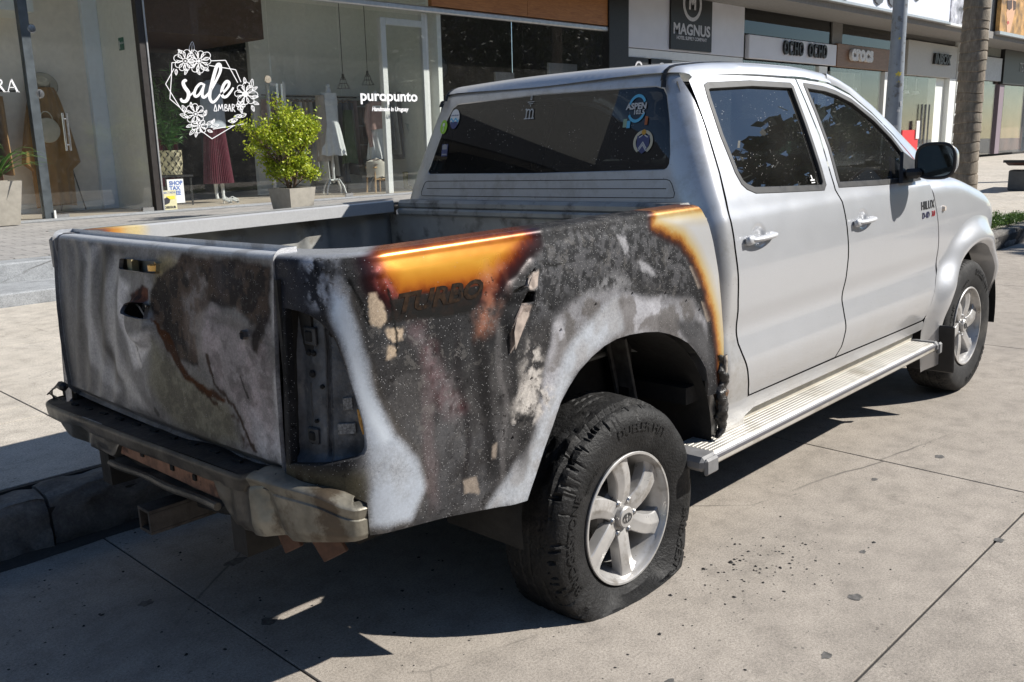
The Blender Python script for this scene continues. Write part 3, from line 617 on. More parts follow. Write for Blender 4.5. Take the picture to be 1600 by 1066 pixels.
def bed_disp(P):
    d = (fbm(P[:, 0], P[:, 1], 3.2, 3, 40) - .5) * .010 + (fbm(P[:, 0], P[:, 1], 10, 3, 60) - .5) * .003
    e = ss(-.02, .10, sdpoly(P, BEDP['gold'])); d = d * (1 - e * .8)
    k = ss(.42, .30, P[:, 0]) * ss(1.25, 1.2, P[:, 1]) * ss(-1.15, -.95, P[:, 0]); d = d * k
    for q in ('tear', 'tear2'):
        s = sdpoly(P, BEDP[q]); d = d + ss(-.03, 0, s) * .010
    # pressed flare edge round the wheel opening
    r = np.hypot(P[:, 0] - .02, P[:, 1] - .44); d = d + ss(.56, .49, r) * ss(.4, .6, r) * .012
    return d
BOUT = [(.450, 1.235), (.470, 1.19), (.487, 1.12), (.508, 1.02), (.525, .92), (.540, .80), (.546, .70), (.546, .60), (.452, .60), (.452, .64), (.429, .704), (.395, .745), (.362, .78), (.32, .815), (.27, .842), (.215, .865), (.158, .882), (.09, .893), (.014, .899), (-.05, .898), (-.111, .889), (-.17, .868), (-.227, .838), (-.268, .803), (-.302, .765), (-.352, .671), (-.38, .61), (-.409, .546), (-.424, .509),
        (-.508, .523), (-.713, .562), (-.875, .583), (-.974, .594), (-1.06, .61), (-1.185, .66), (-1.185, 1.235), (-1.185, 1.395), (.42, 1.395), (.425, 1.262)]
LAMP = [(-1.170, 1.134), (-1.146, 1.135), (-1.11, 1.132), (-1.077, 1.124), (-1.055, 1.112), (-1.038, 1.097), (-1.025, 1.08), (-1.015, 1.062), (-.997, 1.007), (-.975, .934), (-.959, .874), (-.952, .821), (-.953, .805), (-.96, .793), (-.975, .786), (-.994, .783), (-1.045, .774), (-1.119, .766), (-1.170, .757)]
holes = [LAMP] + [[(h[0] - .007, h[1]), (h[0] + .002, h[1] + .008), (h[0] + .007, h[1] - .001), (h[0] - .001, h[1] - .007)] for h in BEDH if h[0] < .47] + [BEDP['tear'], BEDP['tear2']]
bs = panel('bed_side', BOUT, bed, M_burnt, TR, holes, h=.0055, paint=bed_paint, th=.018, rnd=.0025, disp=bed_disp)
bs['label'] = 'scorched right bed side with orange heat tint, flaked paint and a torn hole'
# curled flakes of metal skin beside the tear
for poly, cx in ((BEDP['tan5'], .012), (BEDP['tan4'], .010)):
    c = np.mean(poly, 0); q = [(c[0] + (p[0] - c[0]) * .9, c[1] + (p[1] - c[1]) * .9) for p in poly]
    fl = panel('curled_skin', q, lambda s, z, c=c, cx=cx: (bed(s, z)[0], bed(s, z)[1] - .004 - cx * max(0, (c[0] + .03 - s) / .05) ** 1.5, z), simple('curled_metal', (.30, .25, .22), .6, .3, var=.4, scale=30, bmp=.4), bs, h=.008, th=.0012, rnd=.0005)
# inner skin of the bed side seen from inside, ribbed
M_bedin = simple('bed_inner_paint', (.33, .33, .315), .5, .2, var=.15, scale=6, dirt=(7, .55, .72, (.16, .14, .11)), coat=.2)
def inner_fn(sgn):
    def f(x, z):
        y = .832; r = 0
        for c in (-.75, -.35, .05, .38):
            r = max(r, float(ss(.085, .05, abs(x - c))))
        zz = ss(.78, .82, z) * ss(1.225, 1.16, z)
        y -= .020 * r * zz; y -= .07 * float(ss(1.215, 1.235, z)); y -= .05 * float(ss(.80, .74, z))
        return (x, sgn * y, z)
    return f
for sg in (1, -1):
    panel('bed_inner_side', [(-.865, .735), (-.46, .735), (-.44, .935), (.48, .935), (.49, .735), (.50, .735), (.50, 1.245), (-.865, 1.245)], inner_fn(sg), M_bedin, TR, h=.02, th=.004, flip=sg > 0)
for sg in (1, -1):
    b = MB(); b.box((-.915, sg * .725, .99), (.10, .014, .50)); b.box((-.865, sg * .775, .99), (.014, .11, .50)); b.build('corner_panel', M_bedin, TR)
b = MB(); b.box((-.26, 0, .722), (1.52, 1.02, .014)); b.box((-.745, 0, .7215), (.55, 1.50, .013)); bfl = b.build('bed_floor', M_bedin, TR)
for i in range(9):
    y = -.66 + i * .165; b = MB()
    if abs(y) < .5: b.box((-.26, y, .735), (1.5, .09, .018), bev=.006)
    else: b.box((-.745, y, .735), (.53, .09, .018), bev=.006)
    b.build('floor_rib', M_bedin, bfl)
for sg in (1, -1):
    b = MB(); b.grid(lambda u, v: (-.42 + .9 * u, sg * (.83 - .31 * math.sin(v * math.pi / 2) * min(1, 6 * min(u, 1 - u))), .74 + .22 * math.cos(v * math.pi / 2) * math.sin(math.pi * u) ** .4), 24, 8); b.build('wheel_housing', M_bedin, TR)
# front wall of the bed with top rail
b = MB(); b.box((.505, 0, .98), (.012, 1.58, .50)); b.box((.47, 0, .97), (.012, 1.655, .44)); 
for y in (-.55, -.33, -.11, .11, .33, .55): b.box((.493, y, .97), (.02, .14, .36), bev=.009)
b.box((.49, 0, 1.236), (.075, 1.52, .04), bev=.012); b.box((.458, 0, 1.205), (.03, 1.50, .03), bev=.008)
b.build('bed_front_wall', simple('bed_wall_paint', (.30, .30, .29), .45, .25, var=.2, scale=6, dirt=(9, .52, .68, (.08, .075, .07)), coat=.2), TR)
# left bed side: mirrored shell, with its own sooted paint
def lb(s, z):
    x, y, zz = bed(s, z); return (x, -y, zz)
def lpaint(P2):
    a = Paint(P2, (.55, .555, .565), (.3, .35, 0)); d = P2[:, 0] + 1.0
    for e, c in ((.16, (.72, .58, .30)), (.10, (.6, .30, .07)), (.06, (.25, .06, .02)), (.03, (.10, .09, .09)), (-.02, (.15, .15, .16))): a.put(ss(e + .03, e - .03, d + .12 * (fbm(P2[:, 0], P2[:, 1], 6, 3, 3) - .5)), c, (.3, .35 if e > .05 else .55, .1))
    a.put(ss(.5, .7, fbm(P2[:, 0], P2[:, 1], 12, 4, 9)) * .25 * (P2[:, 0] < -.8), (.2, .17, .14))
    return a.c, a.m
panel('bed_side', [(max(a_, -1.085), b_) for a_, b_ in BOUT if not (a_ < -1.086 and .67 < b_ < 1.3)], lb, M_burnt, TR, [], h=.014, paint=lpaint, th=.018, flip=True)['label'] = 'far bed side, silver with a scorched rear corner'
b = MB(); b.grid(lambda u, v: (-1.03 + 1.5 * u, .795 + .048 * v, 1.2585 + .004 * math.sin(v * math.pi)), 30, 4); b.build('rail_bead', M_bedin, TR)
b = MB(); b.box((-1.035, .755, 1.19), (.03, .035, .11), bev=.01); b.build('lamp_edge_trim', simple('beige_trim', (.30, .285, .26), .6), TR)

M_ashp = simple('ashen_steel', (.085, .09, .10), .6, .3, var=.5, scale=16, bmp=.5, bscale=90, dirt=(12, .55, .70, (.20, .20, .20)))
# lamp recess at the right corner
def lampin(s, z):
    x, y, zz = bed0(s, z); x2, y2, z2 = bed0(s, z)
    k = float(ss(1.16, 1.12, z) * ss(.74, .78, z) * ss(-.93, -.97, s) * ss(-1.20, -1.17, s)); d = .042 * k + .010
    e = 1e-3; a = Vector(bed0(s + e, z)) - Vector(bed0(s - e, z)); n = Vector((a.y, -a.x, 0)).normalized()
    if n.dot(Vector((-1, -1, 0))) < 0: n = -n
    r = .010 * float(ss(.012, .004, abs(s + 1.065))) + (float(fbm(s * 30, z * 30, 1, 4, 4)) - .5) * .006
    return tuple(Vector((x, y, zz)) - n * (d + r * k))
lh = panel('lamp_recess', [(-1.20, .72), (-.92, .72), (-.92, 1.17), (-1.20, 1.17)], lampin, M_ashp, TR, h=.007, th=.003)
def onlamp(s, z, sx, sz, dep, mat, nm, bev=.003):
    p = Vector(lampin(s, z)); a = (Vector(lampin(s + .01, z)) - Vector(lampin(s - .01, z))); a.z = 0; a.normalize(); n = a.cross(Vector((0, 0, 1)))
    if n.dot(Vector((-1, -1, 0))) < 0: n = -n
    b = MB(); b.box(tuple(p + n * dep * .3), (sx, dep, sz), Matrix((a, n, Vector((0, 0, 1)))).transposed(), bev); b.build(nm, mat, lh)
for (s, z, sx, sz) in ((-1.135, 1.063, .030, .032), (-1.135, .823, .026, .028)):
    onlamp(s, z, sx + .012, sz + .012, .010, M_soot, 'socket_frame'); onlamp(s, z, sx - .006, sz - .006, .016, M_gap, 'socket_hole')
for (s, z, r) in ((-1.148, 1.022, .010), (-1.125, 1.022, .009), (-1.137, .972, .012), (-1.045, 1.072, .012), (-1.09, .945, .007), (-1.118, .86, .006)):
    onlamp(s, z, r * 1.5, r * 1.5, .012, M_gap, 'bolt_hole', r * .5)
onlamp(-1.005, .845, .042, .026, .006, simple('ash_label', (.20, .20, .20), .8, var=.7, scale=160), 'melted_label', .001)
onlamp(-1.00, .905, .022, .03, .006, simple('ash_label', (.20, .20, .20), .8, var=.7, scale=160), 'melted_label', .001)
b = MB(); b.tube([lampin(-1.075, z) for z in np.linspace(.80, 1.08, 8)], .0025, 6); b.tube([lampin(-1.145, z) for z in np.linspace(.80, .95, 5)], .003, 6); b.build('burnt_harness', M_soot, lh)
b = MB(); b.tube([tuple(Vector(bed0(s, z)) + Vector((.008, .008, 0))) for s, z in [(-.972, .90), (-.966, .87), (-.96, .84)]], [.004, .006, .004], 6); b.build('melted_seal', simple('orange_residue', (.42, .22, .05), .6, var=.5, scale=90), lh)
b = MB(); b.box((-1.00, -.665, .95), (.02, .09, .56)); b.box((-1.03, -.655, .95), (.06, .012, .50)); b.build('corner_pillar', M_chas, TR)

# tailgate
tgx = sline([(.70, -1.078), (.75, -1.082), (1.0, -1.072), (1.25, -1.046)])
def tgf(y, z):
    q = z - 1.236; R = .018; zz = min(z, 1.236); x = tgx(zz) + .012 * (y / .65) ** 2; e = 0
    if q > 0:
        if q < R * math.pi / 2: a = q / R; x += R * (1 - math.cos(a)); zz = 1.236 + R * math.sin(a)
        else: x += R + min(q - R * math.pi / 2, .045); zz = 1.254 - max(0, q - R * math.pi / 2 - .045)
    q = .742 - z
    if q > 0: x += q * .9; zz = z
    return (x, y, zz)
def tg_paint(P2):
    P = P2.copy(); P[:, 1] = np.clip(P[:, 1], .5, 1.25); T = TGP
    a = Paint(P, (.125, .125, .13), (.4, .48, .03))
    n = fbm(P[:, 0] * 2.2, P[:, 1] * .8, 5, 5, 3); a.put(ss(.35, .7, n) * .5, (.20, .20, .205))
    a.put(ss(.45, .7, fbm(P[:, 0], P[:, 1], 3, 5, 13)) * .4, (.085, .082, .08))
    a.poly(T['l1'], (.24, .24, .25), None, .02, .012, .85); a.poly(T['l2'], (.25, .247, .25), None, .02, .014, .85)
    a.poly(T['d1'], (.055, .053, .053), None, .014, .010, .8); a.poly(T['d2'], (.08, .078, .078), None, .016, .01, .6)
    a.poly(T['yel2'], (.15, .14, .10), (.2, .6, .12), .03, .02, .85); a.poly(T['palr'], (.20, .18, .18), (.3, .6, .15), .03, .025, .9)
    a.poly(T['palr'], (.28, .24, .245), None, .03, .03, .6, (24, .12)); a.poly(T['palb'], (.38, .39, .42), (.4, .5, .05), .03, .02, .9, (9, .3))
    a.poly(T['halo'], (.36, .355, .365), (.4, .5, 0), .016, .010, .85); a.poly(T['bandg'], (.12, .11, .105), None, .015, .01, .7)
    a.poly(T['yel'], (.23, .19, .10), None, .018, .012, .8)
    a.poly(T['dark'], (.026, .021, .021), (.15, .6, .25), .008, .024, .95, None, 16)
    a.poly(T['inlight'], (.17, .15, .14), None, .018, .025, .9, (16, .12)); a.poly(T['dark'], (.11, .075, .055), None, .01, .02, .6, (30, .05))
    a.poly(T['dblue'], (.032, .037, .055), (.3, .45, 0), .02, .02, .8, (8, .3)); a.poly(T['edge'], (.05, .04, .045), None, .012, .02, .85, (20, .2))
    a.poly(T['rust'], (.085, .032, .011), (0, .85, .1), .004, .014, .95, None, 26); a.poly(T['rust2'], (.06, .03, .016), (0, .85, .2), .006, .018, .9, (26, .1), 26)
    a.poly(T['spot'], (.05, .025, .02), (0, .8, 0), .005, .008, .95, None, 30)
    a.poly(T['spot'], (.20, .07, .04), None, .005, .008, .6, (30, .1))
    a.line([(.13, 1.0), (.105, .96), (.10, .93), (.085, .90)], .010, (.42, .41, .40), None, .012, .6, 20); a.line([(.125, 1.0), (.10, .95), (.085, .905)], .004, (.09, .09, .09), None, .012, .8, 40)
    a.put(ss(1.236, 1.252, P2[:, 1]) * .85, (.42, .44, .47), (.5, .35, 0))  # highlight along the top roll, painted in as lighter colour
    a.put(ss(-.60, -.622, P[:, 0]) * .7 * ss(.35, .6, fbm(P[:, 0] * .3, P[:, 1], 8, 4, 77)), (.36, .355, .36))
    a.line([(-.46, .945), (-.475, .915), (-.487, .89)], .005, (.05, .045, .045)); a.line([(.02, .775), (.008, .765)], .012, (.05, .05, .05))
    a.line([(-.30, .97), (-.33, .90), (-.42, .86), (-.47, .80), (-.50, .755)], .008, (.05, .025, .012), (0, .8, .2), .014, .8, 24); a.put(ss(.52, .62, fbm(P[:, 0], P[:, 1], 18, 5, 91)) * ss(.15, -.1, P[:, 0]) * .35, (.05, .042, .038))
    Lm = a.c.mean(1, keepdims=True); a.c = a.c * 1.42 * np.clip(Lm / .15, .12, 1.3) ** .45
    return a.c, a.m
def tg_disp(P):
    y, z = P[:, 0], P[:, 1]
    lf = ss(.10, .3, y) * ss(.70, .60, y); w = np.sin((y - .25 * (z - 1) ** 2 * 3 + .05 * np.sin(z * 6)) * 55) * .0045 * lf
    k = np.hypot((y - .065) / .10, (z - 1.03) / .085); rec = -.026 * ss(1.0, .55, k)
    rec = rec - .006 * ss(1.9, 1.1, np.hypot((y - .10) / .12, (z - .98) / .16))
    d = w + rec + (fbm(y, z, 4, 3, 5) - .5) * .009 + (fbm(y, z, 14, 3, 15) - .5) * .002
    d = d - .010 * ss(.012, .0, np.abs(z - 1.205)) * 0 - .006 * ss(1.03, 1.06, z) * ss(1.16, 1.13, z) * ss(-.28, -.32, y) * 0
    return d * ss(1.25, 1.22, z) * ss(.735, .76, z)
TO = [(-.640, .742), (-.634, 1.30), (.735, 1.30), (.738, 1.236), (.733, 1.1), (.722, .95), (.700, .742), (.698, .715), (-.640, .715)]
tgt = panel('tailgate', TO, tgf, M_burnt, TR, [TGH['slot'], TGH['rec'], TGH['hole']], h=.0055, paint=tg_paint, th=.012, disp=tg_disp)
tgt['label'] = 'grey burnt tailgate with rust line, empty handle hole and cracked soot'
b = MB(); b.box((-1.005, .03, .985), (.012, 1.30, .50), bev=.004); b.build('inner_skin', M_bedin, tgt)
b = MB(); b.box((-1.035, .16, 1.187), (.02, .03, .05)); b.build('latch_plate', simple('tan_metal', (.50, .42, .25), .5, .2), tgt)
b = MB(); b.tube([(-1.035, -.012, 1.18), (-1.035, -.012, 1.196)], .032, 20); b.box((-1.03, -.03, 1.188), (.012, .10, .05), bev=.003); b.build('latch_cover', simple('heat_gold', (.72, .42, .12), .3, .4), tgt)
b = MB(); b.tube([(-1.06, .115, 1.073), (-1.063, .09, 1.068), (-1.06, .07, 1.045), (-1.062, .03, 1.05)], .0025, 6); b.tube([(-1.055, .028, 1.085), (-1.055, .03, 1.04)], .003, 6); b.box((-1.04, .09, 1.066), (.02, .03, .02), bev=.004); b.build('latch_rod', simple('bright_steel', (.6, .6, .6), .3, .9), tgt)
b = MB()
b.box((-1.0, .03, .71), (.06, 1.30, .035), bev=.006); b.box((-.99, .03, .66), (.03, 1.3, .12)); b.build('rear_sill', M_chas, TR)
# ---- cab
_cw = sline([(.40, .835), (.5, .848), (.60, .872), (.66, .877), (.72, .868), (.79, .858), (.88, .870), (.98, .874), (1.1, .864), (1.18, .850), (1.225, .834), (1.26, .822), (1.66, .655), (1.72, .628)])
def cabf(x, z):
    return (x, -(_cw(z) - .03 * max(0, (x - 2.0) / .7) ** 2 * (1 if z > 1.2 else .3)), z)
_xr = sline([(.4, .50), (1.0, .515), (1.24, .53), (1.365, .549), (1.652, .614), (1.684, .624), (1.71, .640)])
RX, RY, A0 = .085, .145, .70
def cabr(s, z):
    u = abs(s); sg = 1 if s > 0 else -1; W = _cw(z); xr = _xr(z) + .0
    if u <= A0: y = u / A0 * (W - RY); x = xr
    elif u <= A0 + .2: a = (u - A0) / .2 * math.pi / 2; y = W - RY + RY * math.sin(a); x = xr + RX * (1 - math.cos(a))
    else: y = W; x = xr + RX + (u - A0 - .2)
    bul = .012 * (1 - min(1, u / A0) ** 2)
    return (x - bul, -sg * y, z)      # s > 0 on the right-hand side of the truck
def s_of_y(y, z):
    W = _cw(z); u = abs(y); sg = 1 if y < 0 else -1
    if u <= W - RY: return sg * u / (W - RY) * A0
    return sg * (A0 + .2 * math.asin(min(1, (u - W + RY) / RY)) / (math.pi / 2))
def s_of_x(x, z):
    d = x - _xr(z)
    return d - RX + A0 + .2 if d >= RX else A0 + .2 * math.acos(max(-1, 1 - max(d, 0) / RX)) / (math.pi / 2)
shr = [(.742, .535), (.728, .56), (.70, .64), (.655, .745), (.638, .91), (.634, 1.0), (.627, 1.09), (.625, 1.2), (.652, 1.348), (.668, 1.494), (.672, 1.60), (.668, 1.672), (.675, 1.700)]
R_side = [(s_of_x(x - .006, z), z) for x, z in shr]
top = [(k, 1.703) for k in np.linspace(R_side[-1][0], -R_side[-1][0], 40)][1:-1]
bot = [(s_of_x(.742, .42), .42), (0.3, .42), (-.3, .42), (-s_of_x(.742, .42), .42)]
cout = R_side + top + [(-a, b) for a, b in R_side[::-1]] + bot[::-1]
WIN = [(-.625, 1.366), (-.637, 1.372), (-.645, 1.387), (-.645, 1.42), (-.625, 1.53), (-.596, 1.625), (-.58, 1.650), (-.548, 1.660), (0, 1.668), (.50, 1.660), (.53, 1.645), (.56, 1.60), (.61, 1.48), (.642, 1.40), (.655, 1.383), (.655, 1.372), (.640, 1.363), (0, 1.360)]
WIN = [(y * .985 if y > 0 else y, z) for y, z in WIN]
wdw = [(s_of_y(y, z), z) for y, z in WIN]
def rdisp_(P):
    s, z = P[:, 0], P[:, 1]; d = 0 * s
    for zc in (1.332, 1.300, 1.272):
        d = d - .0035 * ss(.0045, .0015, np.abs(z - zc)) * ss(.70, .69, np.abs(s))
    d = d - .0035 * ss(.005, .002, np.abs(np.abs(s) - .70)) * ss(1.265, 1.272, z) * ss(1.337, 1.33, z)
    return d
cr = panel('cab_shell', cout, cabr, M_sild, TR, [wdw], h=.011, th=.03, rnd=.003)
for zc in (1.334, 1.302, 1.270):
    b = MB(); b.tube([cabr(u_, zc) for u_ in np.linspace(-.69 + .01 * (zc == 1.302), .69 - .01 * (zc == 1.302), 30)], .0016, 5); b.build('crease_shade_line', simple('crease_shade', (.06, .055, .045), .8), cr)  # thin dark tubes draw the shade of the pressed creases
for sg in (-1, 1):
    b = MB(); b.tube([cabr(sg * u_, z) for u_, z in ((.69, 1.334), (.703, 1.330), (.708, 1.318), (.710, 1.286), (.703, 1.272), (.69, 1.270))], .0016, 5); b.build('crease_shade_line', simple('crease_shade', (.06, .055, .045), .8), cr)
def off_in(fn, d):
    def f(a, b):
        e = 1e-3; p = Vector(fn(a, b)); u = Vector(fn(a + e, b)) - Vector(fn(a - e, b)); v = Vector(fn(a, b + e)) - Vector(fn(a, b - e)); n = u.cross(v).normalized()
        if n.dot(p - Vector((1.5, 0, 1.0))) < 0: n = -n
        return tuple(p - n * d)
    return f
def shrink(poly, k):
    P = [Vector(p) for p in poly]; n = len(P); out = []; A = sum(P[i].x * P[(i + 1) % n].y - P[(i + 1) % n].x * P[i].y for i in range(n)); sg = 1 if A > 0 else -1
    for i in range(n):
        a = (P[i] - P[i - 1]); b = (P[(i + 1) % n] - P[i])
        if a.length < 1e-6: a = b
        if b.length < 1e-6: b = a
        a.normalize(); b.normalize()
        na = Vector((-a.y, a.x)) * sg; nb = Vector((-b.y, b.x)) * sg; m = na + nb
        m = m / max(.6, m.dot(m) / 2) if m.length > 1e-3 else na
        out.append(tuple(P[i] + m * k))
    return out
M_seal = simple('window_seal', (.012, .012, .013), .5, var=.2)
panel('window_band', shrink(wdw, -.004), off_in(cabr, .004), M_seal, cr, [shrink(wdw, .016)], h=.03, th=.004, rnd=.001)
rwg = panel('rear_window', shrink(wdw, .002), off_in(cabr, .003), M_tint, cr, h=.03, th=.0, hem=False)

def text(s, name, mat, parent, org, ex, ey, size, depth=.001, bold=0, xs=1, align='CENTER', shear=0, sp=1, res=3):
    cu = bpy.data.curves.new(name, 'FONT'); cu.body = s; cu.size = size; cu.extrude = depth; cu.offset = bold; cu.align_x = align; cu.align_y = 'CENTER'; cu.shear = shear; cu.space_character = sp; cu.resolution_u = res
    o = bpy.data.objects.new(name, cu); me = bpy.data.meshes.new_from_object(o); bpy.data.objects.remove(o); bpy.data.curves.remove(cu)
    ex = Vector(ex).normalized(); ey = Vector(ey); ey = (ey - ex * ey.dot(ex)).normalized(); nz = ex.cross(ey)
    M = Matrix((ex * xs, ey, nz)).transposed().to_4x4(); M.translation = Vector(org); me.transform(M)
    me.materials.clear(); me.materials.append(mat); return link(name, me, parent)
def bend_text(s, name, mat, parent, fn, a0, b0, size, depth=.0015, bold=0, xs=1, shear=0, align='CENTER', sx=1, sp=1):
    """text laid on a surface fn(a,b)->xyz at (a0,b0), offset outwards"""
    cu = bpy.data.curves.new(name, 'FONT'); cu.body = s; cu.size = size; cu.extrude = depth; cu.offset = bold; cu.align_x = align; cu.align_y = 'CENTER'; cu.shear = shear; cu.space_character = sp; cu.resolution_u = 3
    o = bpy.data.objects.new(name, cu); me = bpy.data.meshes.new_from_object(o); bpy.data.objects.remove(o); bpy.data.curves.remove(cu)
    for v in me.vertices: v.co = Vector(fn(a0 + v.co.x * xs * sx, b0 + v.co.y, v.co.z))
    me.materials.clear(); me.materials.append(mat); return link(name, me, parent)
def on(fn, off=.002):
    def f(a, b, h):
        e = 1e-3; p = Vector(fn(a, b)); u = Vector(fn(a + e, b)) - Vector(fn(a - e, b)); v = Vector(fn(a, b + e)) - Vector(fn(a, b - e)); n = u.cross(v).normalized()
        if n.dot(p - Vector((1.5, 0, 1.0))) < 0: n = -n
        return p + n * (off + h)
    return f
def flat(name, c, col_rough=.5, **k): return simple(name, c, col_rough, var=.04, **k)
Mw = flat('sticker_white', (.70, .70, .70)); Mblue = flat('sticker_blue', (.03, .22, .55)); Mgreen = flat('sticker_green', (.30, .55, .05)); Mnavy = flat('sticker_navy', (.05, .06, .16)); Mcream = flat('sticker_cream', (.52, .48, .36)); Mteal = flat('sticker_teal', (.10, .42, .65)); Mgold = flat('sticker_gold', (.55, .30, .04)); Mgrey = flat('sticker_grey', (.30, .30, .30))
gf_ = lambda d: (lambda a, b: tuple(on(lambda y, z: cabr(s_of_y(y, z), z), d)(a, b, 0)))
def disc(name, y, z, ry, rz, mat, d, parent, ring=0, seg=28, a0=0, a1=360):
    pts = [(y + ry * math.cos(math.radians(a0 + (a1 - a0) * k / seg)), z + rz * math.sin(math.radians(a0 + (a1 - a0) * k / seg))) for k in range(seg + (0 if a1 - a0 == 360 else 1))]
    b = MB(); f = gf_(d)
    if ring:
        q = [(y + (p[0] - y) * (1 - ring), z + (p[1] - z) * (1 - ring)) for p in pts]; n = len(pts)
        b.add([f(*p) for p in pts] + [f(*p) for p in q], [(i, (i + 1) % n, n + (i + 1) % n, n + i) for i in range(n if a1 - a0 == 360 else n - 1)])
    else: b.add([f(*p) for p in pts], [tuple(range(len(pts)))])
    return b.build(name, mat, parent, smooth=None)
def gtext(s, y, z, size, mat, par, d=.002, **k):
    return bend_text(s, 'sticker_text', mat, par, lambda a, b, h: Vector(gf_(d)(a, b)) , y, z, size, 0, sx=-1, **k)
def quad(name, y, z, wy, hz, mat, d, par):
    f = gf_(d); b = MB(); b.add([f(y - wy / 2, z - hz / 2), f(y + wy / 2, z - hz / 2), f(y + wy / 2, z + hz / 2), f(y - wy / 2, z + hz / 2)], [(0, 1, 2, 3)]); return b.build(name, mat, par, smooth=None)
st = disc('round_sticker', .497, 1.598, .031, .040, Mw, .0010, rwg)
disc('sticker_print', .497, 1.585, .026, .030, Mnavy, .0016, rwg, a0=180, a1=360)
b = MB(); f = gf_(.0022); w_ = [(.525 - .0028 * k, 1.596 + .006 * math.sin(k * .62)) for k in range(21)]; b.add([f(y, z) for y, z in w_] + [f(y, z - .008) for y, z in w_], [(i, i + 1, 22 + i, 21 + i) for i in range(20)]); b.build('sticker_wave', Mteal, rwg, smooth=None)
gtext('punta del este', .497, 1.612, .0085, Mnavy, rwg, .0018, bold=.0002)
disc('round_sticker', .566, 1.566, .024, .030, Mgreen, .0010, rwg); quad('sticker_print', .566, 1.575, .014, .014, Mw, .0016, rwg); gtext('J', .566, 1.557, .018, Mw, rwg, .0018, bold=.001)
quad('square_sticker', .540, 1.466, .040, .052, Mnavy, .0010, rwg); quad('sticker_print', .541, 1.476, .030, .014, Mgrey, .0016, rwg); quad('sticker_print', .540, 1.448, .032, .005, Mgrey, .0016, rwg)
b = MB(); b.add([f(.560, 1.483), f(.541, 1.492), f(.520, 1.483)], [(0, 1, 2)]); b.build('sticker_print', Mgrey, rwg, smooth=None)
Mm = flat('sticker_lightgrey', (.5, .5, .5))
def sprint(strokes, y0, z0, sc_, w, mat, d=.002, nm='sticker_print'):
    b = MB(); f = gf_(d)
    for L in strokes:
        for p, q in zip(L[:-1], L[1:]):
            p = Vector(p); q = Vector(q); t = (q - p).normalized(); n = Vector((-t.y, t.x)) * w / 2; p, q = p - t * w * .3, q + t * w * .3
            b.add([f(y0 - (k.x) * sc_, z0 + k.y * sc_) for k in (p + n, p - n, q - n, q + n)], [(0, 1, 2, 3)])
    return b.build(nm, mat, rwg, smooth=None)
sprint([[(0, 0), (0, 1)], [(-.15, 1), (0, 1)], [(-.18, 0), (.18, 0)], [(0, .75), (.2, .98), (.42, .95), (.5, .75), (.5, 0)], [(.32, 0), (.68, 0)], [(.5, .75), (.72, .98), (.92, .95), (1, .75), (1, 0)], [(.82, 0), (1.18, 0)]], .060, 1.576, .036, .13, Mm)
sprint([[(-.5, 0), (.5, 0)], [(-.3, -.2), (.3, -.2)], [(0, -.3), (0, -.5)], [(-.08, .25), (.08, .25), (.08, .7), (-.08, .7), (-.08, .25)]], .042, 1.640, .035, .07, Mm)
# radio sticker
disc('ring_sticker', -.481, 1.585, .040, .050, Mteal, .0014, rwg, ring=.22, a0=20, a1=150); disc('ring_sticker', -.481, 1.585, .040, .050, Mteal, .0014, rwg, ring=.22, a0=200, a1=330)
gtext('ASPEN', -.478, 1.592, .030, Mm, rwg, .002, bold=.0012); gtext('103.5', -.492, 1.571, .022, Mm, rwg, .002, bold=.0008)
quad('flag_sticker', -.436, 1.535, .016, .030, flat('sticker_palegreen', (.25, .35, .25)), .0012, rwg); quad('flag_sticker', -.452, 1.530, .015, .026, Mteal, .0012, rwg); quad('flag_sticker', -.528, 1.540, .012, .03, flat('sticker_orange', (.35, .10, .03)), .0012, rwg)
disc('crest_sticker', -.525, 1.466, .042, .042, Mcream, .0012, rwg, ring=.26, a0=-60, a1=240)
b = MB(); sh = [(-.552, 1.488), (-.498, 1.488), (-.498, 1.455), (-.508, 1.436), (-.525, 1.424), (-.542, 1.436), (-.552, 1.455)]; f = gf_(.0016); b.add([f(*p) for p in sh], [tuple(range(7))]); b.build('crest_shield', Mnavy, rwg, smooth=None)
sprint([[(-.45, -.35), (0, .25), (.45, -.35)], [(-.45, -.6), (0, 0), (.45, -.6)], [(-.5, .75), (-.15, .95)], [(.5, .75), (.15, .95)]], -.525, 1.456, .035, .12, Mm, .0020)
disc('crest_star', -.525, 1.500, .010, .010, Mgold, .0022, rwg, seg=8)

# roof
zed = sline([(.60, 1.668), (.70, 1.682), (.9, 1.696), (1.13, 1.701), (1.47, 1.696), (1.76, 1.676), (1.95, 1.64)])
def half(x): return sline([(.6, .640), (1.2, .646), (1.6, .652), (1.95, .656)])(x)
rout = []
for k in range(13):
    a = k / 12 * math.pi / 2; rout.append((.622 + RX * (1 - math.sin(a)) * 1.0, 0)) 
rout = []
for k in range(9): rout.append((.622 - .012 * (1 - (k / 9) ** 2), -(.50 * k / 9)))
for k in range(9): a = k / 8 * math.pi / 2; rout.append((.622 + RX * (1 - math.cos(a)), -(.497 + RY * math.sin(a))))
for x in (.85, 1.0, 1.2, 1.4, 1.6, 1.78): rout.append((x, -half(x)))
for k in range(1, 9): y = half(1.78) * (1 - k / 8); rout.append((1.78 + .10 * (1 - (y / .66) ** 2), -y))
rout = rout + [(x, -y) for x, y in rout[::-1][1:-1]]
back = rout
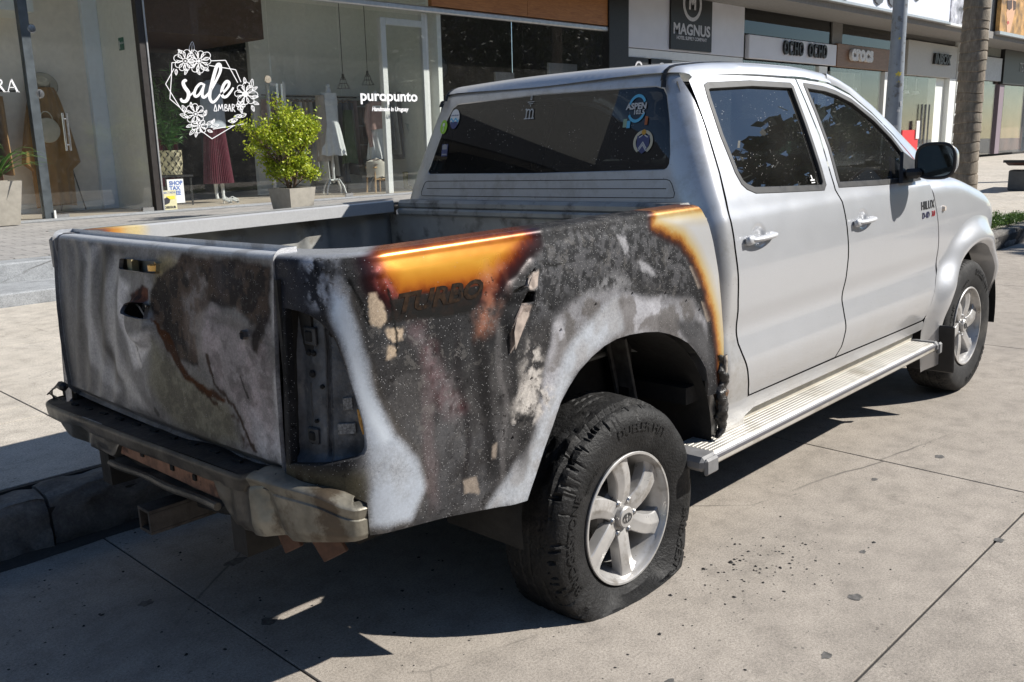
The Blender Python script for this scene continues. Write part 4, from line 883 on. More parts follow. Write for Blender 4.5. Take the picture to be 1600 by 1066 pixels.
def dist_edge(x, y):
    hx = half(min(max(x, .7), 1.9)); d = hx - abs(y); dx = x - .61
    if dx < RX and abs(y) > .50 - 0:
        ex, ey = (RX - dx) / RX, (abs(y) - .497) / RY; ex = max(ex, 0); ey = max(ey, 0); r = math.hypot(ex, ey); return max(0, (1 - r)) * ((RX * ex + RY * ey) / max(ex + ey, 1e-6))
    return max(0, min(d, dx + .002))
def roof(x, y):
    d = dist_edge(x, y); R = .085; V = .050
    dr = V * (1 - math.sqrt(max(0, 1 - (max(0, R - d) / R) ** 2))) if d < R else 0
    z = zed(min(x, 1.9)) + V + .016 * (1 - (y / .66) ** 2)
    gr = .006 * float(ss(.020, .008, abs(abs(y) - .575))) * float(ss(.63, .70, x))
    return (x, y, z - dr - gr)
panel('roof', rout, roof, M_sil, TR, h=.018, th=.02, rnd=.001)
for sg in (-1, 1):
    b = MB()
    pts = [roof(x, sg * .575) for x in (1.82, 1.6, 1.3, 1.0, .85, .75, .70, .665, .645, .63, .622)] + [(.612, sg * .586, 1.675), (.603, sg * .590, 1.650)]
    for p, q in zip(pts[:-1], pts[1:]):
        p, q = Vector(p), Vector(q); d = (q - p).normalized(); s_ = Vector((0, 1, 0)); n = d.cross(s_) * (-1); n = n if n.z > 0 or n.x < 0 else -n
        w = .011
        b.add([tuple(p + s_ * w + n * .001), tuple(p - s_ * w + n * .001), tuple(q - s_ * w + n * .001), tuple(q + s_ * w + n * .001), tuple(p + n * .006), tuple(q + n * .006)], [(0, 4, 5, 3), (4, 1, 2, 5)])
    b.build('roof_moulding', M_black, TR, smooth=60)

# doors
topd = [(1.13, 1.698), (1.3, 1.697)]
rd_out = [(x + .003, z) for x, z in shr[:12]] + [(.70, 1.684), (.80, 1.692), (.95, 1.697), (1.13, 1.699), (1.3, 1.697), (1.473, 1.692)] + [(1.484, 1.60), (1.492, 1.457), (1.470, 1.30), (1.466, 1.236), (1.494, 1.184), (1.508, 1.083), (1.513, .953), (1.506, .842), (1.497, .774), (1.504, .649), (1.487, .575), (1.455, .535)]
fd_out = [(1.463, .535), (1.495, .575), (1.512, .649), (1.505, .774), (1.514, .842), (1.521, .953), (1.516, 1.083), (1.502, 1.184), (1.474, 1.236), (1.478, 1.30), (1.500, 1.457), (1.492, 1.60), (1.481, 1.692)] + [(1.60, 1.687), (1.764, 1.672), (1.938, 1.624), (2.098, 1.539), (2.253, 1.433), (2.37, 1.34), (2.434, 1.28), (2.478, 1.215)] + [(2.52, 1.074), (2.566, .904), (2.585, .80), (2.578, .731), (2.551, .607), (2.50, .55), (2.445, .525)]
rwin = [(.787, 1.660), (.763, 1.652), (.755, 1.611), (.745, 1.477), (.756, 1.345), (.772, 1.305), (.795, 1.287), (.845, 1.270), (1.0, 1.262), (1.372, 1.245), (1.398, 1.262), (1.408, 1.33), (1.422, 1.504), (1.427, 1.655), (1.415, 1.667), (1.1, 1.672)]
fwin = [(1.530, 1.662), (1.535, 1.668), (1.70, 1.656), (1.80, 1.640), (1.93, 1.603), (2.09, 1.520), (2.215, 1.432), (2.290, 1.355), (2.300, 1.30), (2.272, 1.222), (1.9, 1.232), (1.512, 1.247), (1.512, 1.27), (1.535, 1.40), (1.537, 1.55)]
gsil = lambda a, b: cabf(a, b)
M_glassd = glass_mat('side_glass', (.05, .055, .06), 1.95, 0.0, .03)
def door_disp(hx, hz):
    def f(P):
        x, z = P[:, 0], P[:, 1]
        k = np.hypot((x - hx) / .055, (z - hz - .006) / .042); d = -.013 * ss(1.0, .45, k)
        return d
    return f
M_hand = simple('handle_paint', (.50, .51, .53), .45, .25, var=.05, coat=.2)
def make_door(out, win, hx, hz, hl):
    d = panel('door', shrink(out, .0015), cabf, M_sil, TR, [win], h=.0085, th=.03, rnd=.003, disp=door_disp(hx, hz))
    panel('window_seal', shrink(win, -.005), off_in(cabf, -.0022), M_seal, d, [shrink(win, .016)], h=.03, th=.014, rnd=.002)
    panel('window_glass', shrink(win, .004), off_in(cabf, .010), M_glassd, d, h=.05, th=.0, hem=False)
    b = MB(); y0 = -cabf(hx, hz)[1]
    pts = [(hx + hl * t, -(y0 - .004 + .030 * math.sin(math.pi * min(max(t / 1.0 + .5, 0), 1)) ** .4), hz + .004 * t) for t in np.linspace(-.5, .5, 15)]
    b.tube(pts, [.015 + .002 * math.sin(math.pi * k / 14) ** .5 for k in range(15)], 14, sq=.6)
    h_ = b.build('door_handle', M_hand, d, smooth=60); b = MB(); b.box((hx - hl * .5 + .006, -(y0 + .014), hz - .002), (.046, .024, .033), bev=.008); b.build('handle_cap', M_hand, d, smooth=60)
    return d
rd = make_door(rd_out, rwin, .800, 1.112, .19); fdr = make_door(fd_out, fwin, 1.672, 1.092, .18)
# small label on rear door glass
b = MB()
for dx, dz, sx, sz in ((0, 0, .035, .006), (0, .010, .008, .02), (0, -.01, .03, .004)):
    p = cabf(1.30 + dx, 1.285 + dz); b.box((p[0], p[1] - .001, p[2]), (sx, .001, sz), Matrix.Rotation(math.radians(-22), 3, 'X'))
b.build('glass_label', Mw, rd, smooth=None)
# badge letters on the front door
Mbadge = simple('badge_chrome', (.08, .08, .085), .25, .6, var=.3)
on_side = lambda off: (lambda a, b, h: on(cabf, off)(a, b, h))
bend_text('HILUX', 'badge_letters', Mbadge, fdr, on_side(.0015), 2.408, 1.098, .056, .0015, bold=.0002, shear=.15, sp=1.12)
bend_text('D-4D', 'badge_letters', flat('badge_navy', (.03, .03, .08), metal=.3), fdr, on_side(.0015), 2.375, 1.052, .040, .0015, bold=.0006, shear=.2)
bend_text('3.0', 'badge_letters', flat('badge_red', (.35, .03, .04), metal=.3), fdr, on_side(.0015), 2.475, 1.052, .036, .0015, bold=.0006, shear=.2)
# left doors, simpler copies in mirror image
def mirror(o, parent=None):
    c = o.copy(); me = o.data.copy()
    for v in me.vertices: v.co.y = -v.co.y
    me.flip_normals(); c.data = me; C.objects.link(c); c.parent = parent if parent is not None else TR
    for ch in list(o.children):
        if ch.name.startswith(('badge', 'glass_label')): continue
        mirror(ch, c)
    return c
mirror(rd); mirror(fdr)
# black sheets stand for the shade in the door gaps; then the sill
b = MB(); b.grid(lambda u, v: (lambda x, z: (x, cabf(x, z)[1] + .030, z))(.62 + 1.95 * u, .50 + 0.72 * v), 20, 14)
b.grid(lambda u, v: (lambda x, z: (x, cabf(x, z)[1] + .035, z))(1.425 + .085 * u, 1.22 + .46 * v), 3, 8)
b.grid(lambda u, v: (lambda x, z: (x, cabf(x, z)[1] + .032, z))(.64 + .10 * u, 1.20 + .47 * v), 3, 8)
gp = b.build('door_frame', M_gap, TR); mirror(gp)
sill = panel('rocker_panel', [(.55, .425), (.70, .44), (.80, .472), (2.48, .472), (2.50, .49), (2.46, .518), (1.5, .528), (.74, .530), (.735, .528), (.55, .5285)], cabf, M_sil, TR, h=.03, th=.03); mirror(sill)
b = MB(); b.box((1.5, -.795, .44), (1.9, .02, .07)); b.box((1.5, -.81, .478), (1.9, .04, .012)); b.build('inner_sill', simple('cream_sill', (.50, .47, .40), .5, .1), TR)
# closing strip under the rear shut line so the cab corner runs into the sill
# A pillars and windscreen
Dp = [(1.74, 1.680), (1.84, 1.662), (1.938, 1.632), (2.098, 1.547), (2.253, 1.441), (2.37, 1.350), (2.46, 1.285), (2.56, 1.232)]
Qp = [(1.80, -.600, 1.722), (1.90, -.606, 1.695), (2.02, -.612, 1.658), (2.22, -.628, 1.578), (2.42, -.645, 1.490), (2.58, -.66, 1.412), (2.72, -.675, 1.345), (2.86, -.695, 1.285)]
b = MB()
def apil(u, v):
    k = u * 7; i = min(int(k), 6); f = k - i; P = Vector(cabf(*Dp[i])) .lerp(Vector(cabf(*Dp[i + 1])), f); Q = Vector(Qp[i]).lerp(Vector(Qp[i + 1]), f)
    m = P.lerp(Q, v); bl = math.sin(v * math.pi) * .020; return tuple(m + Vector((.0, -.7, .7)) * bl)
b.grid(apil, 28, 8); ap = b.build('roof_pillar', M_sil, TR, smooth=70); mirror(ap)
b = MB(); b.grid(lambda u, v: (lambda q: (q[0] + .10 * (1 - (2 * v - 1) ** 2), q[1] * (1 - 2 * v), q[2] + .012 * (1 - (2 * v - 1) ** 2)))([Qp[min(int(u * 7), 6)][i] * (1 - (u * 7 - min(int(u * 7), 6))) + Qp[min(int(u * 7), 6) + 1][i] * (u * 7 - min(int(u * 7), 6)) for i in range(3)]), 14, 12)
b.build('windscreen', M_screen, TR)

# front wing and bonnet
zs = sline([(2.45, 1.222), (2.6, 1.226), (2.87, 1.212), (3.14, 1.158), (3.41, 1.078), (3.59, .965), (3.78, .775), (3.9, .55)])
def wW(x): return .868 - .0 * (x - 2.5) - .34 * max(0, (x - 3.25) / .65) ** 2.2
def wing(x, t):
    W = wW(x); zt = zs(x); R = .10
    base = _cw(min(t, 1.2)) / .872 * W if t < zt - R else W * _cw(min(1.12, zt - R)) / .872
    if t < zt - R: return (x, -base, t)
    q = t - (zt - R); L = R * math.pi / 2
    if q < L: a = q / R; return (x, -(base - R * (1 - math.cos(a))), zt - R + R * math.sin(a))
    return (x, -(base - R - (q - L)), zt + .12 * (q - L) * (1 - (q - L) * .6))
arc = [(3.10 + .50 * math.cos(math.radians(a)), .42 + .50 * math.sin(math.radians(a))) for a in range(0, 181, 8)]
wo = [(2.585, .52), (2.584, .62), (2.602, .74), (2.592, .80), (2.572, .905), (2.527, 1.075), (2.487, 1.205), (2.50, 1.24), (2.52, 1.42)] + [(x, zs(x) + .20) for x in (2.7, 2.87, 3.14, 3.41, 3.59)] + [(3.62, .95), (3.62, .42)] + arc + [(2.60, .50)]
wg = panel('front_wing', wo[:-1], wing, M_sil, TR, h=.02, th=.03); mirror(wg)
b = MB()
def hood(u, v):
    x = 2.50 + 1.12 * u; p = wing(x, zs(x) + .195); y = p[1] * (1 - v); return (x + .14 * (1 - (1 - v) ** 2) * u + .16 * (1 - (1 - v) ** 2) * (1 - u), y, p[2] + .035 * (1 - (1 - v) ** 2))
b.grid(hood, 30, 10); hd = b.build('bonnet', M_sil, TR); mirror(hd)
b = MB(); b.grid(lambda u, v: (lambda x, z: (x, -wW(x) * .985, z))(3.60 + .26 * u ** .8, .72 + .22 * v - .18 * u * v), 12, 6); lamp = b.build('headlight', glass_mat('lamp_lens', (.75, .78, .8), 1.5, .05), TR); mirror(lamp)
b = MB(); b.grid(lambda u, v: (lambda x, z: (x, -wW(x) + .03, z))(3.58 + .26 * u ** .8, .72 + .22 * v - .18 * u * v), 12, 6); lr_ = b.build('lamp_reflector', simple('reflector', (.6, .6, .62), .2, .8), TR); mirror(lr_)
b = MB()
def fb(u, v):
    y = -.86 * (1 - v) ; a = v * math.pi / 2; x = 3.60 + .34 * math.sin(a) ** .7; y = -wW(3.60) * math.cos(a); z = .42 + .34 * u; return (x + .03 * math.sin(u * math.pi) - .10 * (1 - u), y, z)
b.grid(fb, 8, 20); fbp = b.build('front_bumper', M_sil, TR); mirror(fbp)
b = MB(); b.box((3.70, 0, .80), (.25, 1.1, .26), bev=.05); b.build('radiator_grille', M_black, TR)
# flare
b = MB()
def flare(u, v):
    a = math.radians(-14 + 210 * u); R = .452 + .155 * v; cx, cz = 3.088, .405
    x = cx + R * math.cos(a) * (1.0 if math.cos(a) > 0 else 1.02); z = cz + R * math.sin(a) * (.965)
    W = wW(min(x, 3.9)) * (_cw(max(.45, min(z, 1.15))) / .872) if x > 3.3 else _cw(max(.45, min(z, 1.15)))
    W = W - .004
    pr = .052 * (math.cos(min(1, max(0, (v - .15) / .85)) * math.pi) * .5 + .5) ** .8 if v > .15 else .052 - .02 * (.15 - v) / .15
    return (x, -(W + pr), z)
b.grid(flare, 60, 12)
b.grid(lambda u, v: (lambda p, q: (p[0] * 1, p[1] + .12 * v, p[2]))(flare(u, 0), 0), 60, 3)
fl = b.build('wheel_flare', M_sil, TR, smooth=60); mirror(fl)
b = MB()
b.grid(lambda u, v: (3.088 + .47 * math.cos(math.radians(-10 + 200 * u)), -.86 + .40 * v, .405 + .46 * math.sin(math.radians(-10 + 200 * u))), 30, 4)
b.box((3.09, -.46, .62), (.95, .02, .55)); fli = b.build('arch_liner', M_gap, TR); mirror(fli)
b = MB(); b.box((2.60, -.84, .355), (.02, .24, .25), Matrix.Rotation(math.radians(-6), 3, 'Y'), bev=.006); mf = b.build('mud_flap', M_black, TR); mirror(mf)
b = MB(); p = cabf(2.615, 1.066); b.tube([(2.615, -.862, 1.066), (2.615, -.876, 1.066)], [.017, .011], 16); b.build('side_repeater', simple('clear_lens', (.62, .55, .48), .15, coat=.5), TR)

# mirror
mi = MB()
def mfn(u, v):
    a = 2 * math.pi * v; e = 3.2; c, s = math.cos(a), math.sin(a); r = (abs(c) ** e + abs(s) ** e) ** (-1 / e)
    k = math.sqrt(max(0, 1 - u ** 2.3)); return (2.185 + .13 * u, -.968 + .082 * r * c * k - .012 * u, 1.317 + .074 * r * s * k)
mi.grid(mfn, 10, 32); mh = mi.build('mirror_housing', simple('mirror_chrome', (.62, .63, .65), .22, .7, var=.06), TR, smooth=60)
b = MB(); e = 3.2
ring = [(2.183, -.968 + .084 * (abs(math.cos(t)) ** e + abs(math.sin(t)) ** e) ** (-1 / e) * math.cos(t), 1.317 + .076 * (abs(math.cos(t)) ** e + abs(math.sin(t)) ** e) ** (-1 / e) * math.sin(t)) for t in np.linspace(0, 2 * math.pi, 40, False)]
b.tube(ring, .008, 8, closed=True); b.add([(2.190, p[1], p[2]) for p in ring], [tuple(range(40))]); b.build('mirror_bezel', M_black, mh)
b = MB(); b.add([(2.180, -.968 + (p[1] + .968) * .93, 1.317 + (p[2] - 1.317) * .93) for p in ring], [tuple(range(40))]); b.build('mirror_glass', simple('mirror_silvering', (.10, .115, .12), .03, 1.0, var=.02), mh, smooth=None)
b = MB(); b.box((2.20, -.872, 1.262), (.12, .075, .045), Matrix.Rotation(math.radians(8), 3, 'Z'), bev=.015); b.add([(2.10, -.840, 1.222), (2.33, -.838, 1.222), (2.31, -.815, 1.315), (2.22, -.795, 1.36), (2.10, -.858, 1.222), (2.33, -.855, 1.222), (2.31, -.83, 1.315), (2.22, -.81, 1.36)], [(4, 5, 6, 7), (0, 3, 2, 1), (0, 1, 5, 4), (3, 0, 4, 7), (2, 3, 7, 6)]); b.build('mirror_arm', M_black, mh)
mh2 = mirror(mh)

# running board
M_alu = simple('board_aluminium', (.52, .50, .46), .4, .35, var=.12, scale=5, dirt=(6, .5, .7, (.34, .31, .26)))
b = MB(); b.box((1.40, -.845, .398), (2.05, .165, .046), bev=.010); b.box((1.40, -.79, .375), (1.95, .04, .03)); rb = b.build('running_board', M_alu, TR)
b = MB()
for k in range(9): b.box((1.41, -.776 - k * .0165, .4202), (2.00, .009, .0036), bev=.0012)
b.build('tread_rib', M_alu, rb)['kind'] = 'stuff'
b = MB(); b.box((1.40, -.928, .4085), (2.03, .010, .018), bev=.004); b.build('edge_trim', simple('trim_grey', (.10, .10, .115), .45), rb)
for x, l in ((.345, .13), (2.445, .07)):
    b = MB(); b.box((x + (.02 if x < 1 else 0), -.848, .398), (l * .8, .174, .052), bev=.016); b.box((x + .02, -.932, .388), (l * .6, .018, .060), bev=.008); b.build('end_cap', simple('cap_grey', (.17, .17, .175), .55, var=.2), rb)
mirror(rb)
b = MB()
for x in (.7, 1.4, 2.1): b.box((x, -.72, .38), (.05, .30, .03))
br_ = b.build('board_bracket', M_chas, TR); mirror(br_)

# wheels
def tyre_mesh(burnt_):
    prof = [(.206, -.092), (.212, -.106), (.222, -.114), (.245, -.123), (.285, -.131), (.318, -.130), (.340, -.124), (.353, -.114), (.361, -.100)]
    tr = [(.3665 - .0035 * (abs(y) / .095) ** 2 * 1.5, y) for y in np.linspace(-.092, .092, 41)]
    prof = prof + tr + [(r, -y) for r, y in prof[::-1]]
    n = 420; R = np.array([p[0] for p in prof]); Y = np.array([p[1] for p in prof]); A = np.arange(n) / n * 2 * math.pi
    r = np.tile(R, (n, 1)); y = np.tile(Y, (n, 1)); a = np.tile(A[:, None], (1, len(prof)))
    g = np.zeros_like(r)
    tread = (r > .352) | (np.abs(y) < .101)
    for c in (-.060, -.020, .020, .060): g = np.maximum(g, ss(.0052, .0032, np.abs(y - c + .0022 * np.sin(a * 70))))
    pitch = 2 * math.pi / 76
    ph = (a / pitch + y * 18 + .35 * np.floor(y / .04)) % 1; lat = ss(.11, .06, np.abs(ph - .5)) * (np.abs(y) > .066)
    lat2 = ss(.10, .05, np.abs(ph - .5)) * .6 * (np.abs(y) <= .063)
    g = np.maximum(g, np.maximum(lat, lat2)); g = g * tread * (np.abs(y) < .128)
    r = r - g * .0065 * np.where(np.abs(y) > .105, .45, 1)
    for rr, w, h in ((.335, .0012, .0015), (.300, .001, .0012), (.250, .0012, .002), (.245, .0012, -.002)):
        y = y + np.sign(y) * h * ss(w * 3, w, np.abs(np.tile(R, (n, 1)) - rr)) * (np.abs(y) > .11)
    x = r * np.cos(a); z = r * np.sin(a)
    y = np.where(y > 0, y * .78, y)
    if burnt_:
        r = r + g * .0065 * np.where(np.abs(y) > .105, .45, 1) * (.45 + .5 * (fbm(a * 4, y * 9, 1, 3, 33) > .5)); x = r * np.cos(a); z = r * np.sin(a)
        # flattened on the road and bulging, tread lifted and torn towards the top rear
        nn = (fbm(a * 9, y * 40 + r * 12, 1, 5, 3) - .5); big = (fbm(a * 3, y * 14, 1, 4, 13) - .5)
        r2 = r + nn * .004 * (r > .30) + big * .008 * (r > .33)
        lift = ss(.9, 1.5, a) * ss(3.1, 2.2, a); r2 = r2 + lift * .020 * (r > .33) * (y > -.09)
        lump = ss(2.1, 2.25, a) * ss(2.9, 2.5, a) * (r > .34); r2 = r2 + lump * .012 * (big + .35) * 2
        chip = (fbm(a * 30, y * 60, 1, 3, 23) > .68) * (np.abs(y + .108) < .022) * (r > .335); r2 = r2 - chip * .012
        x = r2 * np.cos(a); z = r2 * np.sin(a)
        fl_ = -.2435; below = np.maximum(0, fl_ - z); bel2 = np.maximum(0, fl_ + .10 - z)
        side = np.sign(y) * (np.abs(y) > .02)
        kk = ss(.222, .30, r); y = y + kk * (side * (bel2 * .20) * (r < .36) + side * bel2 * .10 + nn * .003)
        y = y - .012 * ss(-.05, .12, x) * (z < 0) * (y < 0) * 0
        z = np.where(z < fl_, fl_ - .0 + (z - fl_) * .012, z); x = x * (1 + below * .30)
    V = np.stack([x, y, z], -1).reshape(-1, 3); m = len(prof)
    F = [(i * m + j, ((i + 1) % n) * m + j, ((i + 1) % n) * m + j + 1, i * m + j + 1) for i in range(n) for j in range(m - 1)]
    b = MB(); b.v = V.tolist(); b.f = F; b.m = [0] * len(F); return b
M_tyre = simple('tyre_rubber', (.020, .020, .021), .75, spec=.3, var=.25, scale=14, bmp=.25, bscale=160, dirt=(5, .52, .72, (.07, .066, .06)))
M_tyreb = simple('burnt_tyre_rubber', (.011, .011, .0115), .62, spec=.3, var=.5, scale=20, bmp=.7, bscale=110, dirt=(9, .56, .74, (.035, .034, .033)))
M_rim = simple('alloy_rim', (.48, .47, .46), .34, .45, var=.12, scale=18, dirt=(11, .54, .72, (.22, .195, .165)))
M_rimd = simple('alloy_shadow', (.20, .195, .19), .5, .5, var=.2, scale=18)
M_nut = simple('wheel_nut', (.42, .42, .42), .3, .9)
def make_wheel(burnt_):
    w = thing('wheel'); w.parent = TR
    ty = tyre_mesh(burnt_).build('tyre', M_tyreb if burnt_ else M_tyre, w, smooth=28)
    b = MB(); b.lathe([(.200, -.085), (.204, -.104), (.214, -.110), (.2165, -.119), (.2145, -.1215), (.208, -.1215), (.2045, -.116), (.2035, -.106), (.199, -.098), (.192, -.085), (.183, -.06), (.176, 0), (.176, .09), (.205, .11)], axis='y', n=72)
    rim = b.build('rim', M_rim, w, smooth=40)
    for k in range(6):
        b = MB(); a0 = math.radians(60 * k + 27)
        def sp(u, v, a0=a0):
            r = .034 + .166 * u; t = 2 * v - 1
            hw = .0265 + .0155 * u ** 1.3 + .010 * (1 - u) ** 3 + .012 * max(0, u - .85) / .15; tw = .24 * (u - .1) ** 2
            ang = a0 + tw + t * hw / r; y = -.103 - .004 * math.sin(u * math.pi) + .016 * (1 - u) ** 3
            rid = .25; tt = t - rid * (1 - u); y += (.0125 * max(0, tt) / (1 - rid * .5) + .005 * max(0, -tt)) * (.5 + .6 * u)
            if abs(t) > .86: y += .006 * (abs(t) - .86) / .14
            if abs(t) > .98: y += .030
            return (r * math.cos(ang), y, r * math.sin(ang))
        b.grid(sp, 14, 30); b.build('spoke', M_rim, rim, smooth=24)
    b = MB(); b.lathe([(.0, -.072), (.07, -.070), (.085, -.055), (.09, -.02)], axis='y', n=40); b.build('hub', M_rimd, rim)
    b = MB(); b.lathe([(.178, .03), (.10, .02), (.0, .02)], axis='y', n=40); b.lathe([(.15, -.015), (.15, .0), (.06, .0)], axis='y', n=40); b.build('brake_disc', simple('brake_dark', (.035, .03, .028), .7, .4), w)
    b = MB(); b.lathe([(.036, -.085), (.036, -.104), (.032, -.108), (.0, -.110)], axis='y', n=28); cp = b.build('hub_cap', M_rim, rim)
    b = MB()
    for (rx, rz, cz) in ((.021, .015, 0), (.008, .015, 0), (.014, .0065, .008)):
        b.tube([(rx * math.cos(t), -.1105, cz + rz * math.sin(t)) for t in np.linspace(0, 2 * math.pi, 24, False)], .0016, 5, closed=True)
    b.build('cap_emblem', simple('emblem_dark', (.16, .16, .16), .35, .7), rim)
    for k in range(6):
        a = math.radians(60 * k - 3 + 0); b = MB(); c = (.0565 * math.cos(a), 0, .0565 * math.sin(a))
        b.lathe([(.0, -.100), (.006, -.099), (.0105, -.094), (.0105, -.06)], c=c, axis='y', n=6); b.build('wheel_nut', M_nut, w)
        b = MB(); b.lathe([(.0105, -.066), (.019, -.0745), (.021, -.0745)], c=c, axis='y', n=20); b.build('nut_seat', M_gap, rim)
    # raised lettering on the side wall
    def arc(s, rad, a_mid, size, flip=False, mat=None):
        def f(a, bb, h):
            t = math.radians(a_mid) - (a / rad) * (1 if not flip else -1); R = rad + bb * (1 if not flip else -1)
            base = -.1335 if .27 < R < .33 else -.130
            x, z = R * math.cos(t), R * math.sin(t); y = base - h
            if burnt_:
                nz_ = -.2435; bel = max(0, nz_ - z); b2 = max(0, nz_ + .10 - z); y -= b2 * .30
                if z < nz_ + .012: z = nz_ + .012; 
                x *= 1 + bel * .35
            return Vector((x, y - .001, z))
        bend_text(s, 'sidewall_letters', mat or (M_tyreb if burnt_ else M_tyre), ty, f, 0, 0, size, .0004 if burnt_ else .0008, bold=.0003, xs=1.15)
    arc('DUELER H/T', .300, 78, .042); arc('BRIDGESTONE', .300, 200 if not burnt_ else 178, .042); arc('BRIDGESTONE', .300, -40, .042); arc('265/65 R17', .270, 135, .018)
    return w
w1 = make_wheel(True); w1.location = (0, -.743, .302); w1['label'] = 'flat rear wheel with melted torn tyre'
w2 = make_wheel(False); w2.location = (3.085, -.742, .385); w2.rotation_euler = (0, math.radians(22), 0)
for (x, z, src) in ((0, .385, w2), (3.085, .385, w2)):
    c = copy_tree(src, TR); c.location = (x, .742, z if x > 1 else .40); c.rotation_euler = (0, 0, math.pi)

# underbody
b = MB()
for sg in (-1, 1):
    b.box((1.2, sg * .42, .52), (4.6, .07, .12)); b.box((-.2, sg * .56, .46), (1.3, .065, .03))
b.tube([(0, -.70, .31), (0, .70, .39)], .045, 12); b.tube([(0, -.14, .35), (0, .14, .36)], .12, 14)
b.box((-1.0, 0, .56), (.08, 1.2, .10)); b.box((1.6, .0, .50), (2.0, .6, .20)); b.box((3.3, 0, .55), (.9, .7, .3)); b.tube([(2.6, .3, .40), (1.0, .30, .42), (.2, .35, .5), (-.9, .38, .48)], .03, 10)
b.box((.35, -.36, .62), (.02, .5, .5)); b.box((1.6, 0, .60), (2.4, 1.62, .06))
b.build('chassis', M_chas, TR)
b = MB(); b.grid(lambda u, v: (.01 + .49 * math.cos(math.radians(-8 + 196 * u)), -.85 + .32 * v, .43 + .475 * math.sin(math.radians(-8 + 196 * u))), 30, 4); b.box((.0, -.50, .72), (1.0, .02, .45)); b.build('arch_liner', M_chas, TR)
b = MB(); b.box((.335, -.60, .66), (.012, .07, .30), Matrix.Rotation(math.radians(-14), 3, 'Y'), bev=.003); b.box((.34, -.56, .66), (.05, .012, .30), Matrix.Rotation(math.radians(-14), 3, 'Y')); b.build('arch_bracket', simple('dusty_bracket', (.13, .125, .12), .7, .2, var=.4, scale=30), TR)
# melted remains hanging at the front of the arch
b = MB(); ml = []
def blob(u, v):
    z = .735 - .30 * u; a = 2 * math.pi * v; n_ = float(fbm(u * 14, v * 6, 1, 4, 8)); r = (.010 + .020 * math.sin(u * math.pi) ** .6) * (.35 + 1.1 * n_); wv = .014 * math.sin(u * 9) + .008 * math.sin(u * 23)
    return (.512 + .03 * math.sin(u * 3.2) + wv + r * math.cos(a) * 1.1, -.868 + r * math.sin(a) * .8, z)
b.grid(blob, 60, 24); b.build('melted_mud_flap', simple('charred_plastic', (.018, .016, .015), .4, var=.6, scale=40, bmp=1.0, bscale=60, dirt=(24, .60, .68, (.16, .09, .05))), TR, smooth=60)
b = MB(); b.grid(lambda u, v: (.540 + (.004 + .010 * float(fbm(u * 9, v))) * math.sin(v * 6.28) , -.880 + (.003 + .008 * float(fbm(u * 13, v, 1, 3, 4))) * math.cos(v * 6.28), .73 - .09 * u), 12, 10); b.build('melted_edge', simple('pale_char', (.32, .28, .24), .6, var=.5, scale=50, bmp=.8), TR, smooth=60)

# rear step bumper
M_bump = simple('burnt_bumper_steel', (.10, .092, .08), .48, .55, var=.5, scale=9, bmp=.35, bscale=50, dirt=(5, .5, .66, (.045, .043, .045)))
M_bumpc = simple('bare_bumper_steel', (.21, .195, .16), .45, .5, var=.4, scale=14, bmp=.35, bscale=40, dirt=(9, .50, .62, (.09, .07, .05)))
M_bumpe = simple('scorched_bumper_steel', (.12, .115, .10), .45, .55, var=.4, scale=8, bmp=.3, bscale=50, dirt=(4, .48, .60, (.05, .05, .048)))
M_pan = simple('rusty_panel', (.24, .125, .08), .7, .2, var=.35, scale=30, bmp=.35, dirt=(22, .52, .62, (.10, .05, .035)))
PB = [(-1.022, -.890), (-1.035, -.889), (-1.048, -.886), (-1.062, -.876), (-1.083, -.845), (-1.105, -.79), (-1.128, -.69), (-1.145, -.55), (-1.154, -.35), (-1.157, -.1), (-1.156, .2), (-1.153, .45), (-1.147, .62), (-1.137, .75), (-1.120, .83), (-1.085, .875), (-1.03, .892), (-.95, .895)]
def pathp(u):
    k = u * (len(PB) - 1); i = min(int(k), len(PB) - 2); f = k - i
    P = [Vector(PB[max(i - 1, 0)]), Vector(PB[i]), Vector(PB[i + 1]), Vector(PB[min(i + 2, len(PB) - 1)])]
    h = lambda t: .5 * ((2 * P[1]) + (P[2] - P[0]) * t + (2 * P[0] - 5 * P[1] + 4 * P[2] - P[3]) * t * t + (3 * P[1] - P[0] - 3 * P[2] + P[3]) * t ** 3)
    p = h(f); d = (h(min(f + .02, 1.0)) - h(max(f - .02, 0))).normalized(); n = Vector((-d.y, d.x)); 
    if n.dot(Vector((-1, p.y * .8))) < 0: n = -n
    return p, n
xo = sline([(-.87, -1.065), (-.83, -1.095), (-.70, -1.132), (-.5, -1.148), (0, -1.157), (.45, -1.153), (.7, -1.143), (.82, -1.125), (.87, -1.09)])
zt = sline([(-.893, .692), (-.75, .712), (-.60, .716), (-.35, .715), (.1, .704), (.5, .692), (.895, .670)])
zl = sline([(-.893, .606), (-.82, .600), (-.73, .585), (-.66, .578), (-.48, .552), (-.44, .548), (-.41, .575), (-.39, .60), (-.385, .655), (.20, .645), (.235, .60), (.27, .575), (.36, .572), (.60, .54), (.72, .545), (.80, .565), (.86, .60), (.895, .63)])
b = MB()
def btop(u, v):
    y = -.835 + 1.68 * u; x1 = xo(y) + .012; x2 = -.955 + .02 * abs(y) ** 4; x = x1 + (x2 - x1) * v
    d = (float(fbm(y * 6, v * 3, 1, 4, 2)) - .5) * .014 + .006 * math.sin(y * 18) * v
    return (x, y, zt(y) + d * v ** .5 - .006 * v)
b.grid(btop, 90, 10); bp_ = b.build('step_bumper', simple('sooty_step', (.040, .038, .038), .55, .4, var=.5, scale=8, bmp=.5, bscale=70, dirt=(12, .58, .72, (.10, .09, .08))), TR, smooth=50)
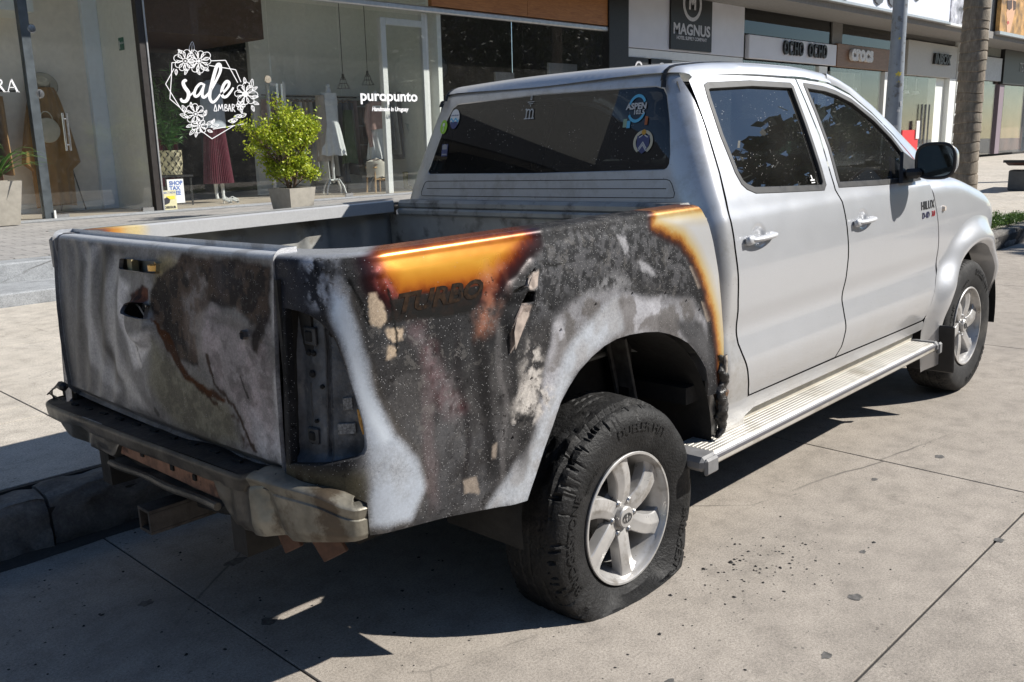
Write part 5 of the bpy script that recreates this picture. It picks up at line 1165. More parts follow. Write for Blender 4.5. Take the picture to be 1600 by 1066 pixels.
def bface(u0, u1):
    def f(u, v):
        U = u0 + (u1 - u0) * u; p, n = pathp(U); y = p.y; z1 = zt(y); z0 = zl(y)
        end = float(ss(-.52, -.58, y)); k = v; nn_ = (float(fbm(y * 6, k * 3, 1, 4, 6)) - .5) * .012 * (1 - .5 * end)
        z1 = z1 + .016 * end * float(ss(-.90, -.80, y)) * (.4 + .6 * float(ss(-.50, -.60, y)))
        lip = .042 if end < .5 else .03
        # crease that runs down across the face on both sides of the middle
        def crease(c0, c1, w): t_ = (y - (c0 + (c1 - c0) * k)) / w; return max(0, 1 - abs(t_))
        if v < .14: a = v / .14 * math.pi / 2; off = -.010 * (1 - math.sin(a)) - .02 * (1 - v / .14) * end; z = z1 - .010 * (1 - math.cos(a))
        elif v < .34: q = (v - .14) / .20; off = -.004 * q; z = z1 - .010 - (lip - .010) * q
        elif v < .42: q = (v - .34) / .08; off = -.004 - .020 * q * (1 - end * .9); z = z1 - lip - .006 * q
        else:
            q = (v - .42) / .58; z = z1 - lip - .006 - (z1 - lip - .006 - z0) * q; off = -.024 * (1 - end * .9) + (.016 * q * (1 - end)) * float(ss(-.40, -.44, y)) - .022 * max(0, q - .75) * 4 * (1 - end * .6) - .030 * q * float(ss(.25, .6, y))
        if v > .2: off += -.026 * crease(-.575, -.66, .05) * min(1, (v - .2) * 4) - .018 * crease(-.40, -.45, .045) * min(1, (v - .2) * 4) - .024 * crease(.42, .62, .10) * min(1, (v - .2) * 4)
        off += nn_ * k
        return (p.x + n.x * off, p.y + n.y * off, z)
    return f
b = MB()
def etop(u, v):
    U = .10 + .305 * u; p, n = pathp(U); off = -.03 - (.022 + .05 * min(1, u * 1.6)) * v; return (p.x + n.x * off, p.y + n.y * off, zt(p.y) + .014 * float(ss(-.90, -.80, p.y)) * float(ss(-.50, -.60, p.y)) - .003 + .010 * math.sin(v * math.pi * .7) - .014 * v * v)
b.grid(etop, 40, 6); b.build('end_cover', M_bumpc, bp_, smooth=60)
b = MB(); b.grid(lambda u, v: (-1.022 + .0 * u, -.890 + .06 * u, .61 + .085 * v), 2, 2); b.build('end_web', M_chas, bp_)
for nm, u0, u1, mt_ in (('bumper_end', 0, .405, 'c'), ('bumper_face', .405, .66, 'm'), ('bumper_end', .66, 1.0, 'e')):
    b = MB(); b.grid(bface(u0, u1), 80 if mt_ != 'm' else 60, 32); b.build(nm, M_bumpc if mt_ == 'c' else (M_bump if mt_ == 'm' else M_bumpe), bp_, smooth=32)
b = MB(); b.box((-1.115, -.08, .645), (.008, .62, .075), Matrix.Rotation(math.radians(0), 3, 'Y')); pp = b.build('plate_recess', M_pan, bp_)
b = MB(); b.grid(lambda u, v: (-1.135 + .03 * v + .004 * math.sin(u * 20), -.40 + .66 * u, .602 - .012 * u - .010 * (1 - v) + .006 * math.sin(u * 14)), 40, 4); b.tube([(-1.14 + .004 * math.sin(k), -.40 + .055 * k, .600 - .0018 * k) for k in range(13)], .011, 8); b.build('lower_rail', M_bump, bp_)
for y in (.235, .07, -.12, -.25): 
    b = MB(); b.box((-1.121, y, .640 + .0), (.006, .018, .016)); b.build('bolt_slot', M_gap, bp_)
b = MB(); b.box((-1.11, .262, .63), (.03, .02, .07)); b.build('recess_end', M_chas, bp_)
for k in range(11):
    y = -.55 + k * .12; z = zt(y) + .001; b = MB(); b.box((-1.085, y, z), (.012, .032, .006), Matrix.Rotation(.12, 3, 'Z')); b.build('step_slot', M_gap, bp_)
b = MB(); pts = [(-1.01 - .01 * math.sin(k * .9), .66 - .035 * k, zt(.66 - .035 * k) + .009 + .004 * math.sin(k * 1.7)) for k in range(9)]; b.tube(pts, .0035, 6); b.tube([(-1.03, .24, .70), (-1.035, .20, .698)], .004, 6); b.tube([(-1.05, .02, .70), (-1.055, -.01, .699)], .004, 6); b.build('bright_edge', simple('molten_aluminium', (.8, .8, .8), .3, .6), bp_)
b = MB(); b.box((-1.02, .80, .69), (.06, .12, .035), bev=.006); b.build('bumper_bracket', M_gap, bp_)
M_tab = simple('brown_tab', (.10, .05, .032), .7, .2, var=.4, scale=30)
for (x, y, z, rz) in ((-1.06, -.60, .535, .1), (-1.01, -.70, .525, .5)):
    b = MB(); b.box((x, y, z + .01), (.012, .075, .07), Matrix.Rotation(rz, 3, 'Z') @ Matrix.Rotation(-.5, 3, 'X'), bev=.002); b.build('support_tab', M_tab, bp_)
# tow hitch
b = MB(); th_ = simple('hitch_steel', (.06, .055, .052), .65, .4, var=.5, scale=14, bmp=.4, dirt=(11, .58, .72, (.10, .08, .06)))
o, t_ = .037, .010
for (cy, cz, sy, sz) in ((0, o - t_ / 2, 2 * o, t_), (0, -o + t_ / 2, 2 * o, t_), (o - t_ / 2, 0, t_, 2 * o - 2 * t_), (-o + t_ / 2, 0, t_, 2 * o - 2 * t_)):
    b.box((-1.02, cy, .466 + cz), (.30, sy, sz), bev=.001)
b.tube([(-.90, -.55, .47), (-.90, .55, .47)], .030, 10); b.box((-.98, .085, .505), (.012, .05, .13), bev=.004); b.tube([(-.985, .085, .545), (-1.0, .085, .545)], .016, 12); b.box((-.93, 0, .50), (.02, .22, .10), bev=.004)
ht = b.build('tow_hitch', th_, TR)
b = MB(); b.box((-.95, 0, .466), (.12, .05, .05)); b.build('hitch_bore', M_gap, ht)
# wires hanging at the left rear corner
b = MB(); b.box((-1.085, .745, .735), (.03, .05, .03), bev=.01)
for k in range(4):
    b.tube([(-1.09, .75 + .01 * k, .735), (-1.10, .80 + .02 * k, .72 - .01 * k), (-1.09, .84 + .008 * k, .69), (-1.08, .85 - .02 * k, .65 + .01 * k)], .0022, 5)
b.build('burnt_wire', M_black, TR)
b = MB()
for k in range(3): b.tube([(-1.095, -.63, .73 - .01 * k), (-1.12, -.645 - .01 * k, .715), (-1.125, -.66, .70), (-1.115, -.63 + .02 * k, .69)], .0016, 5)
b.build('burnt_wire', M_soot, TR)
# TURBO lettering in the charred decal
def dec(a, b_, h): 
    p = on(bed, .006)(a, b_, h); return p
bend_text('TURBO', 'decal_letters', simple('charred_letters', (.020, .011, .006), .75, var=.7, scale=60, spec=.1, dirt=(35, .5, .6, (.006, .005, .005))), bs, lambda a, b_, h: on(bed, .0007 + float(bed_disp(np.array([[a, b_]]))[0]))(a, b_, h), -.735, 1.128, .062, .0004, bold=.0022, xs=1.35, shear=.3)
sp_ = thing('added_spare_wheel'); sp_.parent = TR; sp_.location = (-.66, 0, .56)  # spare wheel added under the bed to close lit gaps in the shadow
b = MB(); b.lathe([(.20, -.10), (.24, -.125), (.32, -.12), (.365, -.09), (.37, 0), (.365, .09), (.32, .12), (.24, .125), (.20, .10)], n=48); b.build('tyre', M_chas, sp_); b = MB(); b.lathe([(.0, .0), (.12, -.02), (.20, -.06), (.205, -.10)], n=32); b.build('rim', M_chas, sp_)
# cab inside
M_seat = simple('seat_cloth', (.055, .055, .06), .9, bmp=.2, sheen=.3)
for (x, y, wd) in ((.92, -.32, .62), (.92, .32, .62), (1.78, -.36, .50), (1.78, .36, .50)):
    s_ = thing('seat'); s_.parent = TR
    b = MB(); b.box((x + .28, y, .78), (.52, wd, .16), bev=.05); b.build('cushion', M_seat, s_, smooth=60)
    b = MB(); b.box((x, y, 1.08), (.14, wd, .60), Matrix.Rotation(math.radians(-14), 3, 'Y'), bev=.05); b.build('backrest', M_seat, s_, smooth=60)
    b = MB(); b.box((x - .10, y, 1.47), (.09, .26, .15), Matrix.Rotation(math.radians(-10), 3, 'Y'), bev=.035); b.tube([(x - .08, y - .05, 1.34), (x - .10, y - .05, 1.42)], .006, 8); b.tube([(x - .08, y + .05, 1.34), (x - .10, y + .05, 1.42)], .006, 8); b.build('headrest', simple('headrest_cloth', (.16, .155, .14), .9), s_, smooth=60)
b = MB(); b.box((2.50, 0, 1.12), (.35, 1.45, .28), bev=.08); b.build('dashboard', M_seat, TR, smooth=60)
b = MB(); b.tube([(2.20 + .06 * math.sin(t), .36 + .19 * math.cos(t), 1.17 + .17 * math.sin(t)) for t in np.linspace(0, 2 * math.pi, 28, False)], .014, 8, closed=True); b.tube([(2.20, .36, 1.17), (2.4, .36, 1.1)], .03, 8); b.build('steering_wheel', M_black, TR)
# ------------------------------------------------------------------ shops
CAMP = Vector((-2.20602, -2.49573, 1.43124)); _f = fw.normalized()
def at(u, v, y):
    """measured picture point -> place on the upright plane y"""
    d = _f * 1431.77 + rt * (u - 800) - up_ * (v - 533); return CAMP + d * ((y - CAMP.y) / d.y)
M_wall = simple('plaster_beige', (.80, .75, .66), .9, var=.06, bmp=.1)
M_wallg = simple('plaster_greygreen', (.80, .82, .77), .9, var=.05, bmp=.1)
M_wallb = simple('plaster_paleblue', (.74, .82, .90), .85, var=.04)
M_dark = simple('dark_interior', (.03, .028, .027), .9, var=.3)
M_floor = simple('shop_floor', (.42, .36, .29), .5, var=.15, scale=3)
M_frame = simple('dark_frame', (.035, .03, .028), .45, .2)
M_steelp = simple('steel_post', (.085, .10, .11), .45, .4, var=.3, scale=6)
M_alum = simple('aluminium', (.50, .50, .50), .35, .6)
M_white = simple('white_paint', (.72, .73, .71), .5, var=.04)
M_sign = simple('white_sign_panel', (.62, .62, .66), .45, var=.05, scale=2)
M_signk = simple('black_sign', (.012, .012, .013), .5)
M_ss = simple('stainless', (.55, .55, .55), .2, .9)
M_vinyl = simple('white_vinyl', (.78, .78, .80), .6, var=.03)
M_gl = glass_mat('shop_glass', (.965, .975, .97), 1.5, .0, .012)
M_glt = glass_mat('clear_glass', (.9, .93, .92), 1.5)
M_wood = None
def wood_mat(name, a, b_):
    m, t, p = nt(name); co = t.nodes.new('ShaderNodeTexCoord').outputs['Object']; mp = N(t, 'ShaderNodeMapping'); mp.inputs['Scale'].default_value = (1.2, 6, 9); t.links.new(co, mp.inputs[0])
    c = ramp(t, noise(t, 2.2, 6, .6, mp.outputs[0], 1.8), [(.3, a), (.7, b_)]); t.links.new(c, p.inputs['Base Color']); p.inputs['Roughness'].default_value = .5; return m
M_wood = wood_mat('orange_wood', (.27, .10, .03), (.44, .19, .06)); M_woodb = wood_mat('brown_wood', (.16, .085, .045), (.24, .13, .075))
def box(name, x0, x1, y0, y1, z0, z1, mat, par, bev=0):
    b = MB(); b.box(((x0 + x1) / 2, (y0 + y1) / 2, (z0 + z1) / 2), (x1 - x0, y1 - y0, z1 - z0), bev=bev); return b.build(name, mat, par, smooth=None)
EX, EZ = (1, 0, 0), (0, 0, 1)
def sign(s, x, z, size, mat, par, y=10.94, depth=.004, bold=0, xs=1, nm='letters', **k): return text(s, nm, mat, par, (x, y, z), EX, EZ, size, depth, bold, xs, **k)

A = thing('clothes_shop', 'left clothes shop front with tall glass, dark post and hat and mustard dress inside', 'shop', (0, 11, .5))
A.location = (0, 0, 0)
box('post', 2.47, 2.59, 10.96, 11.08, .5, 4.4, M_steelp, A, .004); 
for x0, x1 in ((-7, -4.0), (-3.97, -.8), (-.77, 2.47), (2.60, 4.02)): box('glass_pane', x0, x1, 11.0, 11.012, .52, 4.4, M_gl, A)
box('wall', -7, 3.86, 12.45, 12.6, .5, 4.6, M_wall, A); box('pillar', 3.86, 4.10, 12.35, 12.6, .5, 4.6, M_wallb, A, .01); box('partition_wall', 4.10, 4.16, 11.10, 12.6, .5, 4.6, M_wallg, A)
box('shop_ceiling', -7, 4.1, 11.02, 12.6, 4.4, 4.5, M_wall, A); box('shop_floor', -7, 4.1, 11.02, 12.6, .44, .505, M_floor, A); box('ceiling_beam', -7, 2.9, 11.6, 12.45, 3.32, 4.4, M_wallg, A)
box('skirting', -7, 3.86, 12.43, 12.448, .505, .64, M_wallg, A)
for z in (3.02, 2.18):
    b = MB(); b.lathe([(.0, -.03), (.05, -.028), (.062, -.012), (.062, .0)], c=(2.61, 10.985, z), axis='y', n=20); b.box((2.61, 10.95, z), (.012, .012, .08)); b.build('glass_fitting', M_ss, A)
b = MB()
for dx in (0, .055): b.tube([(2.86 + dx, 10.94, 1.42), (2.86 + dx, 10.94, 1.93)], .016, 10)
for z in (1.5, 1.85): b.tube([(2.86, 10.94, z), (2.915, 10.94, z)], .008, 6)
b.build('pull_handle', M_ss, A)
box('floor_hinge', 2.62, 2.80, 10.97, 11.04, .505, .56, M_ss, A, .005); box('hinge_plate', 3.86, 4.03, 10.97, 11.04, .505, .57, M_ss, A, .005); box('small_card', 2.585, 2.61, 10.93, 10.935, .50, .62, M_white, A)
p = at(181, 72, 11.6); b = MB(); b.box((4.094, 11.62, 2.96), (.006, .17, .18)); ex_ = b.build('exit_sign', simple('sign_green', (.01, .13, .07), .5), A, smooth=None)
text('SALIDA', 'exit_letters', M_vinyl, ex_, (4.0905, 11.60, 2.97), (0, -1, 0), EZ, .045, .0005); b = MB(); b.box((4.0905, 11.68, 2.95), (.001, .02, .12)); b.build('exit_figure', M_vinyl, ex_, smooth=None)
# serif letters on the left pane
def serif(strokes, ox, oz, s, mat, par, nm):
    b = MB()
    for (x0, z0, x1, z1, w) in strokes:
        p = Vector((x0, z0)); q = Vector((x1, z1)); t = (q - p).normalized(); n = Vector((-t.y, t.x)) * w / 2
        b.prism([tuple(k) for k in (p + n, p - n, q - n, q + n)], (ox, 10.99, oz), (s, 0, 0), (0, 0, s), (0, -.002, 0))
    return b.build(nm, mat, par, smooth=None)
pR, pA, pE = at(0, 145, 11), at(33, 144, 11), at(12, 144, 11)
hA = .165
serif([(0, .0, .36, 1.0, .07), (.36, 1.0, .74, 0, .15), (.14, .36, .58, .36, .06), (-.09, .02, .12, .02, .05), (.60, .02, .88, .02, .05)], pE.x, pE.z, hA, M_vinyl, A, 'window_letter')
serif([(0, 0, 0, 1, .13), (-.12, .02, .14, .02, .05), (-.12, .98, .1, .98, .05), (.0, .97, .3, .93, .07), (.3, .95, .42, .78, .12), (.42, .78, .32, .58, .12), (.32, .57, .05, .52, .06), (.2, .52, .52, .0, .14), (.5, .02, .64, .02, .05)], pE.x - .125, pE.z, hA, M_vinyl, A, 'window_letter')
serif([(0, .0, .36, 1.0, .07), (.36, 1.0, .74, 0, .15), (.14, .36, .58, .36, .06), (-.09, .02, .12, .02, .05), (.60, .02, .88, .02, .05)], pE.x - .29, pE.z, hA, M_vinyl, A, 'window_letter')

B = thing('gift_shop', 'middle clothes shop front with white floral sale lettering on its big window', 'shop')
box('corner_post', 4.06, 4.16, 10.955, 11.08, .5, 4.6, M_frame, B, .004); box('bright_strip', 4.162, 4.186, 10.94, 11.0, .5, 4.6, M_alum, B, .003)
for x0, x1 in ((4.20, 6.215), (6.235, 7.59), (7.61, 9.58)): box('glass_pane', x0, x1, 11.0, 11.012, .52, 3.70, M_gl, B)
box('transom_glass', 4.2, 9.6, 11.0, 11.012, 3.86, 4.6, M_gl, B)
box('head_beam', 4.19, 15.0, 10.93, 11.04, 3.76, 3.86, M_alum, B, .02)
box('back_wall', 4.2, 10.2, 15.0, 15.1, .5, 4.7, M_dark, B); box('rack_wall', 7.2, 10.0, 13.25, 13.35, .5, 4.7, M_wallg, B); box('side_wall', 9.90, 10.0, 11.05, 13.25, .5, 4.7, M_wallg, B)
box('shop_floor', 4.17, 15, 11.03, 15.1, .44, .503, M_floor, B); box('shop_ceiling', 4.2, 15, 11.05, 15, 4.55, 4.65, M_wallg, B); box('bulkhead', 4.2, 6.7, 11.9, 15, 3.2, 4.5, simple('brown_bulkhead', (.10, .06, .04), .8), B)
box('door_frame', 8.60, 8.72, 11.10, 11.20, .5, 3.62, M_white, B, .008); box('door_frame', 9.57, 9.72, 11.10, 11.20, .5, 3.76, M_white, B, .008); box('door_frame', 8.72, 9.57, 11.10, 11.20, 3.50, 3.62, M_white, B, .008); box('door_glass', 8.72, 9.57, 11.14, 11.15, .52, 3.50, M_gl, B)
for dx in (0, .085):
    b = MB(); b.tube([(6.27 + dx, 10.93, 1.62), (6.27 + dx, 10.93, 2.40)], .015, 10); b.tube([(6.27 + dx, 10.93, 2.2), (6.27 + dx, 11.0, 2.2)], .008, 6); b.build('pull_handle', M_ss, B)
b = MB(); b.lathe([(0, -.02), (.058, -.018), (.062, 0)], c=(6.145, 10.99, 2.47), axis='y', n=24); b.build('lock_disc', simple('lock_brass', (.55, .48, .38), .3, .6), B)
b = MB(); b.box((7.60, 10.97, .54), (.16, .04, .06), bev=.008); b.build('floor_clamp', M_ss, B)
# sale lettering, hexagons and flowers: thin white film on the pane
def cat(P, k=8):
    out = []; P = [Vector(p) for p in P]
    for i in range(len(P) - 1):
        a, b_, c, d = P[max(i - 1, 0)], P[i], P[i + 1], P[min(i + 2, len(P) - 1)]
        for j in range(k):
            t = j / k; out.append(.5 * ((2 * b_) + (c - a) * t + (2 * a - 5 * b_ + 4 * c - d) * t * t + (3 * b_ - a - 3 * c + d) * t ** 3))
    return out + [P[-1]]
_lay = [0]
def film(mb, pts, w, ox=250, oy=50, s=5.924):
    _lay[0] += 1; y = 10.992 - .00006 * (_lay[0] % 60)
    n = len(pts); W = w if isinstance(w, list) else [w] * n; L = []; R = []
    for i in range(n):
        t = (pts[min(i + 1, n - 1)] - pts[max(i - 1, 0)]); t = t.normalized() if t.length > 1e-6 else Vector((1, 0)); nn = Vector((-t.y, t.x)) * W[i] / 2
        for lst, q in ((L, pts[i] + nn), (R, pts[i] - nn)):
            a = at(ox + q.x / s, oy + q.y / s, y); lst.append(tuple(a))
    mb.add(L + R, [(i, i + 1, n + i + 1, n + i) for i in range(n - 1)])
def stroke(mb, P, w0, w1=None, k=8):
    pts = cat(P, k); n = len(pts)
    W = [w0 if w1 is None else w0 + (w1 - w0) * math.sin(math.pi * i / (n - 1)) ** .7 for i in range(n)]; film(mb, pts, W)
for P, a, c in (([(245, 460), (232, 448), (215, 470), (228, 510), (262, 560), (262, 605), (240, 640), (205, 640), (192, 615)], 18, 34), ([(262, 600), (300, 570), (330, 540)], 14, 16),
                ([(405, 490), (375, 478), (335, 520), (318, 575), (335, 598), (370, 570), (405, 500)], 16, 26), ([(412, 480), (395, 540), (392, 590), (410, 605), (450, 570), (480, 520)], 16, 26),
                ([(470, 545), (520, 450), (556, 370), (560, 320), (545, 300), (525, 320), (500, 400), (480, 480), (462, 560), (462, 615), (485, 650), (515, 635), (550, 590)], 16, 32),
                ([(545, 590), (590, 555), (630, 510), (640, 475), (620, 458), (590, 490), (572, 545), (580, 595), (612, 600), (650, 560), (680, 515)], 16, 28)):
    b = MB(); stroke(b, P, a, c); b.build('sale_letter', M_vinyl, B, smooth=None)
for q in ([(110, 285), (105, 430), (92, 620), (185, 700)], [(110, 285), (160, 283)], [(130, 340), (52, 482), (185, 700), (230, 755)], [(470, 268), (607, 263), (720, 470)], [(455, 310), (700, 350), (750, 465)], [(380, 915), (482, 990), (680, 870)], [(490, 900), (775, 852)]):
    b = MB()
    for p, r_ in zip(q[:-1], q[1:]): film(b, [Vector(p), Vector(r_)], 7)
    b.build('hexagon_line', M_vinyl, B, smooth=None)
rf = random.Random(11)
def flower(cx, cy, R, n, name='flower_print', sq=1, core=18, a0=0, span=360):
    b = MB()
    for k in range(n):
        a = math.radians(a0 + span * k / n + rf.uniform(-6, 6)); r = R * rf.uniform(.85, 1.1); d = Vector((math.cos(a), math.sin(a) * sq)); e = Vector((-d.y, d.x)); c = Vector((cx, cy)); w = r * .30
        film(b, cat([c + d * r * .2, c + d * r * .55 + e * w, c + d * r * .9 + e * w * .7, c + d * r, c + d * r * .9 - e * w * .7, c + d * r * .55 - e * w, c + d * r * .2], 4), 6)
        for s_ in (-.12, .10): film(b, [c + d * r * .35 + e * r * s_, c + d * r * .75 + e * r * s_ * 1.4], 4)
    if core: film(b, [Vector((cx - core, cy)), Vector((cx, cy + .1)), Vector((cx + core, cy))], [4, core * 2, 4])
    b.build(name, M_vinyl, B, smooth=None)
def leafp(pts):
    b = MB()
    for (x0, y0, a, L) in pts:
        d = Vector((math.cos(math.radians(a)), -math.sin(math.radians(a)))); e = Vector((-d.y, d.x)); c = Vector((x0, y0))
        film(b, cat([c, c + d * L * .4 + e * L * .22, c + d * L, c + d * L * .4 - e * L * .22, c], 4), 6); film(b, [c, c + d * L * .8], 5)
    b.build('leaf_print', M_vinyl, B, smooth=None)['kind'] = 'stuff'
flower(360, 270, 112, 9); flower(235, 270, 105, 9, core=10); leafp([(290, 200, 85, 110), (150, 345, 270, 55), (250, 340, 250, 60), (340, 345, 300, 60), (400, 330, 330, 60), (200, 200, 130, 50)])
flower(790, 575, 105, 8, core=30); flower(745, 680, 45, 6, core=8); leafp([(840, 520, 80, 85), (850, 540, 30, 60), (850, 600, 0, 60), (860, 650, -20, 60), (790, 480, 100, 60), (850, 680, 290, 60), (800, 760, 200, 80), (760, 780, 180, 70), (720, 810, 190, 80), (700, 830, 175, 70), (760, 750, 110, 50)])
flower(330, 760, 100, 8, core=12); flower(365, 870, 70, 7, core=10); leafp([(260, 790, 160, 80), (240, 740, 120, 70), (300, 860, 200, 60), (320, 900, 230, 70), (340, 920, 260, 55), (430, 860, 30, 70), (480, 850, 60, 50), (470, 880, 15, 80), (440, 910, -20, 50), (410, 780, 70, 60), (290, 700, 95, 50)])
b = MB()
for q in ([(500, 732), (512, 672), (528, 732), (500, 732)], [(540, 732), (545, 672), (560, 715), (575, 668), (585, 730)], [(600, 672), (600, 732), (622, 728), (626, 708), (602, 700), (620, 690), (618, 674), (600, 672)], [(632, 735), (642, 668), (658, 735)], [(636, 712), (654, 712)], [(668, 738), (668, 668), (688, 676), (686, 700), (670, 704), (696, 740)]):
    for p, r_ in zip(q[:-1], q[1:]): film(b, [Vector(p), Vector(r_)], 7)
b.build('name_letters', M_vinyl, B, smooth=None)
p = at(608, 151, 11); sign('puropunto', p.x, p.z, .255, M_vinyl, B, y=10.99, bold=.006, xs=1.20)
p = at(609, 171, 11); sign('Handmade in Uruguay', p.x, p.z, .105, M_vinyl, B, y=10.99, bold=.003, xs=.88, shear=.25)
p = at(275, 300, 10.985); bx_ = box('tax_card', p.x - .13, p.x + .13, 10.98, 10.984, .60, .96, M_white, B); M_bl = simple('print_blue', (.10, .17, .42), .6)
for k, s_ in enumerate(('SHOP', 'TAX', 'FREE')): text(s_, 'card_letters', M_bl, bx_, (p.x - .10, 10.978, .90 - .075 * k), EX, EZ, .085, .0005, .003, align='LEFT')
p = at(263, 313, 10.97); by_ = box('alarm_card', p.x - .15, p.x + .13, 10.965, 10.969, .50, .80, simple('pale_yellow', (.62, .58, .36), .6), B)
text('CONECTADA', 'card_letters', M_bl, by_, (p.x - .01, 10.963, .765), EX, EZ, .042, .0005); text('PROSEGUR', 'card_letters', simple('print_black', (.03, .03, .04), .6), by_, (p.x - .01, 10.963, .545), EX, EZ, .048, .0005, .002)
b = MB(); b.prism([(-.11, .66), (-.02, .70), (.03, .66), (.01, .61), (-.06, .585), (-.11, .62)], (p.x, 10.964, 0), EX, EZ, (0, -.001, 0)); b.build('card_emblem', simple('print_black', (.03, .03, .04), .6), by_, smooth=None)
b = MB(); b.box((p.x + .04, 10.9635, .69), (.13, .001, .05)); b.build('card_patch', simple('print_yellow', (.75, .60, .05), .6), by_, smooth=None)

D = thing('dark_glass_shop', 'dark unlit shop front beneath orange wooden fascia boards', 'shop')
for x0, x1 in ((9.61, 12.2), (12.22, 14.95)): box('glass_pane', x0, x1, 11.0, 11.012, .52, 3.76, M_gl, D)
box('wood_board', 9.7, 12.3, 10.94, 11.04, 3.88, 5.2, M_wood, D); box('wood_board', 12.31, 14.95, 10.94, 11.04, 3.88, 5.2, M_wood, D); box('black_column', 14.96, 15.68, 10.9, 11.3, .5, 5.2, M_signk, D)
for x in (13.6, 14.3): box('sign_bracket', x, x + .3, 10.90, 10.94, 4.55, 4.66, M_signk, D)
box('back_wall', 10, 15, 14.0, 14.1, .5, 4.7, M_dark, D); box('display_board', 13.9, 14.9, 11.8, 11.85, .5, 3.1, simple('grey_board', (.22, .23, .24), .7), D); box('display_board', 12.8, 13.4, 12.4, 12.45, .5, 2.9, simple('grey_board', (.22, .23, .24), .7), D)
b = MB(); b.lathe([(0, 0), (.28, .0), (.28, -.02)], c=(10.9, 12.2, 2.9), axis='y', n=30); b.build('wall_disc', simple('black_disc', (.02, .02, .022), .4), D)

Ms = thing('hotel_supply_shop', 'white panelled shop front with a black hanging banner', 'shop')
for x0, x1 in ((15.72, 18.2), (18.21, 20.92)): box('white_panel', x0, x1, 10.95, 11.1, 3.46, 5.4, M_sign, Ms, .006)
bn = box('black_banner', 17.38, 19.22, 10.90, 10.945, 3.50, 5.3, M_signk, Ms); Mb = simple('banner_white', (.50, .50, .52), .6)
text('MAGNUS', 'banner_letters', Mb, bn, (18.30, 10.895, 3.98), EX, EZ, .36, .002, .010, 1.12); text('HOTEL SUPPLY COMPANY', 'banner_letters', Mb, bn, (18.30, 10.895, 3.78), EX, EZ, .115, .002, .003, 1.0); text('M', 'banner_letters', Mb, bn, (18.30, 10.895, 4.62), EX, EZ, .42, .002, .02, 1.0)
b = MB(); b.lathe([(.33, 0), (.33, -.004), (.42, -.004), (.42, 0)], c=(18.30, 10.898, 4.62), axis='y', n=48); b.build('banner_ring', Mb, bn, smooth=None)
for x0, x1 in ((15.72, 16.5), (16.62, 17.5)):
    q = box('black_poster', x0, x1, 10.93, 10.96, 2.75, 3.24, M_signk, Ms); b = MB(); b.lathe([(.10, 0), (.10, -.004), (.15, -.004), (.15, 0)], c=((x0 + x1) / 2, 10.925, 3.02), axis='y', n=30); b.build('poster_ring', Mb, q, smooth=None)
box('pale_head_panel', 15.72, 20.9, 10.96, 11.05, 3.25, 3.44, M_white, Ms); box('pale_wall', 17.52, 20.4, 10.98, 11.05, .5, 3.24, simple('pale_grey_glass', (.42, .44, .44), .3), Ms)
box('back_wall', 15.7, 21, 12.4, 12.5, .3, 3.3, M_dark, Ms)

Oc = thing('shoe_shop_front', 'grey shop front with narrow black raised letters on white board', 'shop')
box('sign_board', 21.05, 26.36, 10.86, 11.0, 3.44, 4.06, M_sign, Oc, .01)
for k, s_ in enumerate('OCHO OCHO'):
    if s_ != ' ': sign(s_, 23.02 + k * .305, 3.79, .52, M_signk, Oc, y=10.82, depth=.03, bold=.014, xs=.66)
box('upper_glass', 21, 26.2, 11.0, 11.02, 4.1, 6.0, glass_mat('dark_upper_glass', (.16, .15, .10), 1.5), Oc); box('upper_room', 21, 36, 12.0, 12.1, 4.1, 6.4, simple('olive_room', (.06, .05, .025), .9), Oc)
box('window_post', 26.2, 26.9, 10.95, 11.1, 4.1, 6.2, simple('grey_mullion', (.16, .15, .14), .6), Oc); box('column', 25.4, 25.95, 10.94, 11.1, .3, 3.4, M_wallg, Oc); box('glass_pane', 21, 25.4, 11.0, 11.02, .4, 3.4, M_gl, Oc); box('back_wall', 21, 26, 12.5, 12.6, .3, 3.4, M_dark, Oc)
Cr = thing('sandal_shop_front', 'shop front with a brown wooden sign board carrying rounded white letters', 'shop')
box('sign_board', 26.42, 31.15, 10.86, 11.0, 3.42, 4.12, M_woodb, Cr, .01); sign('crocs', 28.05, 3.86, .66, simple('letter_white', (.62, .61, .60), .5), Cr, y=10.80, depth=.05, bold=.030, xs=1.12)
box('upper_glass', 26.95, 31.0, 11.0, 11.02, 4.15, 6.0, glass_mat('grey_upper_glass', (.4, .38, .3), 1.5), Cr); box('glass_pane', 26.3, 30.2, 11.0, 11.02, .4, 3.4, M_gl, Cr); box('pale_wall', 26.2, 30.6, 11.9, 12.0, .3, 3.4, simple('pale_interior', (.30, .31, .29), .8), Cr)
box('column', 30.3, 31.3, 10.92, 11.1, .3, 3.4, M_white, Cr); box('picture', 27.9, 28.7, 11.82, 11.85, 2.2, 3.1, simple('poster_pinkish', (.34, .25, .24), .7, var=.5, scale=6), Cr)
In = thing('bag_shop_front', 'cream shop front board with slanted black letters, double glass doors beneath', 'shop')
box('sign_board', 32.0, 36.9, 10.84, 11.0, 3.35, 4.55, simple('cream_board', (.46, .445, .41), .6, var=.05), In, .01); sign('INBOX', 35.1, 3.98, .50, M_signk, In, y=10.78, depth=.05, bold=.022, xs=1.02, shear=.15)
box('column', 36.25, 36.95, 10.83, 11.2, .3, 3.34, M_white, In); box('column', 36.97, 37.7, 10.80, 11.2, .3, 5.0, M_white, In); box('glass_pane', 32.1, 35.3, 11.0, 11.02, .3, 3.34, M_gl, In); box('pale_pillar', 35.32, 36.22, 11.02, 11.3, .3, 3.34, M_wallg, In)
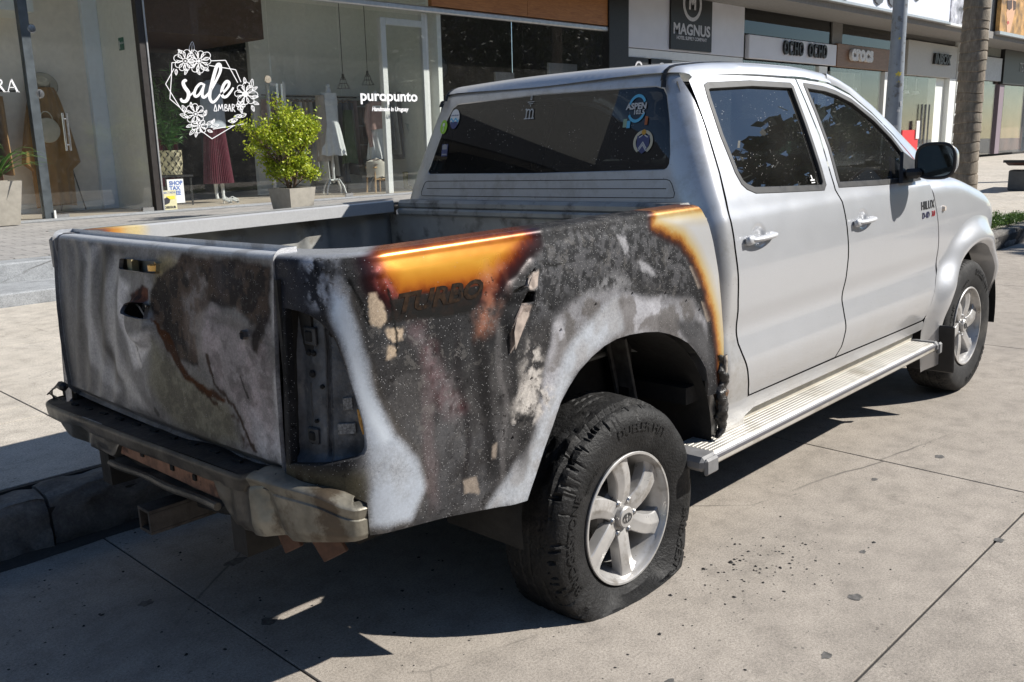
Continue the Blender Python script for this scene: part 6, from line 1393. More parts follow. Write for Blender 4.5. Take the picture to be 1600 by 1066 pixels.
for x in (33.9, 34.25, 34.6):
    b = MB(); b.tube([(x, 10.93, .9), (x, 10.93, 2.35)], .03, 8); b.build('pull_handle', M_ss, In)
box('back_wall', 31.4, 36.2, 12.6, 12.7, .3, 3.4, simple('dim_green_room', (.03, .045, .025), .9, var=.8, scale=1.4), In); box('grey_soffit_wall', 31.4, 37.6, 10.98, 11.1, 4.6, 6.2, simple('grey_render', (.17, .16, .15), .9), In)
bxr = tag(box('red_box', 32.1, 33.6, 10.90, 10.97, .35, 1.42, simple('red_paint', (.60, .025, .03), .5), None), 'flat red panel standing at the foot of the cream shop window', 'panel')
box('white_tag', 33.3, 33.6, 10.86, 10.89, 1.1, 1.75, M_white, bxr)
Op = thing('optician_front', 'pale small shop front with light blue lettering right of the white column', 'shop')
box('sign_board', 37.8, 42.5, 10.86, 11.0, 3.40, 4.35, simple('pale_board', (.46, .47, .47), .6), Op); sign('OPTICA', 39.2, 3.85, .46, simple('letter_cyan', (.05, .32, .38), .5), Op, y=10.84, depth=.01, bold=.012, xs=1.1); box('glass_pane', 37.8, 42.5, 11.0, 11.02, .3, 3.38, M_gl, Op); box('back_wall', 37.8, 42.5, 12.4, 12.5, .3, 3.4, M_dark, Op)
for x in (38.3, 38.8, 39.3):
    b = MB(); b.tube([(x, 10.93, .9), (x, 10.93, 2.5)], .035, 8); b.build('pull_handle', M_ss, Op)
box('number_wall', 37.8, 42.5, 10.95, 11.1, 4.4, 6.4, simple('greenish_grey', (.22, .225, .20), .8), Op); sign('100', 40.4, 5.05, .9, simple('number_grey', (.09, .09, .085), .7), Op, y=10.93, bold=.03)
Te = thing('far_dark_shop_front', 'black shop board with thin pale letters at the far right end', 'shop')
box('sign_board', 42.6, 52, 10.80, 11.0, 3.30, 4.75, M_signk, Te); sign('TEXAS', 45.4, 4.05, .55, simple('letter_grey', (.30, .30, .30), .5), Te, y=10.78, bold=.004, xs=.8); box('upper_glass', 42.6, 52, 11.0, 11.02, 4.8, 6.8, glass_mat('green_upper_glass', (.2, .25, .22), 1.5), Te); box('mauve_pillar', 42.6, 43.2, 10.9, 11.1, .3, 3.28, simple('mauve_paint', (.22, .17, .20), .6), Te)
box('glass_pane', 43.6, 47.2, 11.0, 11.02, .3, 3.28, M_gl, Te); box('grey_column', 47.2, 48.6, 10.8, 11.1, .3, 3.28, M_wallb, Te); box('back_wall', 43, 52, 12.4, 12.5, .3, 7, simple('brown_interior', (.10, .05, .035), .8, var=.9, scale=.9), Te); box('glass_pane', 48.6, 52, 11.0, 11.02, .3, 3.28, M_gl, Te)
Rb = thing('rear_wall', 'dark continuous wall closing the backs of the far shops', 'wall')
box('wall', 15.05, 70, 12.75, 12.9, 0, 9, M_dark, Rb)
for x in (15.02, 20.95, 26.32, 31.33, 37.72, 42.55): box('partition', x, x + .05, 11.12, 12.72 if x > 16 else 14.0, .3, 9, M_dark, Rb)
# upper floor overhanging the shops
U = thing('upper_floor', 'overhanging upper floor with white billboards above the far shops', 'building')
Z0 = 4.62; Y0 = 9.5
box('overhang_slab', -12, 60, 9.6, 11.5, 4.75, 5.0, simple('slab_grey', (.22, .21, .20), .9), U); box('upper_wall', -12, 60, 9.7, 11.6, 5.0, 9.5, simple('render_grey', (.26, .255, .24), .9), U)
def fz(x): return at(1526, 45, Y0).z
box('dark_fascia', -12, 17.4, 9.5, 9.7, 4.62, 5.4, simple('fascia_dark', (.05, .052, .06), .7), U)  # one even dark grey, left of the billboards
p0, p1, p2, p3 = at(1482, 35, Y0), at(1527, 45, Y0), at(1567, 50, Y0), at(1640, 60, Y0)
bb = box('letter_billboard', 17.4, p0.x - .1, 9.45, 9.6, p0.z, p0.z + 1.9, simple('billboard_white', (.70, .72, .80), .4, var=.05, scale=1), U)
for (u, v) in ((1372, 0), (1394, 3), (1433, -6), (1290, -10), (1320, -8)):
    q = at(u, v, 9.44); text('O', 'billboard_letters', simple('letter_silver', (.10, .10, .11), .4), bb, (q.x, 9.43, q.z + .35), EX, EZ, 1.5, .03, .03, .75)
box('fascia_trim', 17.4, p0.x, 9.42, 9.62, p0.z - .07, p0.z - .004, M_alum, U)
box('photo_billboard', p0.x + .05, p1.x, 9.45, 9.6, p1.z, p1.z + 1.9, simple('photo_print', (.42, .42, .46), .5, var=.85, scale=3.2), U); box('fascia_trim', p0.x, p1.x + .1, 9.42, 9.62, p1.z - .07, p1.z - .004, M_white, U)
fb_ = box('portrait_billboard', p2.x - .6, p3.x, 9.45, 9.6, p2.z, p2.z + 2.2, simple('golden_print', (.40, .22, .07), .5, var=.8, scale=2.2), U); box('fascia_trim', p2.x - .6, p3.x, 9.42, 9.62, p2.z - .12, p2.z - .004, M_alum, U)
q = at(1580, 18, 9.44); M_skin = simple('print_skin', (.62, .36, .22), .6, var=.08)
b = MB(); b.prism([(-.55, .9), (.35, .95), (.5, .5), (.42, -.1), (.1, -.75), (-.25, -.85), (-.42, -.5), (-.40, -.3), (-.58, -.12), (-.44, .1), (-.5, .4)], (q.x, 9.445, q.z), EX, EZ, (0, -.004, 0)); fc = b.build('portrait_face', M_skin, fb_, smooth=None)
b = MB(); b.prism([(-.6, .35), (.0, .42), (.05, .12), (-.25, .02), (-.52, .08)], (q.x, 9.438, q.z), EX, EZ, (0, -.003, 0)); b.prism([(.1, .42), (.5, .40), (.5, .12), (.25, .05)], (q.x, 9.438, q.z), EX, EZ, (0, -.003, 0)); b.build('portrait_glasses', simple('print_dark', (.06, .03, .02), .6), fb_, smooth=None)
b = MB(); b.prism([(-.42, -.40), (-.2, -.36), (-.12, -.44), (-.3, -.52)], (q.x, 9.438, q.z), EX, EZ, (0, -.003, 0)); b.build('portrait_mouth', simple('print_red', (.45, .08, .06), .6), fb_, smooth=None)

# ---- things behind the glass
def cloth(name, col, **k): return simple(name, col, .9, var=.12, scale=7, sheen=.2, **k)
def garment(x, y, z0, z1, w0, w1, dep, folds=7, seed=0, amp=.012, n=36):
    """hanging tube of cloth from z1 (width w1) down to z0 (width w0)"""
    b = MB()
    def f(u, v):
        a = 2 * math.pi * u; w = w1 + (w0 - w1) * v ** .8; am = amp * (.2 + v) ; r = 1 + am / w * 2 * math.sin(a * folds + seed + 1.3 * math.sin(v * 3 + seed))
        return (x + w / 2 * math.cos(a) * r, y + dep / 2 * math.sin(a) * r * (.7 + .3 * v), z1 + (z0 - z1) * v - .012 * math.sin(a * folds * .5 + seed) * v)
    b.grid(f, n * 2, 10, cu=True); b.f.append(tuple(i * 11 for i in range(n * 2))); b.m.append(0); return b
M_must = cloth('mustard_cloth', (.25, .135, .035)); M_mannq = simple('mannequin_white', (.66, .67, .66), .4)
m = thing('hanging_dress', 'mustard yellow kaftan hanging beside the dark post', 'dress', (3.1, 12.2, .62))
def kaf(u, v):
    a = 2 * math.pi * u; w = .30 + .55 * min(1, v * 1.6) ** .7 - (.25 * float(ss(.62, .68, v))); w -= .02 * v
    return ((w / 2) * math.cos(a) * (1 + .03 * math.sin(9 * a)), .10 * math.sin(a) * (1 + .2 * math.sin(11 * a)), 1.72 * (1 - v) - .03 * math.cos(a) ** 2 * v)
b = MB(); b.grid(kaf, 80, 16, cu=True); b.build('kaftan', M_must, m); b = MB(); b.tube([(0, 0, 1.72), (0, 0, 1.8), (.03, 0, 1.84), (.0, 0, 1.87)], .006, 6); b.build('hanger_hook', M_ss, m)
m = thing('sun_hat', 'cream straw sun hat with black band above the mustard kaftan', 'hat', (3.13, 12.28, 2.38))
b = MB(); b.lathe([(0, .14), (.05, .15), (.085, .13), (.095, .06), (.10, .0), (.17, -.02), (.21, -.01)], n=36); h_ = b.build('straw', simple('straw', (.52, .47, .35), .8, bmp=.3, bscale=200), m); b = MB(); b.lathe([(.098, .055), (.103, .05), (.105, .015), (.101, .0)], n=36); b.build('hat_band', M_signk, m); b = MB(); b.lathe([(.208, -.014), (.214, -.010), (.208, -.004)], n=36); b.build('brim_edge', M_signk, m)
m.rotation_euler = (math.radians(62), math.radians(-25), 0)
m = thing('straw_bag', 'round cream straw bag hanging in front of the mustard kaftan', 'bag', (3.03, 12.02, 1.72)); b = MB(); b.lathe([(0, -.03), (.12, -.03), (.17, -.02), (.18, 0), (.17, .02), (.12, .03), (0, .03)], axis='y', n=32); b.build('bag_body', simple('straw', (.52, .47, .35), .8), m); b = MB(); b.tube([(.09 * math.cos(t), 0, .14 + .13 * math.sin(t)) for t in np.linspace(0, math.pi, 14)], .008, 6); b.build('bag_handle', simple('straw', (.52, .47, .35), .8), m)
m = thing('clothes_rail', 'black wall rail of mustard and brown garments left of the dark post', 'clothes rack', (2.0, 12.2, 0)); b = MB(); b.tube([(-1.2, 0, 2.28), (.75, 0, 2.28)], .012, 8); b.build('rail', M_signk, m)
for k in range(9): garment(-.8 + k * .16, 0, .9 + .1 * (k % 3), 2.2, .10, .07, .42, 3, k, .008, 12).build('garment', (M_must, cloth('brown_cloth', (.14, .07, .035)), cloth('ochre_cloth', (.28, .16, .06)))[k % 3], m)
m = thing('leaning_frame', 'thin dark stand leaning by the beige wall of the left shop', 'stand'); b = MB(); b.tube([(3.32, 12.2, 1.45), (3.55, 12.3, .52)], .010, 6); b.tube([(3.3, 12.2, 1.45), (3.2, 12.35, .52)], .010, 6); b.build('stand_leg', M_signk, m)['kind'] = 'stuff'
def pot(name, label, x, y, z, s0, s1, h, rz=0, cat_='planter', group=None):
    t_ = thing(name, label, cat_, (x, y, z), rz, group); b = MB(); W = []
    for (s, zz) in ((s0, 0), (s1, h), (s1 - .07, h), (s1 - .08, h - .06)): W += [(-s / 2, -s / 2, zz), (s / 2, -s / 2, zz), (s / 2, s / 2, zz), (-s / 2, s / 2, zz)]
    F = [(0, 1, 2, 3)]
    for k in range(3):
        for i in range(4): j = (i + 1) % 4; F.append((4 * k + i, 4 * k + j, 4 * k + 4 + j, 4 * k + 4 + i))
    b.add(W, F); b.build('pot', simple('planter_concrete', (.34, .315, .27), .9, var=.12, bmp=.3, bscale=40), t_, smooth=None)
    b = MB(); b.box((0, 0, h - .07), (s1 - .08, s1 - .08, .03)); b.build('soil', M_soil, t_, smooth=None); return t_
def leafmat(name, c1, c2):
    m, t, p = nt(name); oi = t.nodes.new('ShaderNodeNewGeometry'); r = ramp(t, oi.outputs['Random Per Island'], [(0, c1), (1, c2)]); t.links.new(r, p.inputs['Base Color']); p.inputs['Roughness'].default_value = .45
    p.inputs['Transmission Weight'].default_value = 0
    tr = N(t, 'ShaderNodeBsdfTranslucent'); t.links.new(r, tr.inputs[0]); mx = N(t, 'ShaderNodeMixShader'); mx.inputs[0].default_value = .3; out = [n for n in t.nodes if n.type == 'OUTPUT_MATERIAL'][0]
    t.links.new(p.outputs[0], mx.inputs[1]); t.links.new(tr.outputs[0], mx.inputs[2]); t.links.new(mx.outputs[0], out.inputs['Surface']); return m
M_leaf = leafmat('bush_leaf', (.20, .30, .012), (.50, .54, .04)); M_leafd = leafmat('indoor_leaf', (.03, .10, .02), (.07, .20, .04)); M_bark = simple('bark', (.16, .11, .075), .9, bmp=.4)
def leaf(b, p, d, L, w, r):
    d = d.normalized(); s = d.cross(Vector((r.uniform(-1, 1), r.uniform(-1, 1), r.uniform(-.2, 1)))).normalized() * w / 2; q = p + d * L
    b.add([p, p + d * L * .5 + s, q, p + d * L * .5 - s], [(0, 1, 2, 3)])
rb_ = random.Random(4)
bu = pot('potted_bush', 'bright green bushy shrub in a square grey pot before the glass door', 4.80, 8.42, .49, .36, .45, .37, .12, 'potted plant')
br = MB(); lf = MB(); tips = []
def branch(p, d, L, r, lev):
    q = p + d * L; br.tube([p, (p + q) / 2 + Vector((rb_.uniform(-1, 1), rb_.uniform(-1, 1), 0)) * L * .06, q], [r, r * .85, r * .65], 6, caps=False)
    if lev == 0: tips.append((p, q)); return
    for k in range(3 if lev > 1 else 4):
        dd = (d + Vector((rb_.gauss(0, .40), rb_.gauss(0, .40), rb_.gauss(.12, .30)))).normalized(); branch(p + (q - p) * rb_.uniform(.55, 1), dd, L * rb_.uniform(.6, .85), r * .6, lev - 1)
for k in range(7):
    a = k * 2 * math.pi / 7 + rb_.uniform(-.3, .3); branch(Vector((.03 * math.cos(a), .03 * math.sin(a), .30)), Vector((math.cos(a) * .22, math.sin(a) * .22, 1)).normalized(), .46, .016, 3)
for k in range(9):
    a = k * .7 + rb_.uniform(-.2, .2); branch(Vector((.02 * math.cos(a), .02 * math.sin(a), .36 + .05 * (k % 4))), Vector((math.cos(a) * .9, math.sin(a) * .9, .75)).normalized(), .20, .009, 2)
for p, q in tips:
    for k in range(30):
        c = p.lerp(q, rb_.uniform(.0, 1.2)) + Vector((rb_.gauss(0, .035), rb_.gauss(0, .035), rb_.gauss(0, .035))); leaf(lf, c, Vector((rb_.gauss(0, 1), rb_.gauss(0, 1), rb_.gauss(.5, .7))), rb_.uniform(.03, .05), rb_.uniform(.02, .032), rb_)
br.build('stem', M_bark, bu); o_ = lf.build('foliage', M_leaf, bu, smooth=None, fixn=False); o_['kind'] = 'stuff'
p2_ = pot('potted_palm', 'beige tapered pot with strappy leaves at the left picture edge', 1.80, 10.55, .50, .32, .45, .56, .0, 'potted plant'); lf = MB()
for k in range(26):
    a = rb_.uniform(0, 6.28); L = rb_.uniform(.35, .8); up = rb_.uniform(.5, 1.3); pts = [(math.cos(a) * L * t, math.sin(a) * L * t, .58 + up * (t - .55 * t * t * 1.3)) for t in np.linspace(0, 1, 7)]
    lf.tube(pts, [.004, .014, .018, .017, .013, .008, .002], 4, sq=.2)
lf.build('foliage', leafmat('strap_leaf', (.06, .16, .03), (.16, .30, .06)), p2_, smooth=None)['kind'] = 'stuff'
# basket plant on its dark stand
m = thing('basket_plant', 'feathery indoor palm in a black and cream patterned basket', 'potted plant', (4.86, 12.0, 1.0))
b = MB(); b.lathe([(.16, 0), (.185, .19), (.185, .385), (.17, .385), (.165, .30), (0, .30)], n=28); b.build('basket', simple('basket_cream', (.50, .45, .30), .8, bmp=.4, bscale=90), m)
b = MB()
for k in range(10):
    a = -2.9 + k * .3
    for i in range(5):
        z = .05 + .075 * i; r = .178 + .02 * min(1, z / .19); 
        s_ = .09 if (k + i) % 2 else -.09
        b.add([(r * math.cos(a), r * math.sin(a), z), (r * math.cos(a + .2), r * math.sin(a + .2), z + s_ * .5), (r * math.cos(a + .2), r * math.sin(a + .2), z + s_ * .5 + .026), (r * math.cos(a), r * math.sin(a), z + .026)], [(0, 1, 2, 3)])
b.build('basket_pattern', M_signk, m, smooth=None)
lf = MB()
for k in range(46):
    a = rb_.uniform(0, 6.28); L = rb_.uniform(.15, .45); H = rb_.uniform(.4, 1.3); pts = [Vector((math.cos(a) * L * t ** 1.5, math.sin(a) * L * t ** 1.5, .34 + H * t)) for t in np.linspace(0, 1, 7)]; lf.tube(pts, .004, 4, caps=False)
    for q in pts[2:]:
        for j in range(7): leaf(lf, q, Vector((rb_.gauss(0, 1), rb_.gauss(0, 1), rb_.gauss(.3, .5))), rb_.uniform(.10, .19), .014, rb_)
lf.build('foliage', M_leafd, m, smooth=None, fixn=False)['kind'] = 'stuff'
m = thing('plant_stand', 'low black table beneath the patterned basket', 'table', (4.88, 12.0, .5)); box('table_top', -.24, .24, -.2, .2, .46, .49, M_signk, m)
for sx in (-.21, .21):
    for sy in (-.17, .17): box('leg', sx - .012, sx + .012, sy - .012, sy + .012, 0, .46, M_signk, m)
# mannequin with maroon skirt
def mannequin(t_, hip=1.0, stand=None, mat=M_mannq, neck=True):
    b = MB(); prof = [(0, hip - .14), (.11, hip - .13), (.155, hip - .05), (.15, hip + .05), (.115, hip + .20), (.125, hip + .32), (.155, hip + .42), (.15, hip + .50), (.10, hip + .56), (.052, hip + .60), (.048, hip + .68)]
    prof += [(.035, hip + .70), (.045, hip + .73), (.03, hip + .77), (0, hip + .79)] if neck else [(0, hip + .68)]
    b.lathe(prof, n=32); b.v = [(x * 1.15, y * .72, z) for x, y, z in b.v]; b.build('torso', mat, t_, smooth=60)
m = thing('skirt_mannequin', 'headless mannequin in pale top and pleated maroon skirt behind the sale lettering', 'mannequin', (5.68, 12.0, .5)); mannequin(m, 1.22)
b = MB(); b.grid(lambda u, v: ((.15 + .03 * v) * 1.2 * math.cos(u * 6.283), (.15 + .03 * v) * .8 * math.sin(u * 6.283), 1.98 - .75 * v) if v > .05 else (.06 * math.cos(u * 6.283), .05 * math.sin(u * 6.283), 2.0), 40, 12, cu=True); b.build('top', cloth('pale_blue_top', (.42, .46, .52)), m)
b = MB(); b.grid(lambda u, v: ((.155 + .075 * v) * (1 + .05 * (1 if int(u * 88) % 2 else -1)) * 1.1 * math.cos(u * 6.283), (.155 + .075 * v) * (1 + .05 * (1 if int(u * 88) % 2 else -1)) * .8 * math.sin(u * 6.283), 1.24 - .92 * v), 176, 6, cu=True); b.build('pleated_skirt', cloth('maroon_cloth', (.12, .012, .03)), m, smooth=None)
for sx in (-.06, .06):
    b = MB(); b.tube([(sx, 0, .35), (sx, 0, .12), (sx, -.02, .06)], [.035, .026, .03], 10); b.build('leg', M_mannq, m)
m = thing('pair_of_sandals', 'white strappy sandals standing on the shop floor by the maroon skirt', 'shoes', (5.55, 11.55, .505))
for k, dx in enumerate((0, .13)):
    s_ = MB(); s_.grid(lambda u, v: (dx + .03 * math.cos(v * 6.28), -.12 + .24 * u, .02 + .05 * u + .02 * math.sin(v * 6.28)), 8, 8, cu=False)
    for q in (.15, .4, .7): s_.tube([(dx + .04 * math.cos(t), -.12 + .24 * q, .03 + .05 * q + .04 * math.sin(t)) for t in np.linspace(0, math.pi, 8)], .006, 5)
    s_.tube([(dx, .10, .06), (dx, .11, 0)], .01, 6); s_.build('sandal', M_mannq, m)
m = thing('dark_red_garments', 'dark red garments hanging in the dim room behind the basket plant', 'clothes', (0, 0, 0)); 
for k in range(3): garment(4.98 + .13 * k, 12.6, .8, 1.9, .12, .08, .3, 3, k, .008, 12).build('garment', cloth('maroon_cloth', (.12, .012, .03)), m)
# rack of pale clothes
m = thing('garment_rack', 'white framed rack full of pale grey clothes in the middle shop', 'clothes rack', (0, 0, 0))
b = MB(); b.tube([(7.45, 12.6, 2.30), (9.1, 12.6, 2.30)], .012, 8); b.build('rail', M_signk, m); box('rack_frame', 7.32, 7.37, 12.4, 12.45, .5, 2.55, M_white, m); box('rack_frame', 7.12, 7.16, 12.6, 12.65, .5, 2.5, M_white, m); box('rack_frame', 7.12, 7.37, 12.5, 12.54, 2.48, 2.53, M_white, m)
cl = [cloth('pale_grey_cloth', (.40, .41, .41)), cloth('beige_cloth', (.36, .32, .27)), cloth('white_cloth', (.55, .56, .55)), cloth('slate_cloth', (.12, .14, .17))]
for k in range(13):
    x = 7.5 + k * .115; L = (1.35, .95, 1.5, .8)[k % 4]; garment(x, 12.6, 2.18 - L, 2.2, .11, .08, .44, 3, k, .010, 14).build('garment', cl[(k * 3) % 4 if k < 9 else 3], m); b = MB(); b.tube([(x, 12.42, 2.19), (x, 12.6, 2.26), (x, 12.78, 2.19)], .007, 5); b.build('hanger', simple('hanger_wood', (.30, .17, .08), .5), m)
m = thing('wall_rail_of_clothes', 'long wall rail crowded with white, grey and beige garments behind the dress forms', 'clothes rack', (0, 0, 0))
b = MB(); b.tube([(7.3, 13.12, 2.35), (9.85, 13.12, 2.35)], .012, 8); b.build('rail', M_ss, m)
rg = random.Random(21)
for k in range(22):
    x = 7.35 + k * .113; L = rg.uniform(.75, 1.5); garment(x, 13.1, 2.24 - L, 2.27, .10, .075, .30, 3, k, .010, 12).build('garment', rg.choice(cl[:3] + [cloth('pale_pink_cloth', (.50, .38, .36)), cloth('slate_cloth', (.12, .14, .17))]), m)
for (px0, nm_, lb_2) in ((9.74, 'wall_shelf', 'white wall shelf with folded clothes at the end of the clothes rail'),):
    m = thing(nm_, lb_2, 'shelf', (0, 0, 0))
    for k in range(4):
        box('board', 9.45, 9.88, 12.75, 13.1, 1.0 + .38 * k, 1.025 + .38 * k, M_white, m)
        box('folded_clothes', 9.5, 9.8, 12.8, 13.05, 1.03 + .38 * k, 1.16 + .38 * k, cl[k % 4], m, .02)
def stand_leg(t_, mat=M_mannq):
    b = MB(); b.lathe([(.018, .95), (.02, .8), (.034, .76), (.02, .70), (.024, .62), (.034, .5), (.022, .42), (.03, .30), (.02, .26), (.02, .22), (.0, .20)], n=16); b.build('turned_post', mat, t_, smooth=60)
    for k in range(4):
        a = k * math.pi / 2 + .4; b = MB(); b.tube([(0, 0, .26), (.12 * math.cos(a), .12 * math.sin(a), .27), (.21 * math.cos(a), .21 * math.sin(a), .15), (.25 * math.cos(a), .25 * math.sin(a), .01)], [.02, .02, .016, .018], 8); b.build('foot', mat, t_, smooth=60)
m = thing('dress_mannequin', 'dress form in a sheer white pleated dress and cardigan before the rack', 'mannequin', (8.02, 12.0, .5)); mannequin(m, 1.22); stand_leg(m)
b = garment(0, 0, .72, 1.32, .56, .30, .42, 13, 1, .016); b.build('white_skirt', cloth('white_dress', (.66, .68, .68)), m); b = garment(0, 0, 1.25, 1.84, .34, .33, .26, 5, 2, .006); b.build('white_bodice', cloth('white_dress', (.66, .68, .68)), m)
b = garment(-.17, .02, .62, 1.80, .24, .16, .26, 5, 3, .01); b.build('cardigan', cloth('beige_cloth', (.36, .32, .27)), m)
m = thing('sweater_mannequin', 'dress form in pink sweater and short white skirt near the white door frame', 'mannequin', (9.10, 12.0, .5)); mannequin(m, 1.12); stand_leg(m)
b = garment(0, 0, 1.18, 1.70, .42, .34, .28, 4, 1, .006); b.build('pink_sweater', cloth('pink_knit', (.42, .28, .25)), m); b = MB(); b.tube([(-.17, 0, 1.64), (-.25, -.02, 1.35), (-.22, -.05, 1.05), (-.20, -.06, .85)], [.06, .055, .045, .04], 10); b.build('sleeve', cloth('pink_knit', (.42, .28, .25)), m); garment(0.03, 0, .62, 1.22, .54, .32, .36, 9, 2, .02).build('white_skirt', cloth('white_dress', (.66, .68, .68)), m)
m = thing('wooden_stool', 'small wooden stool draped with a cream and brown knitted blanket', 'stool', (8.85, 11.75, .5))
b = MB(); b.box((0, 0, .47), (.34, .30, .03), bev=.008); b.build('seat', simple('stool_wood', (.50, .33, .17), .6), m)
for sx, sy in ((-.13, -.11), (.13, -.11), (-.13, .11), (.13, .11)):
    b = MB(); b.tube([(sx, sy, .46), (sx * 1.25, sy * 1.25, 0)], .018, 8); b.build('leg', simple('stool_wood', (.50, .33, .17), .6), m)
b = MB(); b.tube([(.15, -.13, .22), (.15, .13, .22)], .012, 6); b.tube([(-.15, -.13, .25), (.15, -.13, .25)], .012, 6); b.build('rung', simple('stool_wood', (.50, .33, .17), .6), m)
bl = thing('knit_blanket', 'cream knitted blanket with brown patch draped over the stool', 'blanket', (8.85, 11.75, .98))
b = MB()
def blf(u, v):
    a = 2 * math.pi * u; r = .26 * v; dr = max(0, r - .17) ; n_ = float(fbm(r * 14 * math.cos(a) + 5, r * 14 * math.sin(a) + 5, 1, 3, 3)); L = .9 if math.cos(a - 3.4) > 0 else .35
    return ((.17 if r > .17 else r) * math.cos(a) * 1.25 + .03 * math.cos(a) * dr, (.17 if r > .17 else r) * math.sin(a) + .03 * math.sin(a) * dr, .03 + .08 * n_ + .08 * (1 - v) - dr * 3.2 * L)
b.grid(blf, 60, 16, cu=True); b.build('cream_knit', cloth('cream_knit', (.52, .49, .43), bmp=.6, bscale=90), bl); b = MB(); b.grid(lambda u, v: (-.14 + .24 * u, -.16 + .12 * v, .135 + .03 * math.sin(u * 9) * math.cos(v * 5) - .2 * (1 - v) ** 2 * .6), 14, 8); b.build('brown_knit', cloth('brown_knit', (.13, .095, .08), bmp=.6, bscale=90), bl)
for nm_, x, yy, zt_ in (('first', 8.37, 12.0, 2.62), ('second', 8.98, 12.05, 2.70)):
    m = thing('pendant_lamp', 'wire cage pendant lamp hanging left, nearer the rack' if nm_ == 'first' else 'wire cage pendant lamp hanging right, nearer the door frame', 'lamp', (x, yy, zt_), 0, 'wire pendant lamps in the shop'); b = MB(); b.tube([(0, 0, .05), (0, 0, 1.85)], .006, 6); b.build('cord', M_signk, m); b = MB(); b.lathe([(.0, .07), (.02, .07), (.025, 0), (.02, -.02)], n=12); b.build('socket', M_signk, m); b = MB()
    for k in range(10): a = k * .628; b.tube([(.02 * math.cos(a), .02 * math.sin(a), .02), (.05 * math.cos(a), .05 * math.sin(a), -.03), (.07 * math.cos(a), .07 * math.sin(a), -.10), (.12 * math.cos(a), .12 * math.sin(a), -.19)], .003, 4)
    for r, z in ((.05, -.03), (.07, -.10), (.12, -.19)): b.tube([(r * math.cos(t), r * math.sin(t), z) for t in np.linspace(0, 6.283, 20, False)], .003, 4, closed=True)
    b.build('cage', simple('cage_wire', (.10, .10, .10), .5, .4), m)
m = thing('green_garment', 'green leafy patterned dress hanging between the two dress forms', 'dress', (8.62, 12.25, .5)); garment(0, 0, .55, 1.55, .34, .2, .2, 5, 1, .02).build('green_cloth', cloth('green_cloth', (.05, .085, .04)), m)
m = thing('grey_umbrella', 'pale grey folded sunshade fabric behind the glass door', 'umbrella', (10.05, 12.0, 1.05)); b = MB(); b.grid(lambda u, v: (-.25 + .62 * v * math.cos(-1.0 + 1.1 * u), .1 * math.sin(u * 20) * v, .75 + .75 * v * math.sin(-1.2 + 1.1 * u)), 24, 6); b.build('fabric', cloth('pale_canvas', (.50, .54, .53)), m)
m = thing('yellow_boots', 'pair of olive yellow boots on the floor inside the glass door', 'boots', (9.75, 12.0, .505))
for dx in (0, .22):
    b = MB(); b.tube([(dx, 0, .34), (dx, 0, .12), (dx, -.03, .05)], [.06, .05, .05], 10); b.tube([(dx, .02, .045), (dx, -.16, .035)], [.045, .035], 10); b.build('boot', simple('olive_rubber', (.24, .22, .05), .4), m)
m = thing('hanging_jackets', 'blue grey jackets hanging just inside the glass door', 'clothes', (0, 0, 0))
for k in range(4): garment(9.5 + .12 * k, 12.3, 1.4 - .1 * k, 2.4, .11, .08, .4, 3, k, .01, 12).build('garment', cl[3 if k % 2 else 0], m)

for (x0, x1, n_, lab) in ((21.8, 25.0, 6, 'row of shoe boxes and shoes on a low pale display in the grey shop'), (27.0, 30.0, 6, 'low display of coloured sandals behind the wooden sign shop window'), (32.6, 35.0, 5, 'low display of bags inside the cream shop')):
    m = thing('window_display', lab, 'display', (0, 0, 0)); box('display_base', x0, x1, 11.3, 11.9, .3, .75, M_white, m); rg = random.Random(int(x0))
    for k in range(n_):
        xx = x0 + .2 + k * (x1 - x0 - .4) / n_; c = rg.choice([(.45, .05, .04), (.08, .16, .4), (.5, .45, .3), (.05, .05, .05), (.1, .35, .2), (.55, .3, .1)]); box('display_item', xx, xx + .3, 11.35, 11.6, .752, .95 + rg.uniform(0, .9), simple('item_%d%d%d' % tuple(int(q * 99) for q in c), c, .6), m, .03)
    for k in range(3):
        b = MB(); b.lathe([(.0, 0), (.10, -.02), (.14, -.12)], c=(x0 + .6 + k * 1.0, 11.7, 2.9), n=16); b.tube([(x0 + .6 + k * 1.0, 11.7, 2.9), (x0 + .6 + k * 1.0, 11.7, 3.35)], .01, 5); b.build('hanging_shade', M_white, m)
